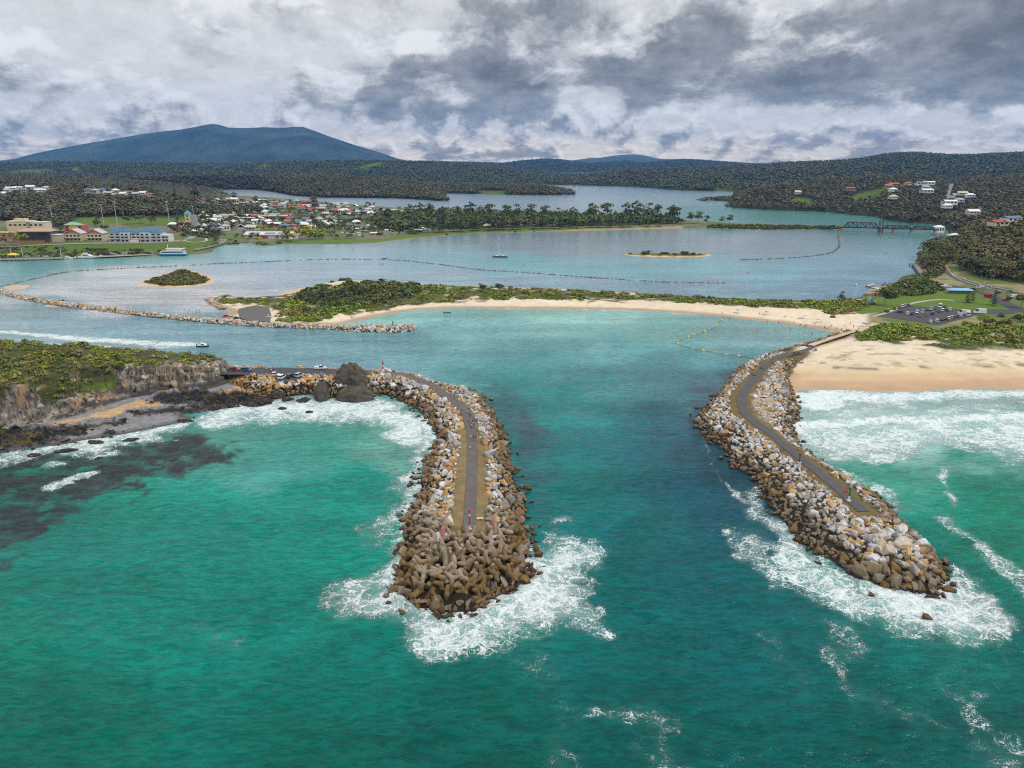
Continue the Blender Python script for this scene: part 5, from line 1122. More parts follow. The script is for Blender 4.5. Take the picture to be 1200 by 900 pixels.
scrub([(168,331),(185,324),(205,317.5),(216,315.5),(232,320),(247,327),(246,331),(205,334)], 700, (1.5, 2.8), [A(.075, .085, .02), A(.10, .085, .03), A(.055, .07, .02)], 'low scrub covering the island', IS1, th=.2, hz=.6)
scrub([(0,288),(60,290),(120,292),(180,293),(215,290),(262,284),(262,287),(222,294),(190,298),(120,300),(60,301),(0,302)], 620, (1.3, 2.6), [A(.05, .062, .022), A(.075, .075, .03), A(.045, .06, .02)], 'bushes on the grassy bank above the wharf', TW, th=.42)
scrub([(200,262),(262,262),(262,276),(240,280),(205,272)], 160, (2.2, 3.6), [A(.06, .08, .03), A(.085, .085, .036)], 'trees and bushes between apartments and pavilion', TW, th=.25)
scrub([(262,286),(330,285),(300,288),(280,288)], 60, (2, 3), [G_G, G_B * .8], 'shore bushes', TW, th=.0, zmin=-.2)
scrub([(830,264),(880,264),(985,266),(985,268.5),(900,268.6),(830,267)], 420, (1.8, 3.2), [A(.05, .065, .02), A(.075, .085, .02), A(.06, .065, .03)], 'low mangroves on the causeway strip', TW, th=.1, zmin=-.2)
scrub([(500,276),(560,271.8),(640,270.6),(760,268),(800,267),(800,268.4),(640,272),(520,277)], 60, (1.4, 2.4), [G_G, A(.06, .07, .02)], 'shoreline tufts below the pines', TW, th=.3, zmin=-.2)
def head_scrub(n, R, cols, label, keep, hz=.85):
    L = HD.poly; X = rng.uniform(-330, -118, n); Y = rng.uniform(L[:, 1].min(), 345, n); m = inside(X, Y, L); X, Y = X[m], Y[m]
    d = sdist(X, Y, L); z = HD.z(X, Y); U, V = proj(X, Y, z); m = keep(U, V, d, z, fbm(X / 7, Y / 7, 4, 53)); X, Y, z = X[m], Y[m], z[m]; r = rng.uniform(*R, len(X))
    mass('scrub', X, Y, z - .1 * r, r, pal(X, Y, 9, 9, cols), BUSHF, label, rz=hz, nm='scrub')
C_HD = [A(.13, .17, .024), A(.20, .215, .024), A(.15, .125, .06), A(.10, .145, .028), A(.17, .16, .04)]
head_scrub(5200, (1.0, 2.2), C_HD, 'dense scrub on top of the headland', lambda U, V, d, z, n: (d > 8) & (z > 6.2) & (n > .22))
head_scrub(420, (1.9, 3.3), [A(.11, .13, .022), A(.13, .105, .06), A(.085, .115, .026), A(.16, .165, .024)], 'taller shrubs standing along the headland', lambda U, V, d, z, n: (d > 11) & (z > 8) & (n > .50), 1.05)
head_scrub(2600, (.9, 1.9), [A(.07, .095, .02), A(.11, .12, .024), A(.09, .09, .036)], 'scrub hanging down the gully of headland cliff', lambda U, V, d, z, n: (inside(U, V, np.array([(44,424),(88,418),(112,418),(135,436),(142,447),(134,455),(100,460),(80,467),(50,475),(44,462),(58,452),(48,440)])) & (n > .24)) | (inside(U, V, np.array([(-80,400),(30,405),(45,424),(17,430),(18,450),(6,464),(-80,480)])) & (n > .28)))
# ---- single bushes
BM = [np_mesh('bush', v, f, M_FOL, c) for v, f, c in BUSHF]
def bush(land, x, y, r, col, desc, group, hz=1.0, z=None):
    X, Y, zz = land.hit(x, y) if land is not None else P(x, y, z)
    o = link('bush', random.choice(BM), None, (X, Y, zz - .15 * r), random.uniform(0, 6.28), (r, r, r * hz), np.asarray(col) * random.uniform(.85, 1.15), None, 'bush', group); LAB.append((o, desc, x)); return o
for x, y, r in [(3,398,3.4),(20,396,3.6),(36,394,3.4),(52,397,3.2),(66,396,3.0),(10,406,3.0),(30,404,2.8),(84,402,2.8),(100,404,2.4),(132,408,2.4),(172,410,2.2),(215,411,2.0),(62,408,2.6),(46,412,2.6),(118,412,2.2)]:
    bush(HD, x, y + 8, r, random.choice(C_HD), 'headland bush standing up along the clifftop', 'clifftop bushes')
bush(HD, 138, 431, 3.2, A(.05, .075, .015), 'solid green bush at the rim of the bare cliff', 'clifftop bushes')
bush(HD, 188, 446, 1.6, A(.04, .06, .015), 'small dark bush clinging to the bare cliff face', 'clifftop bushes')
for x, y, r in [(1168,381,4.2),(1180,379,4.0),(1158,378,3.6),(1192,374,3.4),(1150,383,3.0),(1172,371,3.2)]:
    bush(SP, x, y, r, A(.065, .065, .03), 'grey-green bush beside the car park end', 'car park bushes')
for x, y, r in [(1040,366,2.6),(1005,361,3.6),(1012,358,3.2),(1022,357,2.8),(996,362,3.0),(976,372,2.2),(1087,325,4.2)]:
    bush(SP, x, y, r, A(.06, .07, .02), 'rounded bush at the park end of the spit', 'park bushes')
for x, y, r, c in [(756,297.5,7,A(.085, .075, .03)),(780,298,5,A(.05, .06, .02)),(803,298,6.5,A(.06, .065, .022)),(812,298.2,4.5,A(.075, .07, .03)),(792,298.4,4,A(.05, .065, .02)),(738,298,3,A(.09, .10, .02)),(820,298.6,3,A(.10, .10, .02)),(773,298.6,3,A(.08, .09, .02))]:
    bush(IS2, x, y, r, c, 'bush on the small lagoon islet', 'islet bushes', .8)
bush(None, 72, 353.5, 2.6, A(.06, .065, .03), 'lone bush on the training wall', 'wall bushes', .8, z=1.4)
bush(None, 510.5, 449, 1.1, A(.04, .07, .015), 'small green bush beside the left breakwater path', 'wall bushes', 1, z=4.6)
for x, y, r in [(884,440,1.2),(893,432,1.3),(906,425,1.1),(930,414,1.4),(893,466,.9),(935,413,1.2)]:
    bush(None, x, y, r, A(.06, .085, .018), 'low green shrub among right breakwater rocks', 'breakwater shrubs', .6, z=4.5)

# ---- single trees
for x, y, h in [(352,351,6.5),(360,349,6.5),(368,352,7),(377,350,7),(388,351,7.5),(395,356,8),(402,347,7),(415,344,8),(423,349,8.5),(430,344,7),(440,347,6.5),(357,367,6),(366,357,5),(460,345,6),(492,345,6)]:
    X, Y, z = SP.hit(x, y); tree('oak', X, Y, z - .6, h, A(.058, .062, .034), 'dark grey-green she-oak on the spit mound', x, 1.15, 'she-oaks on the spit')
for x, y, h in [(565,343,8.5),(586,342.5,9)]:
    X, Y, z = SP.hit(x, y); tree('oak', X, Y, max(z, .8) - .6, h, A(.075, .06, .04), 'brownish domed tree on the spit north side', x, 1.1, 'she-oaks on the spit')
for x, y, h, kd, c, ds in [(986,356,9,'euc',A(.065, .06, .03),'tall brown tree at the park edge of the spit'), (1036,358,13,'round',A(.028, .048, .014),'large dark round tree on the lawn by the playground'), (1133,355,9,'pine',A(.03, .055, .02),'small pine on the lawn'), (1139,355,10,'pine',A(.03, .055, .02),'small pine on the lawn'), (1164,358,12,'pine',A(.022, .045, .018),'dark pine at the right end of the lawn'), (1196,361,10,'round',A(.10, .085, .016),'yellow-green round tree beside the right road'), (1150,325,8,'round',A(.10, .115, .016),'bright green round tree at the foot of the hill'), (1195,331,10,'round',A(.11, .12, .018),'bright green tree by the right edge of the road'), (1180,357,7,'oak',A(.09, .07, .03),'olive tree behind the car park')]:
    X, Y, z = SP.hit(x, y); tree(kd, X, Y, z, h, c, ds, x, 1.15 if kd == 'round' else 1.0, 'park trees')
for i, (x, y, h) in enumerate([(1077,309,13),(1081,305,15),(1086,303,18),(1089,301,19),(1094,301,20),(1098,303,18),(1101,307,16),(1084,313,12),(1091,310,14),(1097,312,12),(1105,299,17),(1109,301,15),(1101,295,18)]):
    X, Y, z = SP.hit(x, y); tree('gum' if i % 2 else 'euc', X, Y, z, h, G_E[i % 4], 'open-crowned gum tree on the point by the jetty', x, 1.2, 'gum trees on the point')
px_row = [480,490,500,511,521,531,541,551,560,570,580,590,600,611,622,634,645,657,668,679,690,702,714,727,741,756,770]
for x in px_row:
    y = np.interp(x, [480, 560, 640, 700, 770], [274, 269.8, 267.8, 266.6, 265.4]); X, Y, z = TW.hit(x + random.uniform(-4, 4), y)
    tree('pine', X, Y, z, random.uniform(19, 28), G_D * 1.15, 'dark conical pine in the lagoon shore row', x, 1.25, 'shoreline pine row')
for i, (x, y, h) in enumerate((a_ + random.uniform(-5, 5), b_, c_ * random.uniform(.8, 1.12)) for a_, b_, c_ in [(455,262,24),(470,258,22),(447,268,18),(478,256,24),(493,255,26),(507,256,25),(520,258,24),(533,257,27),(547,256,26),(560,258,24),(575,256,27),(590,257,25),(606,258,24),(624,257,29),(642,257,28),(655,258,22),(672,258,24),(688,257,27),(698,258,30),(712,258,26),(733,259,30),(748,259,31),(760,259,28),(772,260,30),(783,261,28),(795,261,24),(815,262,20),(805,262,18),(825,262,15),(850,263,13),(855,262.5,14)]):
    X, Y, z = TW.hit(x, y); tree('euc', X, Y, z, h * 1.05, [A(.055, .07, .024), G_E[1], A(.075, .082, .026), G_E[2]][i % 4], 'tall eucalypt rising behind the lagoon pines', x, 1.15, 'tall trees behind the pine row')
for x, y, h in [(335,282,15),(344,283,13),(350,279,14),(359,280,15),(368,281,15),(374,280,14),(362,275,14),(340,275,11),(325,274,12),(310,273,12),(303,284,10),(290,285,8)]:
    X, Y, z = TW.hit(x, y); tree('round', X, Y, z, h * .95, random.choice([A(.27, .235, .016), A(.22, .21, .018), A(.16, .17, .022)]), 'yellow-green round tree on the lagoon lawn', x, 1.25, 'round shore trees')
for x, y, h in [(23,289,20)]:
    X, Y, z = TW.hit(x, y); tree('gum', X, Y, z, 17, A(.20, .19, .018), 'spreading yellow-green tree on the bank by the club', x, 1.5, 'waterfront trees')
for x, y, h, c in [(2,288,12,A(.10, .10, .015)),(165,262,16,A(.10, .095, .02)),(150,263,14,A(.09, .085, .02)),(178,264,14,A(.085, .09, .02)),(220,272,14,A(.05, .055, .02)),(233,276,13,A(.045, .055, .02)),(244,276,12,A(.05, .055, .025)),(254,279,13,A(.045, .05, .022)),(211,270,13,A(.07, .06, .03)),(124,272,12,A(.05, .065, .02)),(72,280,11,A(.05, .06, .02)),(99,278,9,A(.05, .06, .02))]:
    X, Y, z = TW.hit(x, y); tree('round', X, Y, z, h, c, 'leafy tree near the waterfront apartments', x, 1.2, 'waterfront trees')
for x, y, h in [(369,247,30),(228,234,28),(275,236,22),(206,234,24),(300,238,17),(312,240,15),(360,250,14)]:
    X, Y, z = TW.hit(x, y); tree('euc' if x != 206 else 'pine', X, Y, z, h, A(.07, .055, .034) if x != 206 else G_D, 'tall dark tree on the lake side of town', x, 1.2, 'lakeside town trees')
for x, y in zip(rng.uniform(30, 262, 34), rng.uniform(256, 287, 34)):
    if (8 < x < 64 and y > 262) or (74 < x < 200 and y > 267) or (80 < x < 205 and y < 262): continue
    X, Y, z = TW.hit(x, y); tree(random.choice(['round', 'oak', 'euc']), X, Y, z, random.uniform(8, 13), random.choice([A(.06, .08, .025), A(.09, .09, .03), A(.05, .07, .022)]), 'dark tree around the waterfront buildings and lawns', x, 1.2, 'waterfront trees')
pts = [(rx, ry) for rx, ry in zip(rng.uniform(205, 450, 95), rng.uniform(240, 272, 95)) if not (ry > 262 and rx > 270 and rx < 360)]
for x, y in pts:
    X, Y, z = TW.hit(x, y); tree(random.choice(['round', 'euc', 'round']), X, Y, z, random.uniform(7, 12), random.choice([A(.05, .07, .022), A(.07, .075, .025), A(.045, .06, .02), A(.09, .08, .03)]), 'garden tree among the %s houses' % ('left' if x < 290 else ('middle' if x < 370 else 'right')), x, 1.1, 'garden trees in town')
# ---- the fringe of the forested hill, tree by tree
G12 = RIDGES[12][0]
for i in range(46):
    j = random.uniform(2, 26); ii = random.uniform(.5, 3.5); a, b = int(ii), int(j); p = G12[a + 1, b] * (ii % 1) + G12[a, b] * (1 - ii % 1); u, v = proj(p[0], p[1], p[2])
    if u > 1198: continue
    tree(random.choice(['euc', 'gum', 'euc']), p[0], p[1], p[2], random.uniform(9, 15), random.choice(G_E), 'eucalypt at the lower fringe of the hill forest', u, 1.25, 'fringe trees of the hill forest')
# ================================================================== vehicles
def car_meshes(kind):
    L, Wd, H = {'car': (4.4, 1.8, 1.45), 'suv': (4.7, 1.9, 1.75), 'van': (5.4, 2.0, 2.3), 'ute': (5.2, 1.9, 1.75), 'motorhome': (7.0, 2.3, 3.0)}[kind]
    h = L / 2; b = MB(); g = MB()
    bel = H * .58
    lower = [(-h, .35), (-h, bel * .8), (-h + .12, bel), (h * .42, bel), (h - .15, bel * .86), (h, bel * .62), (h, .35)]
    b.prism(lower, Wd)
    if kind == 'car': cab = [(-h + .3, bel - .01), (-h + .95, H), (h * .12, H), (h * .48, bel - .01)]
    elif kind == 'suv': cab = [(-h + .1, bel - .01), (-h + .4, H), (h * .16, H), (h * .5, bel - .01)]
    elif kind == 'ute': cab = [(-.35, bel - .01), (-.25, H), (h * .25, H), (h * .55, bel - .01)]
    else: cab = [(-h + .02, bel - .01), (-h + .1, H), (h * .5, H), (h * .8, bel - .01)]
    g.prism(cab, Wd * .92, wt=[Wd * .92, Wd * .78, Wd * .78, Wd * .92] if kind in ('car', 'suv', 'ute') else None)
    (x0, z0), (x1, z1), (x2, z2), (x3, z3) = cab
    b.prism([(x1 - .04, H - .02), (x1, H + .06), (x2, H + .06), (x2 + .06, H - .02)], Wd * .81 if kind in ('car', 'suv', 'ute') else Wd * .94)
    for s in (-1, 1):
        for f in ((.38,) if kind != 'ute' else ()):
            xm = x1 + (x2 - x1) * f; b.box((xm, s * Wd * .425, (bel + H) / 2), (.1, .06, H - bel))
    if kind in ('van', 'motorhome'): b.box((-h * .28, 0, (bel + H) / 2), (h * 1.3, Wd * .96, H - bel - .02))
    if kind == 'ute': b.box((-h * .58, 0, bel + .14), (h * .78, Wd * .98, .3)); b.box((-h * .58, 0, bel + .55), (.08, Wd * .95, .7))
    w = MB(); w.tube((0, -.11, 0), (0, .11, 0), .33, .33, 12, A(.02, .02, .02)); w.tube((0, -.12, 0), (0, .12, 0), .19, .19, 10, A(.4, .4, .42))
    li = MB()
    for s in (-1, 1): li.box((h - .02, s * Wd * .38, bel * .66), (.06, .32, .16), A(.75, .75, .72)); li.box((-h + .01, s * Wd * .4, bel * .72), (.06, .22, .2), A(.35, .02, .02))
    return b.data('car', M_GLOSS), g.data('window', M_GLASS), w.data('wheel', M_PAINT), li.data('lights', M_PAINT), h, Wd
CARS = {q: car_meshes(q) for q in ('car', 'suv', 'van', 'ute', 'motorhome')}
WHITE, SILV, BLK, RED, BLUE, GREYC = A(.72, .72, .72), A(.42, .43, .45), A(.02, .021, .024), A(.34, .02, .025), A(.03, .10, .22), A(.12, .125, .135)
def vehicle(kind, x, y, z, col, desc, head, group='cars', land=None):
    """head: heading in the ground plane, degrees (0 = +x)"""
    b, g, w_, li, h, Wd = CARS[kind]; X, Y, Z = P(x, y, z) if land is None else land.hit(x, y)
    o = link({'car': 'car', 'suv': 'suv', 'van': 'van', 'ute': 'pickup_truck', 'motorhome': 'motorhome'}[kind], b, None, (X, Y, float(Z) + .02), math.radians(head), 1, col, None, 'motorhome' if kind == 'motorhome' else ('van' if kind == 'van' else 'car'), group)
    link('window', g, o); link('lights', li, o)
    for sx in (-1, 1):
        for sy in (-1, 1): link('wheel', w_, o, (sx * h * .6, sy * Wd * .44, .33))
    LAB.append((o, desc, x)); return o
CN = lambda c: {id(WHITE): 'white', id(SILV): 'silver', id(BLK): 'black', id(RED): 'red', id(BLUE): 'blue', id(GREYC): 'grey'}[id(c)]
for x, y, c, kd in [(1040.5,364.5,WHITE,'car'),(1048,362.5,BLK,'car'),(1053.5,361.2,RED,'car'),(1057.5,360,WHITE,'suv'),(1061,359,SILV,'suv'),(1064.5,358.3,BLUE,'car')]:
    vehicle(kd, x, y, 2.94, c, f'{CN(c)} {kd} parked along the lawn side of car park', 62, 'cars in the beach car park')
vehicle('car', 1054, 366.5, 2.94, BLK, 'black car alone near the left entrance of car park', 150, 'cars in the beach car park')
for x, y, c, kd in [(1063.5,368.6,WHITE,'suv'),(1068.5,368.4,BLUE,'suv'),(1074.5,366.8,WHITE,'ute'),(1081,366.5,SILV,'suv'),(1078,371,GREYC,'suv'),(1086.5,370,RED,'car'),(1093,368.2,BLUE,'suv'),(1087,363.8,GREYC,'car'),(1091,363,SILV,'suv'),(1096,361.8,GREYC,'suv'),(1100,365.6,RED,'car'),(1104,364.6,WHITE,'suv'),(1109,364,BLK,'car'),(1113,363.8,WHITE,'suv'),(1101.5,360.2,WHITE,'van'),(1107,359.8,GREYC,'car')]:
    vehicle(kd, x, y, 2.94, c, f'{CN(c)} {kd} in the middle rows of car park', random.choice([60, 64, 240]), 'cars in the beach car park')
for x, y, c, kd in [(1090.5,377.8,WHITE,'car'),(1097.5,377,WHITE,'suv'),(1104,375.6,BLK,'car'),(1108.5,374.8,BLK,'car'),(1111.5,374.2,WHITE,'suv'),(1115,373,SILV,'suv'),(1118.5,372.4,BLUE,'car'),(1122,371.4,GREYC,'suv'),(1125.5,370.8,WHITE,'car'),(1134,369.6,WHITE,'van')]:
    vehicle(kd, x, y, 2.94, c, f'{CN(c)} {kd} in the seaward row of car park', 62, 'cars in the beach car park')
vehicle('motorhome', 1129.5, 368.6, 2.94, WHITE, 'large white motorhome at the end of the seaward row', 150, 'cars in the beach car park')
vehicle('motorhome', 1148, 367.4, 2.94, WHITE, 'white camper van parked alone right of the car park', 170, 'cars in the beach car park')
for x, y, c, kd, h, ds in [(1101,309.6,SILV,'car',120,'silver car rounding the bend below the hill'),(1141,340.4,BLK,'suv',-25,'black car on the access road by the blue roof'),(1152,333.6,WHITE,'suv',150,'white suv on the hill road shoulder'),(1148.5,337.6,WHITE,'van',150,'white van beside the ramp road'),(1154,339.4,SILV,'suv',-28,'silver suv beside the ramp road'),(1165.5,337.6,WHITE,'car',-22,'white car on the hill road near the grass'),(1184,342.6,GREYC,'car',-20,'grey car on the hill road at right'),(1158,348.5,RED,'van',-25,'red and white van on the access road'),(1178,352.6,RED,'car',-22,'red car on the access road at right'),(1189,349,WHITE,'van',-20,'white van by the right road'),(1169,344,BLK,'car',150,'dark car between the two right roads'),
    (263.5,433.4,BLK,'car',5,'dark car at the headland end of the cove road'),(275,434.4,RED,'suv',4,'red car parked on the cove road'),(289,434.9,BLUE,'suv',4,'blue car parked on the cove road'),(322.5,440,WHITE,'car',-15,'white car leftmost in the cove parking bay'),(331,443.2,WHITE,'suv',70,'white suv parked nose-in in the cove bay'),(340.5,442.2,BLK,'suv',75,'black suv parked in the cove bay'),(351,441.2,SILV,'suv',55,'silver suv parked rightmost in the cove bay')]:
    vehicle(kd, x, y, 4.62 if y > 400 else 2.97, c, ds, h, 'cars on the roads')
vehicle('ute', 375.5, 432.4, 4.62, WHITE, 'white pickup truck beside the tall black stack', 3, 'cars on the roads')
for x, y, c, ds in [(265.5,371.4,RED,'dark red'),(271.5,372.6,SILV,'silver'),(277.5,373.6,BLK,'black')]:
    vehicle('car', x, y, 1.5, c, ds + ' car in the spit tip car park', 30, 'cars on the spit tip', SP)
vehicle('car', 315.5, 371.8, 1.5, WHITE, 'white car at the scrub edge of the spit tip car park', 40, 'cars on the spit tip', SP)
for i, (x, y) in enumerate([(26,300.6),(32,300.8),(39,300.4),(44,300.8),(49,300.5),(54,300.9),(59,300.3),(64,300.6),(140,297.4),(146,297.2),(152,296.6),(158,296.4),(122,298.4),(131,298)]):
    c = [BLK, WHITE, GREYC, SILV, RED, WHITE, BLK, WHITE][i % 8]; vehicle(['car', 'suv'][i % 2], x, y, 2.5, c, f'{CN(c)} car parked along the town wharf', 5, 'cars on the town wharf', TW)
for i, (x, y) in enumerate([(262,282.5),(270,281.5),(258,280.8),(276,283),(88,281.6),(5,284),(33,281),(40,281.4),(395,277),(405,276.8),(425,277.6),(440,276.6),(452,277)]):
    c = [SILV, BLUE, WHITE, BLK, BLK, WHITE, WHITE, SILV, BLUE, WHITE, GREYC, WHITE, SILV][i]; vehicle('suv', x, y, 2.5, c, f'{CN(c)} car near the lagoon foreshore of town', random.uniform(0, 180), 'cars in town', TW)

# ================================================================== people
def person_mesh(pose):
    me = bpy.data.meshes.new('person_skin'); bm = bmesh.new(); ly = bm.verts.layers.skin.verify()
    st = {'stand': dict(k=((-.1, 0, .5), (.1, .0, .5)), f=((-.11, 0, .06), (.11, 0, .06)), hd=((-.30, .06, .82), (.30, .04, .82)), e=((-.27, -.03, 1.1), (.27, -.03, 1.1)), dz=0),
          'walk': dict(k=((-.1, .16, .52), (.1, -.06, .5)), f=((-.1, .22, .08), (.1, -.34, .12)), hd=((-.27, -.2, .84), (.27, .22, .88)), e=((-.27, -.12, 1.12), (.27, .04, 1.1)), dz=0),
          'sit': dict(k=((-.12, .42, .48), (.12, .42, .48)), f=((-.12, .46, .06), (.12, .46, .06)), hd=((-.2, .36, .55), (.2, .36, .55)), e=((-.28, .05, .72), (.28, .05, .72)), dz=-.46)}[pose]
    dz = st['dz']; V = []; R = []; E = []
    def add(p, r, par=None):
        V.append(p); R.append(r)
        if par is not None: E.append((par, len(V) - 1))
        return len(V) - 1
    pel = add((0, 0, .95 + dz), .15); ab = add((0, 0, 1.14 + dz), .135, pel); ch = add((0, 0, 1.33 + dz), .16, ab); nk = add((0, .01, 1.49 + dz), .06, ch); hd = add((0, .02, 1.61 + dz), .095, nk); add((0, .015, 1.71 + dz), .085, hd)
    for i, s in enumerate((-1, 1)):
        sh = add((s * .19, 0, 1.4 + dz), .07, ch); e = st['e'][i]; el = add((s * .25, e[1], e[2]), .048, sh); q = st['hd'][i]; wr = add((q[0] * .92, q[1], q[2]), .034, el); add((q[0] * .95, q[1] + .02, q[2] - .14), .03, wr)
        hp = add((s * .1, 0, .88 + dz), .1, pel); kn = add(st['k'][i], .07, hp); f = st['f'][i]; an = add((f[0], f[1] - .03, f[2] + .03), .045, kn); add((f[0] * 1.15, f[1] + .15, f[2] - .02), .042, an)
    vs = [bm.verts.new(p) for p in V]
    for a, b in E: bm.edges.new((vs[a], vs[b]))
    bm.verts.ensure_lookup_table(); vs = list(bm.verts)
    for v, r in zip(vs, R): v[ly].radius = (r, r * .86); v[ly].use_root = False
    vs[0][ly].use_root = True
    bm.to_mesh(me); bm.free()
    o = bpy.data.objects.new('tmp_skin', me); COL.objects.link(o); o.modifiers.new('s', 'SKIN').use_smooth_shade = True; o.modifiers.new('d', 'SUBSURF').levels = 1
    dg = bpy.context.evaluated_depsgraph_get(); ev = o.evaluated_get(dg); m2 = bpy.data.meshes.new_from_object(ev)
    V2 = np.array([v.co[:] for v in m2.vertices]); N2 = np.array([v.normal[:] for v in m2.vertices]); F2 = [list(p.vertices) for p in m2.polygons]
    bpy.data.objects.remove(o); bpy.data.meshes.remove(m2); bpy.data.meshes.remove(me)
    def piece(name, cond, off):
        F = [f for f in F2 if cond(V2[f].mean(0))]; used = sorted({i for f in F for i in f}); mp = {a: i for i, a in enumerate(used)}; by = {}
        for f in F: by.setdefault(len(f), []).append([mp[i] for i in f])
        return np_mesh(name, V2[used] + N2[used] * off, [np.array(q) for q in by.values()], M_SKIN, np.ones((len(used), 3)), True)
    by = {}
    for f in F2: by.setdefault(len(f), []).append(f)
    body = np_mesh('person', V2, [np.array(q) for q in by.values()], M_SKIN, np.ones((len(V2), 3)), True)
    shirt = piece('shirt', lambda c: .98 + dz < c[2] < 1.5 + dz and not (abs(c[0]) > .26 and c[2] < 1.12 + dz), .02)
    tr = piece('trousers', lambda c: (c[2] < 1.0 + dz and abs(c[0]) < .24 and c[2] > .16), .018) if pose != 'sit' else piece('trousers', lambda c: c[2] < .56 and abs(c[0]) < .24 and c[2] > .16, .018)
    hair = piece('hair', lambda c: c[2] > 1.6 + dz and (c[1] < .05 or c[2] > 1.72 + dz), .018)
    return body, shirt, tr, hair
PM = {q: person_mesh(q) for q in ('stand', 'walk', 'sit')}
SHIRTS = [(A(.70, .70, .70), 'white'), (A(.03, .03, .04), 'black'), (A(.10, .45, .50), 'turquoise'), (A(.40, .05, .05), 'red'), (A(.06, .08, .25), 'navy'), (A(.55, .40, .05), 'yellow'), (A(.35, .20, .30), 'mauve'), (A(.25, .26, .28), 'grey'), (A(.60, .35, .35), 'pink')]
def person(x, y, z, pose, si, place_, group, land=None, head=None):
    X, Y, Z = P(x, y, z) if land is None else land.hit(x, y)
    c, cn = SHIRTS[si % len(SHIRTS)]; b, sh, tr, ha = PM[pose]
    o = link('person', b, None, (X, Y, float(Z) + .02), random.uniform(0, 6.28) if head is None else head, random.uniform(.94, 1.05), A(.42, .27, .19), None, 'person', group)
    link('shirt', sh, o, color=c); link('trousers', tr, o, color=random.choice([A(.03, .035, .06), A(.03, .03, .03), A(.30, .27, .22), A(.12, .13, .16)])); link('hair', ha, o, color=random.choice([A(.03, .02, .012), A(.08, .05, .025), A(.30, .22, .12)]))
    v = {'stand': 'standing', 'walk': 'walking', 'sit': 'sitting'}[pose]; LAB.append((o, f'person in {cn} top {v} {place_}', x)); return o
lp = [(505,451),(520,453.5),(528.5,462),(534,464),(541,482),(548,485.5),(551,485),(551,489),(549,497),(552,500),(556,489),(557,488),(553,502),(555,499.5),(554.5,495),(552,515),(555,514.5),(557,516.5),(551,527.5),(558,512),(563,517),(558,502.5),(565,520),(559,494),(537,466),(526,458),(517,452.5),(562,508),(566,513)]
for i, (x, y) in enumerate(lp): person(x, y, 4.66, ['walk', 'stand', 'walk'][i % 3], [4, 8, 1, 1, 8, 2, 2, 1, 1, 3, 5, 5, 0, 2, 4, 0, 1, 4, 0, 2, 0, 2, 7, 6, 0, 4, 6, 0, 2][i], 'on the left breakwater path' if y > 480 else 'at the bend of left breakwater path', 'people on the left breakwater')
for i, (x, y, s) in enumerate([(312.5,435.4,0),(316.5,435.8,3),(318.5,436,0),(320.5,435.7,4),(381,433.6,5),(383.4,433.8,0)]): person(x, y, 4.63, 'stand', s, 'beside the cove parking bay', 'people at the cove car park')
for i, (x, y, p_, s) in enumerate([(912,379.6,'stand',4),(915,379.4,'stand',3),(937.5,382.5,'stand',1),(943,384,'stand',3),(945,381.5,'sit',8),(966,384.8,'stand',8),(969,385.2,'sit',0),(980,386,'stand',0),(986,388,'stand',7),(974,382.5,'sit',4),(955,380.8,'sit',3),(930,379,'stand',6),(962,379.5,'stand',2),(990,382,'sit',0),(1000,384,'stand',3),(996,380.5,'stand',7),(1006,386,'stand',1),(846,368.4,'stand',3),(890,368.6,'sit',3),(864,368,'sit',2),(899,378.2,'stand',5),(920,372,'sit',8),(436,367.4,'stand',3),(438,367.2,'stand',7),(412,373,'stand',8),(414,373.4,'stand',6),(452,362.8,'stand',4),(690,356,'sit',3),(615,353,'stand',4)]):
    person(x, y, 1, p_, s, 'on the inner beach sand', 'people on the inner beach', SP)
for i, (x, y, s) in enumerate([(951.5,393,1),(970,395.3,3),(855,374.6,1),(886,389.2,1),(901,373.4,3),(936,393,2),(926,388,3),(943,396,0)]): person(x, y, -.7, 'stand', s, 'wading in the shallow lagoon water', 'bathers in the lagoon')
for i, (x, y, s) in enumerate([(216,364.4,4),(221,363.8,0),(230.5,367.6,3),(234,366.8,1)]): person(x, y, .02, 'stand', s, 'out on the wet sand flat', 'people on the sand flat')
for i, (x, y) in enumerate([(226,420.5),(229,420.8),(97,421)]): 
    X, Y, Z = HD.hit(x, y + 1); person(x, y, float(Z), 'stand', [3, 0, 7][i], 'on the headland lookout', 'people on the headland', HD)

# ================================================================== marks, posts and small beach things
def post(x, y, z, name, cat, label, segs, r, cap=None):
    X, Y, Z = P(x, y, z); t = thing(name, (X, Y, Z), cat=cat, label=label); z0 = 0
    b = MB(); b.box((0, 0, .12), (r * 4.5, r * 4.5, .3), A(.5, .48, .45)); b.build('base', M_PAINT, t)
    for i, (h, c) in enumerate(segs):
        m = MB(); m.tube((0, 0, z0 + .2), (0, 0, z0 + .2 + h), r, r, 10, c); z0 += h; m.build('band', M_PAINT, t)
    if cap: m = MB(); m.box((0, 0, z0 + .2 + cap[0] / 2), (cap[1], cap[1] * .5, cap[0]), cap[2]); m.build('top_mark', M_PAINT, t)
    return t
RD, GN, WT = A(.55, .03, .03), A(.01, .18, .06), A(.75, .75, .72)
post(449, 435.6, 4.6, 'channel_marker', 'marker', 'red and white channel marker tower beside the left breakwater bend', [(1.2, WT), (.9, RD), (.9, WT * .8), (1.0, RD)], .32, (.5, .8, RD))
post(550.5, 620.5, 4.6, 'channel_marker', 'marker', 'slim red marker pole at the end of left breakwater path', [(1.1, WT), (2.6, RD), (.5, WT), (.7, RD)], .2, (.5, .55, RD))
post(994.5, 587, 4.6, 'channel_marker', 'marker', 'green and white marker pole near right breakwater end', [(1.3, WT), (2.2, GN)], .24, (.4, .6, GN))
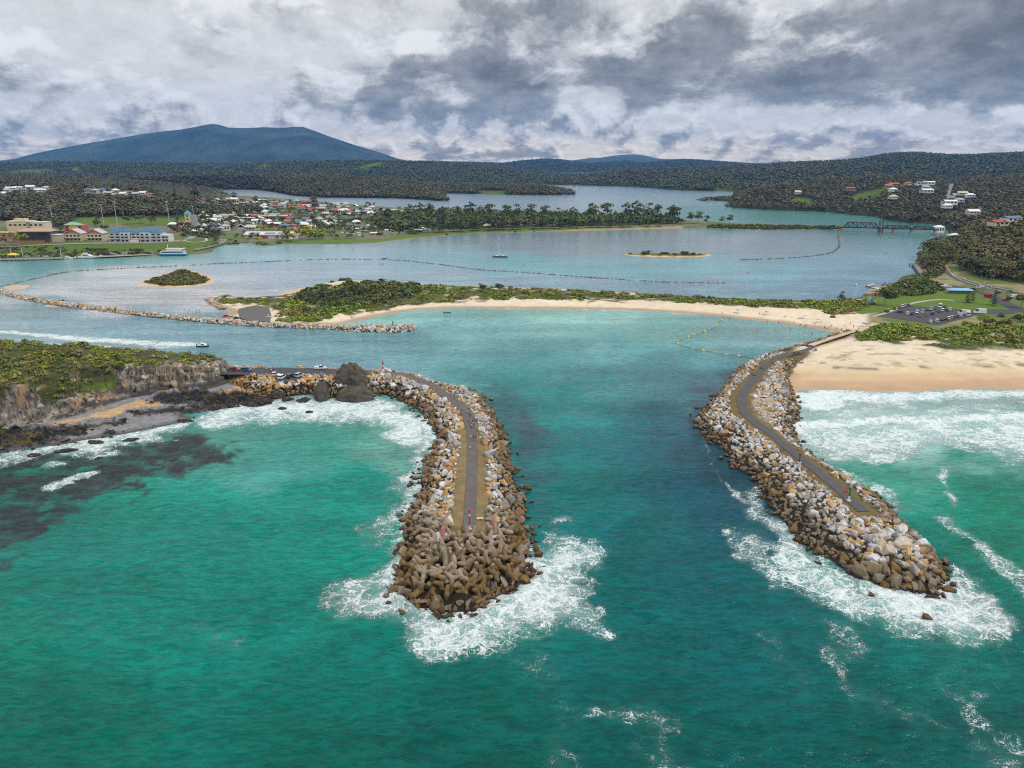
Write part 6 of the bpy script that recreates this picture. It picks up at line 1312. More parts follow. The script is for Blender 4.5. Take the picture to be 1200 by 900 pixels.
post(460.5, 383.6, 2.6, 'channel_marker', 'marker', 'small green light beacon on the training wall tip', [(.8, WT), (2.0, GN)], .3, (.6, .8, GN))
post(936.5, 542.5, 4.6, 'timber_post', 'post', 'rusty brown post beside the right breakwater path', [(2.6, A(.16, .07, .035))], .24, (.5, .5, A(.10, .045, .03)))
X, Y, Z = P(990.5, 583, 4.6); t = thing('warning_sign', (X, Y, Z), cat='sign', label='round red warning sign beside the green right marker')
m = MB(); m.tube((0, 0, 0), (0, 0, 1.8), .05, .05, 8, A(.4, .4, .4)); m.build('post', M_PAINT, t); m = MB(); m.tube((0, -.03, 1.7), (0, .03, 1.7), .55, .55, 16, RD); m.build('disc', M_PAINT, t)
X, Y, Z = P(562.5, 609, 4.6); t = thing('bench', (X, Y, Z), .1, cat='bench', label='pale concrete slab bench near the left path end')
m = MB(); m.box((0, 0, .45), (1.7, .55, .12), A(.6, .57, .5)); m.build('seat', M_PAINT, t)
for s in (-.6, .6): m = MB(); m.box((s, 0, .2), (.2, .45, .4), A(.5, .48, .43)); m.build('leg', M_PAINT, t)
def parasol(x, y, c, lb):
    X, Y, Z = SP.hit(x, y); t = thing('beach_umbrella', (X, Y, Z), cat='umbrella', label=lb)
    m = MB(); m.tube((0, 0, 0), (0, 0, 2.2), .04, .04, 6, A(.6, .6, .6)); m.build('pole', M_PAINT, t)
    n = 10; V = [(0, 0, 2.5)] + [(math.cos(i * 2 * math.pi / n) * 1.6, math.sin(i * 2 * math.pi / n) * 1.6, 1.95) for i in range(n)]; m = MB(); m.add(np.array(V), [[0, 1 + i, 1 + (i + 1) % n] for i in range(n)], c); m.build('canopy', M_PAINT, t)
parasol(1012, 382.6, A(.03, .12, .45), 'blue beach umbrella by the path to the breakwater'); parasol(898, 369, A(.5, .12, .2), 'red beach umbrella on the inner beach'); parasol(864, 366.8, A(.1, .3, .55), 'pale blue beach umbrella beside the scrub'); parasol(958, 378, A(.6, .3, .1), 'orange beach umbrella among the bathers')
X, Y, Z = SP.hit(941, 373.4); t = thing('beach_shelter', (X, Y, Z), .2, cat='beach tent', label='pale blue and white beach shelter on the sand')
m = MB(); m.prism([(-1.8, 1.9), (0, 2.6), (1.8, 1.9)], 3.2, col=A(.55, .65, .72)); m.build('canopy', M_PAINT, t)
for sx in (-1.6, 1.6):
    for sy in (-1.4, 1.4): m = MB(); m.tube((sx, sy, 0), (sx, sy, 1.95), .04, .04, 6, A(.6, .6, .6)); m.build('leg', M_PAINT, t)
# swimming enclosure: a rope with floats
netp = catmull(W([(847,371.5),(840,381),(828,387.5),(813,392.5),(799,397.5),(793,401),(803,406),(820,410),(838,413),(856,416),(874,418),(890,420)], .1), 6)
m = MB(); 
for a, b in zip(netp[:-1], netp[1:]): m.tube((a[0], a[1], .02), (b[0], b[1], .02), .16, .16, 5, A(.12, .11, .10), False)
m.build('swimming_net_rope', M_PAINT, label='dark rope line of the swimming enclosure in the lagoon', cat='rope')
sN = np.concatenate([[0], np.cumsum(np.linalg.norm(np.diff(netp, axis=0), axis=1))])
fl = MB(); bm_ = bmesh.new(); bmesh.ops.create_icosphere(bm_, subdivisions=2, radius=.5); fl.add(np.array([v.co[:] for v in bm_.verts]), np.array([[v.index for v in f.verts] for f in bm_.faces])); bm_.free(); FLM = fl.data('net_float', M_PAINT, True)
def float_at(X, Y, r, c, desc, x, group, nm='net_float', cat='buoy'):
    o = link(nm, FLM, None, (X, Y, .12), 0, (r, r, r * .8), c, None, cat, group); LAB.append((o, desc, x)); return o
for i, q in enumerate(np.linspace(8, sN[-1] - 4, 20)):
    X, Y = np.interp(q, sN, netp[:, 0]), np.interp(q, sN, netp[:, 1]); yel = i % 3 != 1
    float_at(X, Y, 1.5 if i % 3 == 0 else 1.0, A(.75, .50, .05) if yel else A(.7, .25, .08), ('yellow' if yel else 'orange') + ' float on the swimming enclosure rope', proj(X, Y, 0)[0], 'floats of the swimming enclosure')
for x, y, c, ds in [(614,311,A(.35, .03, .16),'pink mooring buoy in the river left of centre'),(877,320,A(.35, .03, .16),'pink mooring buoy near the spit scrub'),(1038,297,A(.25, .05, .2),'purple mooring buoy in front of the bridge'),(526,293,A(.5, .5, .48),'pale mooring buoy left of the yacht'),(414,293,A(.06, .06, .06),'dark mooring buoy off the town lawn'),(869,304.5,A(.05, .06, .04),'dark weedy mound awash right of the islet')]:
    X, Y, _ = P(x, y, 0); float_at(X, Y, 1.8, c, ds, x, 'mooring buoys', 'mooring_buoy')
X, Y, _ = P(524, 366.4, 0); m = MB(); m.box((0, 0, .35), (5, 3, .7), A(.20, .11, .06)); m.box((0, 0, .72), (4.6, 2.7, .06), A(.35, .22, .14)); m.build('swim_pontoon', M_WOOD, None, label='small brown swimming pontoon off the inner beach', cat='pontoon').location = (X, Y, 0)

# ================================================================== boats
def hull(L, B, D, col, bow=.35, n=14, keel=.25):
    """pointed hull with sheer; x forward"""
    m = MB(); st = np.linspace(-1, 1, n); R = []
    for s in st:
        w = B / 2 * (1 - max(0, (s - (1 - 2 * bow)) / (2 * bow)) ** 2.2) * (.92 if s < -.9 else 1); z1 = D * (1 + .22 * max(0, s) ** 2); x = s * L / 2
        R.append([(x, -w, z1), (x * .985, -w * .86, D * .25), (x * .96, -w * .3, -keel), (x * .96, w * .3, -keel), (x * .985, w * .86, D * .25), (x, w, z1)])
    V = np.array(R).reshape(-1, 3); F = grid_faces(n, 6); m.add(V, [F, np.array([[0, 1, 2, 3, 4, 5]])], col)
    dk = np.array([[r[0], r[5]] for r in R]).reshape(-1, 3) - [0, 0, .12]; m.add(dk, grid_faces(n, 2)[:, ::-1], A(.6, .58, .52)); return m
def boat(name, x, y, L, B, D, col, head, label, parts, group=None, z=0):
    X, Y, _ = P(x, y, z); t = thing(name, (X, Y, z), math.radians(head), cat='boat', label=label, group=group)
    hull(L, B, D, col).build('hull', M_GLOSS, t)
    for nm, f in parts: m = MB(); f(m); m.build(nm, M_GLASS if nm == 'window' else M_GLOSS, t)
    return t
boat('sailing_yacht', 586, 301.5, 16, 4.4, 1.5, A(.07, .075, .09), 178, 'moored sailing yacht with tall pale mast in the river', [('cabin', lambda m: m.prism([(-4, 1.4), (-3.6, 2.3), (2.6, 2.2), (4.6, 1.5)], 2.6, col=WHITE)), ('mast', lambda m: m.tube((1.2, 0, 1.4), (1.2, 0, 21), .16, .10, 8, WHITE)), ('boom', lambda m: m.tube((1.2, 0, 3.2), (-5.5, 0, 3.4), .22, .16, 8, A(.62, .6, .55))), ('rigging', lambda m: (m.tube((1.2, 0, 20.6), (7.8, 0, 1.7), .03, .03, 4), m.tube((1.2, 0, 20.6), (-7.8, 0, 1.6), .03, .03, 4), m.tube((1.2, 0, 15), (1.2, 2.1, 1.6), .03, .03, 4), m.tube((1.2, 0, 15), (1.2, -2.1, 1.6), .03, .03, 4))), ('window', lambda m: m.box((-.5, 0, 1.95), (4.5, 2.64, .35))), ('deck_rail', lambda m: (m.box((0, 2.1, 1.62), (13, .08, .12), WHITE), m.box((0, -2.1, 1.62), (13, .08, .12), WHITE)))])
boat('motorboat', 238, 406.4, 6.4, 2.4, .9, A(.03, .035, .05), 0, 'dark-hulled speedboat with white cabin heading right, trailing a wake', [('cabin', lambda m: m.prism([(-.9, .8), (-.8, 1.9), (.9, 1.9), (1.8, .9)], 1.9, col=WHITE)), ('window', lambda m: m.box((.2, 0, 1.5), (1.5, 1.94, .4))), ('outboard_motor', lambda m: m.box((-3.3, 0, .7), (.5, .6, 1.3), A(.05, .05, .05))), ('radar_arch', lambda m: (m.tube((-.8, -.9, 1.8), (-.8, -.9, 2.7), .05), m.tube((-.8, .9, 1.8), (-.8, .9, 2.7), .05), m.tube((-.8, -.9, 2.7), (-.8, .9, 2.7), .05)))])
boat('charter_ferry', 202.5, 299.6, 30, 7.5, 2.2, A(.02, .22, .42), 183, 'large white charter boat with bright blue hull at the wharf', [('cabin', lambda m: m.box((-1, 0, 3.6), (24, 6.6, 3.0), WHITE * .8)), ('upper_deck', lambda m: (m.box((-3, 0, 6.3), (17, 6.0, 2.2), WHITE * .9), m.box((-4, 0, 7.6), (19, 6.6, .3), WHITE))), ('window', lambda m: m.box((-1, 0, 4.0), (22, 6.7, 1.1))), ('mast', lambda m: m.tube((4, 0, 7.5), (4, 0, 11.5), .2))])
def cruiser(x, y, L, head, label, col=WHITE, group='boats at the town wharf'):
    return boat('motor_cruiser', x, y, L, L * .28, L * .11, col, head, label, [('cabin', lambda m: m.prism([(-L * .3, L * .1), (-L * .28, L * .23), (L * .08, L * .23), (L * .28, L * .12)], L * .2, col=WHITE)), ('window', lambda m: m.box((-L * .08, 0, L * .18), (L * .3, L * .205, L * .05))), ('flybridge', lambda m: m.box((-L * .1, 0, L * .27), (L * .2, L * .16, L * .07), WHITE))], group)
for x, y, L, hd, lb, c in [(103,302.6,18,5,'large white motor cruiser berthed at the wharf',WHITE),(80,303.4,10,8,'white and blue launch berthed beside the cruiser',WHITE),(89,303.2,7,90,'small dark boat moored between wharf and cruiser',A(.03, .03, .04)),(119,301.6,8,5,'small white boat right of the large cruiser',WHITE),(137,300,8,5,'white runabout along the wharf near the slipway',WHITE),(151,299.4,9,5,'pale boat on the slipway left of the ferry',A(.6, .62, .65)),(162,298.8,8,5,'white boat nearest the ferry at the slipway',WHITE)]: cruiser(x, y, L, hd, lb, c)
for x, y, L, hd, lb, c in [(1021,336.6,9,175,'red and white fishing boat moored near the boat ramp',A(.35, .06, .05)),(1003,334.6,5,90,'tiny white dinghy left of the boat ramp',WHITE),(1052,336,7,20,'white boat at the ramp pontoon',WHITE),(1060,335.2,7,10,'white boat nearest the jetty',WHITE),(1044,336.6,6,30,'small pale boat beside the dark pontoon',A(.5, .5, .52))]: cruiser(x, y, L, hd, lb, c, 'boats at the ramp')
cruiser(451, 303, 6, 0, 'small dark tinny drifting above the lagoon wall', A(.08, .09, .09), 'small boats in the river'); cruiser(447, 309.5, 4, 0, 'tiny dark dinghy inside the lagoon wall', A(.05, .05, .05), 'small boats in the river')
X, Y, Z = P(1108, 338, 3); t = thing('trailer_boat', (X, Y, 3.0), math.radians(170), cat='boat', label='white boat on a trailer in the ramp car park')
hm = hull(8, 2.6, 1.2, WHITE); hm.v = [v + [0, 0, .8] for v in hm.v]; hm.build('hull', M_GLOSS, t); m = MB(); m.prism([(-1, 1.9), (-.9, 3), (1, 3), (2, 2)], 1.9, col=WHITE); m.build('cabin', M_GLOSS, t); m = MB(); m.box((0, 0, .45), (7, 1.6, .2), A(.3, .3, .3)); m.build('trailer', M_PAINT, t)

# ================================================================== wharves and jetties
def deck(name, pts, w, z, label, col=A(.22, .19, .16), piles=4.0):
    q = W(pts, z); t = thing(name, (q[0][0], q[0][1], 0), cat='wharf', label=label); o0 = np.array([q[0][0], q[0][1]]); q = q - o0; m = MB(); pl = MB()
    for a, b in zip(q[:-1], q[1:]):
        d = b - a; L = np.linalg.norm(d); an = math.atan2(d[1], d[0]); c = (a + b) / 2; m.box((c[0], c[1], z - .2), (L + .3, w, .4), col, an)
        for s in np.arange(0, L, piles):
            for o in (-w * .42, w * .42):
                p_ = a + d / L * s + np.array([-d[1], d[0]]) / L * o; pl.tube((p_[0], p_[1], -1), (p_[0], p_[1], z + .5), .22, .2, 6, col * .5)
    m.build('decking', M_WOOD, t); pl.build('piles', M_WOOD, t)
deck('wharf', [(-60,304.6),(0,303.6),(40,303),(74,302)], 8, 1.6, 'long low timber wharf at the left of town', A(.26, .23, .20))
deck('wharf', [(110,300.8),(150,299),(186,297.2)], 8, 1.6, 'timber wharf leading to the blue ferry', A(.34, .30, .26))
deck('jetty', [(1066,309),(1072,309.4),(1075,313),(1078.5,318),(1083,323)], 5, 2.0, 'curved timber jetty at the wooded point', A(.20, .18, .17))
deck('pontoon', [(1034,333.6),(1044,334.8),(1051,335.2)], 2.5, .8, 'dark floating pontoon by the boat ramp', A(.06, .065, .075))
for x, h in ((1036.5, 5), (1049.5, 4.5)): post(x, 334.8, .5, 'mooring_pile', 'pile', f'tall dark mooring pile at the {"outer" if x < 1040 else "inner"} end of pontoon', [(h - 2, A(.03, .03, .035))], .3)
deck('boat_ramp', [(1024,336),(1032,339)], 5, .9, 'concrete boat ramp ending in the river', A(.42, .40, .37))

# ================================================================== bridge
BX0 = np.array([float(v) for v in P(986, 265.8, 6.2)[:2]]); BX1 = np.array([float(v) for v in P(1098, 268.6, 6.2)[:2]])
bd = BX1 - BX0; BL = float(np.linalg.norm(bd)); t = thing('truss_bridge', (BX0[0], BX0[1], 0), math.atan2(bd[1], bd[0]), cat='bridge', label='grey steel truss bridge with a lift tower crossing the inlet')
STL = A(.045, .06, .062)
m = MB(); m.box((BL / 2, 0, 5.7), (BL, 8, 1.0), A(.05, .055, .058)); m.build('deck', M_PAINT, t)
s1 = BL * .40
def truss(x0, x1, ztop, n, hip, nm):
    for s in (-4.1, 4.1):
        m = MB(); xs = np.linspace(x0, x1, n + 1); zt = [6.2 + (ztop - 6.2) * (1 if 0 < i < n and not (i in (1, n - 1) and hip) else (.72 if 0 < i < n else 0)) for i in range(n + 1)]
        for i in range(n):
            m.tube((xs[i], s, 6.3), (xs[i + 1], s, 6.3), .5, .5, 5, STL); m.tube((xs[i], s, zt[i]), (xs[i + 1], s, zt[i + 1]), .55, .55, 5, STL)
            if zt[i] > 6.5: m.tube((xs[i], s, 6.3), (xs[i], s, zt[i]), .34, .34, 5, STL)
            a, b = (i, i + 1) if i % 2 else (i + 1, i)
            if 0 < i < n - 1: m.tube((xs[a], s, 6.3), (xs[b], s, zt[b]), .32, .32, 5, STL)
        m.build('truss', M_PAINT, t)
truss(3, s1, 13.0, 8, False, 'a'); truss(s1 + 6, BL * .74, 10.0, 8, False, 'b'); truss(BL * .75, BL - 3, 9.6, 8, False, 'c')
for x in (s1 + .8, s1 + 4.6): m = MB(); [m.tube((x, s, 0), (x, s, 16), .55, .45, 6, A(.06, .065, .07)) for s in (-4.3, 4.3)]; m.box((x, 0, 15.6), (1, 9.4, 1.2), A(.06, .065, .07)); m.build('lift_tower', M_PAINT, t)
for x in (1.5, s1 + 2.7, BL * .56, BL * .745, BL - 2): m = MB(); m.box((x, 0, 2), (3.2 if x != s1 + 2.7 else 7, 8.5, 6.2), A(.36, .30, .24) if x != s1 + 2.7 else A(.40, .22, .18), taper=.85); m.build('pier', M_GROUND, t)
for i, (f, c, kd) in enumerate([(.30, WHITE, 'car'), (.52, SILV, 'van'), (.82, WHITE, 'suv')]):
    p_ = BX0 + bd * f; u, v = proj(p_[0], p_[1], 6.3); vehicle(kd, float(u), float(v), 6.25, c, f'{CN(c)} {kd} crossing the truss bridge', 3, 'traffic on the bridge')

# ================================================================== houses
M_ROOF = vc_mat('roofing', .6, .3)
def house_meshes(w_, d_, h_, rh, hip, seed):
    b = MB(); b.box((0, 0, h_ / 2 - .4), (w_, d_, h_ + .8)); o = .5
    if not hip: b.add(np.array([[-w_ / 2, -d_ / 2, h_], [-w_ / 2, d_ / 2, h_], [-w_ / 2, 0, h_ + rh * .92], [w_ / 2, -d_ / 2, h_], [w_ / 2, d_ / 2, h_], [w_ / 2, 0, h_ + rh * .92]]), [[0, 2, 1], [3, 4, 5]])
    r = MB(); x, y = w_ / 2 + o, d_ / 2 + o; k = w_ / 2 - d_ / 2 * .8 if hip else x; k = max(k, .5)
    V = np.array([[-x, -y, h_ - .12], [x, -y, h_ - .12], [x, y, h_ - .12], [-x, y, h_ - .12], [-k, 0, h_ + rh], [k, 0, h_ + rh]]); T = V + [0, 0, .18]
    r.add(np.concatenate([V, T]), [[6, 7, 11, 10], [8, 9, 10, 11], [9, 6, 10], [7, 8, 11], [0, 4, 5, 1], [2, 5, 4, 3], [3, 4, 0], [1, 5, 2], [0, 1, 7, 6], [1, 2, 8, 7], [2, 3, 9, 8], [3, 0, 6, 9]])
    wn = []
    for sx in (-.28, .02, .3): 
        m = MB(); m.box((w_ * sx, -d_ / 2 - .02, h_ * .55), (w_ * .17, .08, h_ * .42)); wn.append(m.data('window', M_GLASS))
    return b.data('house', M_PAINT), r.data('roof', M_ROOF), wn
HM = [house_meshes(12, 8, 3.2, 2.2, True, 0), house_meshes(14, 9, 3.2, 2.4, False, 1), house_meshes(11, 8, 5.8, 2.2, True, 2), house_meshes(16, 9, 3.4, 1.4, False, 3), house_meshes(10, 8, 3.0, 2.6, False, 4)]
CAB = house_meshes(8, 4, 2.7, .7, False, 5)
ROOFS = [(A(.66, .66, .66), 'white-roofed'), (A(.36, .37, .39), 'light grey-roofed'), (A(.14, .145, .155), 'slate grey-roofed'), (A(.34, .12, .07), 'terracotta-roofed'), (A(.40, .06, .05), 'red-roofed'), (A(.08, .17, .27), 'blue-roofed'), (A(.50, .46, .38), 'cream-roofed'), (A(.07, .075, .08), 'black-roofed'), (A(.30, .36, .32), 'pale green-roofed')]
WALLS = [A(.62, .60, .55), A(.55, .48, .38), A(.30, .16, .11), A(.42, .43, .44), A(.68, .68, .68)]
def house(land, x, y, ri, wi, proto, desc, rz, group, sc=1.0, xyz=None):
    X, Y, z = land.hit(x, y) if xyz is None else xyz; b, r, wn = proto; c, cn = ROOFS[ri]
    o = link('house', b, None, (X, Y, float(z)), rz, sc, WALLS[wi], None, 'house', group); link('roof', r, o, color=c)
    for q in wn: link('window', q, o)
    LAB.append((o, f'{cn} {desc}', x)); return o
PLACED = []
def infill(land, poly, n, mind, desc, group, wts, protos, ang=.35, xyz=None, sc=1.0):
    q = np.array(poly, float); k_ = 0
    for _ in range(n * 30):
        if k_ >= n: break
        x, y = random.uniform(q[:, 0].min(), q[:, 0].max()), random.uniform(q[:, 1].min(), q[:, 1].max())
        if not inside(np.array([x]), np.array([y]), q)[0]: continue
        if any(abs(x - a) < mind and abs(y - b) < mind * .33 for a, b in PLACED): continue
        PLACED.append((x, y)); k_ += 1
        house(land, x, y, random.choices(range(9), wts)[0], random.randrange(5), random.choice(protos), desc, random.uniform(-ang, ang) + random.choice([0, 0, 1.57]), group, sc * random.uniform(.9, 1.15))
WT9 = (6, 5, 3, 2, 1, 1, 2, 1, 1)
for x, y, ri, wi, pr in [(8,225,1,0,0),(14,222.5,0,4,3),(22,222,0,4,3),(28,225,2,3,0),(36,221,0,0,1),(40,218.5,0,4,3),(46,224,1,2,0),(48,225,0,4,3),(5,229,0,4,0),(55,222,6,1,0)]:
    house(TW, x, y, ri, wi, HM[pr], 'house in the clearing on the wooded hill at left', random.uniform(-.3, .3), 'hillside houses at left', 1.25)
for x, y in [(104,226),(112,227),(120,226),(128,228),(136,227),(145,229),(152,227),(160,229),(168,228),(176,230)]: house(TW, x, y, random.choices(range(9), WT9)[0], random.randrange(5), random.choice(HM), 'house on the crest above the wooded slope', random.uniform(-.3, .3), 'crest houses', 1.15)
infill(TW, [(228,236),(300,234),(360,238),(420,243),(470,250),(466,254),(380,250),(300,246),(235,246)], 74, 5.5, 'house near the lake side of town', 'lakeside houses', WT9, HM, sc=1.2)
infill(TW, [(200,262),(232,258),(260,262),(262,276),(240,276),(206,270)], 12, 8, 'house between the apartments and pavilion', 'houses behind the apartments', WT9, HM, sc=1.0)
infill(TW, [(232,248),(300,248),(380,252),(440,256),(420,266),(385,270),(300,270),(245,270)], 68, 6, 'house in the middle of town', 'town houses', WT9, HM, sc=1.15)
infill(TW, [(388,274),(400,268),(440,264),(480,262),(520,262),(540,266),(500,272),(455,277),(400,277)], 42, 5.5, 'holiday cabin in the caravan park', 'caravan park cabins', (8, 3, 1, 0, 0, 1, 3, 0, 1), [CAB], sc=1.05)
infill(TW, [(545,266),(600,262),(700,260),(740,261),(740,264),(700,264.5),(600,267),(560,269)], 22, 7, 'cabin glimpsed behind the lagoon pines', 'cabins behind the pines', (5, 3, 1, 1, 0, 1, 3, 0, 0), [CAB, HM[0]], sc=1.0)
G7_, _, nt7 = RIDGES[10]; U7, V7 = proj(G7_[..., 0], G7_[..., 1], G7_[..., 2])
def on_hill(x, y):
    i, j = np.unravel_index(np.argmin((U7[:nt7] - x) ** 2 + (V7[:nt7] - y) ** 2), U7[:nt7].shape); p = G7_[i, j]; return p[0], p[1], p[2] + 9
for x, y, ri, wi, pr, ds in [(1046,222,3,2,3,'house high on the hill beyond the bridge'),(1040,224,3,2,1,'house left on the hill beyond the bridge'),(1077,222.5,5,4,3,'house high on the hill beyond the bridge'),(1088,220,0,4,3,'house near the hill forest edge'),(1062,222,3,1,0,'cottage on the hill beyond the bridge'),(1046,229.5,0,4,0,'cottage in the middle of hill clearing'),(1084,231.5,0,3,3,'house half hidden on the hill slope'),(1083,226,8,4,0,'cottage half hidden on the hill slope'),(995,228,2,2,3,'house at the left end of hill clearing'),(1119,237.5,0,4,3,'large house beside the straight hill road'),(1112,246,0,4,3,'long house below the straight hill road'),(1125,234,6,1,1,'house beside the straight hill road'),(1136,236.5,0,4,0,'house right of the straight hill road'),(1124,241.5,1,4,0,'house below the straight hill road'),(1108,249,0,0,0,'cottage low beside the hill road'),(1137,255.5,0,1,1,'house among trees above the boathouses'),(1045,239,6,1,0,'shed low on the hill above the shore'),(935,232,6,1,4,'farm cottage on the lake paddock')]:
    house(None, x, y, ri, wi, HM[pr], ds, random.uniform(-.3, .3), 'houses beyond the bridge', 1.5 if pr == 3 else 1.25, on_hill(x, y))
U12, V12 = proj(G12[..., 0], G12[..., 1], G12[..., 2])
def on12(x, y):
    i, j = np.unravel_index(np.argmin((U12[:26] - x) ** 2 + (V12[:26] - y) ** 2), U12[:26].shape); return G12[i, j]
for x, y, ri, wi, ds, dz in [(1178,252,5,4,'long house on top of the hill above the road',9),(1163,257,4,1,'house beside the blue roof on the hilltop',9)]:
    p_ = on12(x, y + 4); house(None, x, y, ri, wi, HM[3], ds, .2, 'houses on the near hill', 1.2, (p_[0], p_[1], p_[2] + dz))
for x, y, w_, c, rf, lb in [(1099,271.6,15,0,0,'white boathouse at the bridge end'),(1117,282,13,1,6,'yellow and white boat shed below the hill')]:
    X, Y, z = P(x, y, 1.0); b, r, wn = HM[2]; o = link('boathouse', b, None, (X, Y, .8), .1, 1.15, WALLS[4] if c == 0 else A(.62, .36, .05), lb, 'boathouse'); link('roof', r, o, color=ROOFS[0][0]); [link('window', q, o) for q in wn]
    deck('jetty', [(x - 8, y + 2.2), (x + 8, y + 2.6)], 5, 1.0, 'timber landing in front of the ' + lb.split(' at ')[0].split(' below ')[0])

# big buildings on the waterfront
def bld(name, x, y, rz, label, cat='building', land=None):
    X, Y, z = (TW if land is None else land).hit(x, y); return thing(name, (X, Y, float(z) - .3), rz, cat=cat, label=label)
def hip_roof(t, cx, cy, w_, d_, z, rh, col, o=.8):
    m = MB(); x, y = w_ / 2 + o, d_ / 2 + o; k = max(w_ / 2 - d_ / 2, .1) if w_ > d_ else .1; kk = 0 if w_ >= d_ else d_ / 2 - w_ / 2
    V = np.array([[-x, -y, 0], [x, -y, 0], [x, y, 0], [-x, y, 0], [-k, -kk, rh], [k, -kk, rh], [k, kk, rh], [-k, kk, rh]]) + [cx, cy, z]
    m.add(V, [[0, 1, 5, 4], [1, 2, 6, 5], [2, 3, 7, 6], [3, 0, 4, 7], [4, 5, 6, 7], [3, 2, 1, 0]], col); return m.build('roof', M_ROOF, t)
def windows(t, xs, zs, y, w_, h_):
    for x in xs:
        for z in zs: m = MB(); m.box((x, y, z), (w_, .12, h_)); m.build('window', M_GLASS, t)
t = bld('apartment_building', 160, 283.4, -.03, 'large white waterfront apartment complex with blue hip roofs'); BLU = A(.05, .15, .28); CW = A(.60, .58, .55)
for cx, w_, h_, y0 in [(-24, 13, 10.5, 0), (-12, 10, 12, -1.5), (0, 11, 10, .5), (11, 12, 12, -1.5), (23, 12, 10.5, 0), (32, 8, 8, 2)]:
    m = MB(); m.box((cx, y0 + 6, h_ / 2), (w_ - .02, 12, h_), CW); m.build('wall', M_PAINT, t)
    if cx < 30: hip_roof(t, cx, y0 + 6, w_, 12, h_ + .01, 4.4 if w_ > 11 else 3.6, BLU)
    windows(t, [cx - w_ * .24, cx + w_ * .24], [1.8, 5.0, 8.2] if h_ > 9 else [1.8, 5], y0 - .04, w_ * .28, 1.7)
    for z in (3.4, 6.6): m = MB(); m.box((cx, y0 - .9, z), (w_ * .9, 1.6, .25), CW * .9); m.box((cx, y0 - 1.65, z + .55), (w_ * .9, .08, .9), A(.5, .5, .5)); m.build('balcony', M_PAINT, t)
m = MB(); m.box((0, -3.2, 1.4), (8, 5, 2.8), A(.62, .60, .56)); m.build('portico', M_PAINT, t)
for x, lb in [(86.5, 'left of two cream gabled lodges with terracotta gables'), (111.5, 'right of two cream gabled lodges with terracotta gables')]:
    t = bld('lodge', x, 282.6, .02, lb); m = MB(); m.box((0, 6, 4.4), (18, 12, 8.8), A(.50, .42, .27)); m.build('wall', M_PAINT, t)
    m = MB(); m.add(np.array([[-9.8, -.8, 8.4], [0, -.8, 13.2], [9.8, -.8, 8.4], [-9.8, 12.8, 8.4], [0, 12.8, 13.2], [9.8, 12.8, 8.4], [-9.8, -.8, 8.8], [0, -.8, 13.7], [9.8, -.8, 8.8], [-9.8, 12.8, 8.8], [0, 12.8, 13.7], [9.8, 12.8, 8.8]]), [[6, 7, 10, 9], [7, 8, 11, 10], [0, 3, 4, 1], [1, 4, 5, 2], [0, 1, 7, 6], [1, 2, 8, 7], [3, 9, 10, 4], [4, 10, 11, 5], [0, 6, 9, 3], [2, 5, 11, 8]], A(.42, .40, .42)); m.build('roof', M_ROOF, t)
    m = MB(); m.add(np.array([[-7.5, -.1, 8.9], [7.5, -.1, 8.9], [0, -.1, 12.6]]), [[0, 1, 2]], A(.40, .16, .08)); m.build('gable', M_PAINT, t)
    windows(t, [-6.2, -2.1, 2.1, 6.2], [2.2, 6.2], -.05, 2.4, 1.9)
    for z in (4.2,): m = MB(); m.box((0, -.9, z), (17.6, 1.8, .3), A(.55, .5, .36)); m.build('balcony', M_PAINT, t)
t = bld('arched_building', 87, 272, .02, 'red and pink building with a yellow arch and green roof behind the lodges'); m = MB(); m.box((0, 6, 4.5), (24, 12, 9), A(.42, .12, .11)); m.build('wall', M_PAINT, t)
hip_roof(t, -3, 6, 17, 12, 9, 3.5, A(.18, .42, .33)); m = MB(); n = 12; a = np.linspace(0, math.pi, n); m.add(np.stack([np.cos(a) * 6, 0 * a - .1, np.sin(a) * 6 + 4], 1), [list(range(n))[::-1]], A(.65, .40, .06)); m.build('arch_panel', M_PAINT, t)
windows(t, [-8, 8], [3, 6.5], -.05, 2.4, 1.8)
t = bld('club_building', 38, 283.8, .03, 'long dark club building with black glazed balcony and tan roof'); m = MB(); m.box((0, 8, 3), (42, 16, 6), A(.20, .11, .07)); m.box((3, 7.5, 9), (36, 15, 5.9), A(.10, .095, .09)); m.build('wall', M_PAINT, t)
hip_roof(t, 3, 7.5, 38, 16, 12, 3, A(.40, .27, .16)); m = MB(); m.box((4, -.6, 8.6), (32, .2, 3.2)); m.build('window', M_GLASS, t); m = MB(); m.box((4, -1.8, 6.2), (36, 3, .4), A(.05, .05, .05)); m.build('balcony', M_PAINT, t)
m = MB(); m.box((-6, -4, 1.2), (44, 1, 2.4), A(.30, .15, .08)); m.build('forecourt_wall', M_PAINT, t); m = MB(); m.box((26, 6, 4), (10, 10, 8), A(.45, .36, .28)); m.box((26, 6, 8.2), (11, 11, .4), A(.62, .62, .62)); m.build('annexe', M_PAINT, t)
t = bld('hotel_block', 26, 270.5, .03, 'stepped cream hotel block with flat roofs at left'); m = MB(); m.box((-4, 8, 6), (30, 14, 12), A(.62, .50, .32)); m.box((18, 8, 5.4), (24, 14, 10.8), A(.62, .55, .42)); m.box((-4, 9, 13.6), (14, 8, 3.2), A(.58, .48, .33)); m.build('wall', M_PAINT, t)
m = MB(); m.box((-4, 8, 12.15), (31, 15, .3), A(.66, .64, .58)); m.box((18, 8, 10.95), (25, 15, .3), A(.66, .64, .58)); m.build('roof', M_ROOF, t); windows(t, [-14, -8, -2, 4, 12, 18, 24], [7.6], .95, 3.6, 2.0)
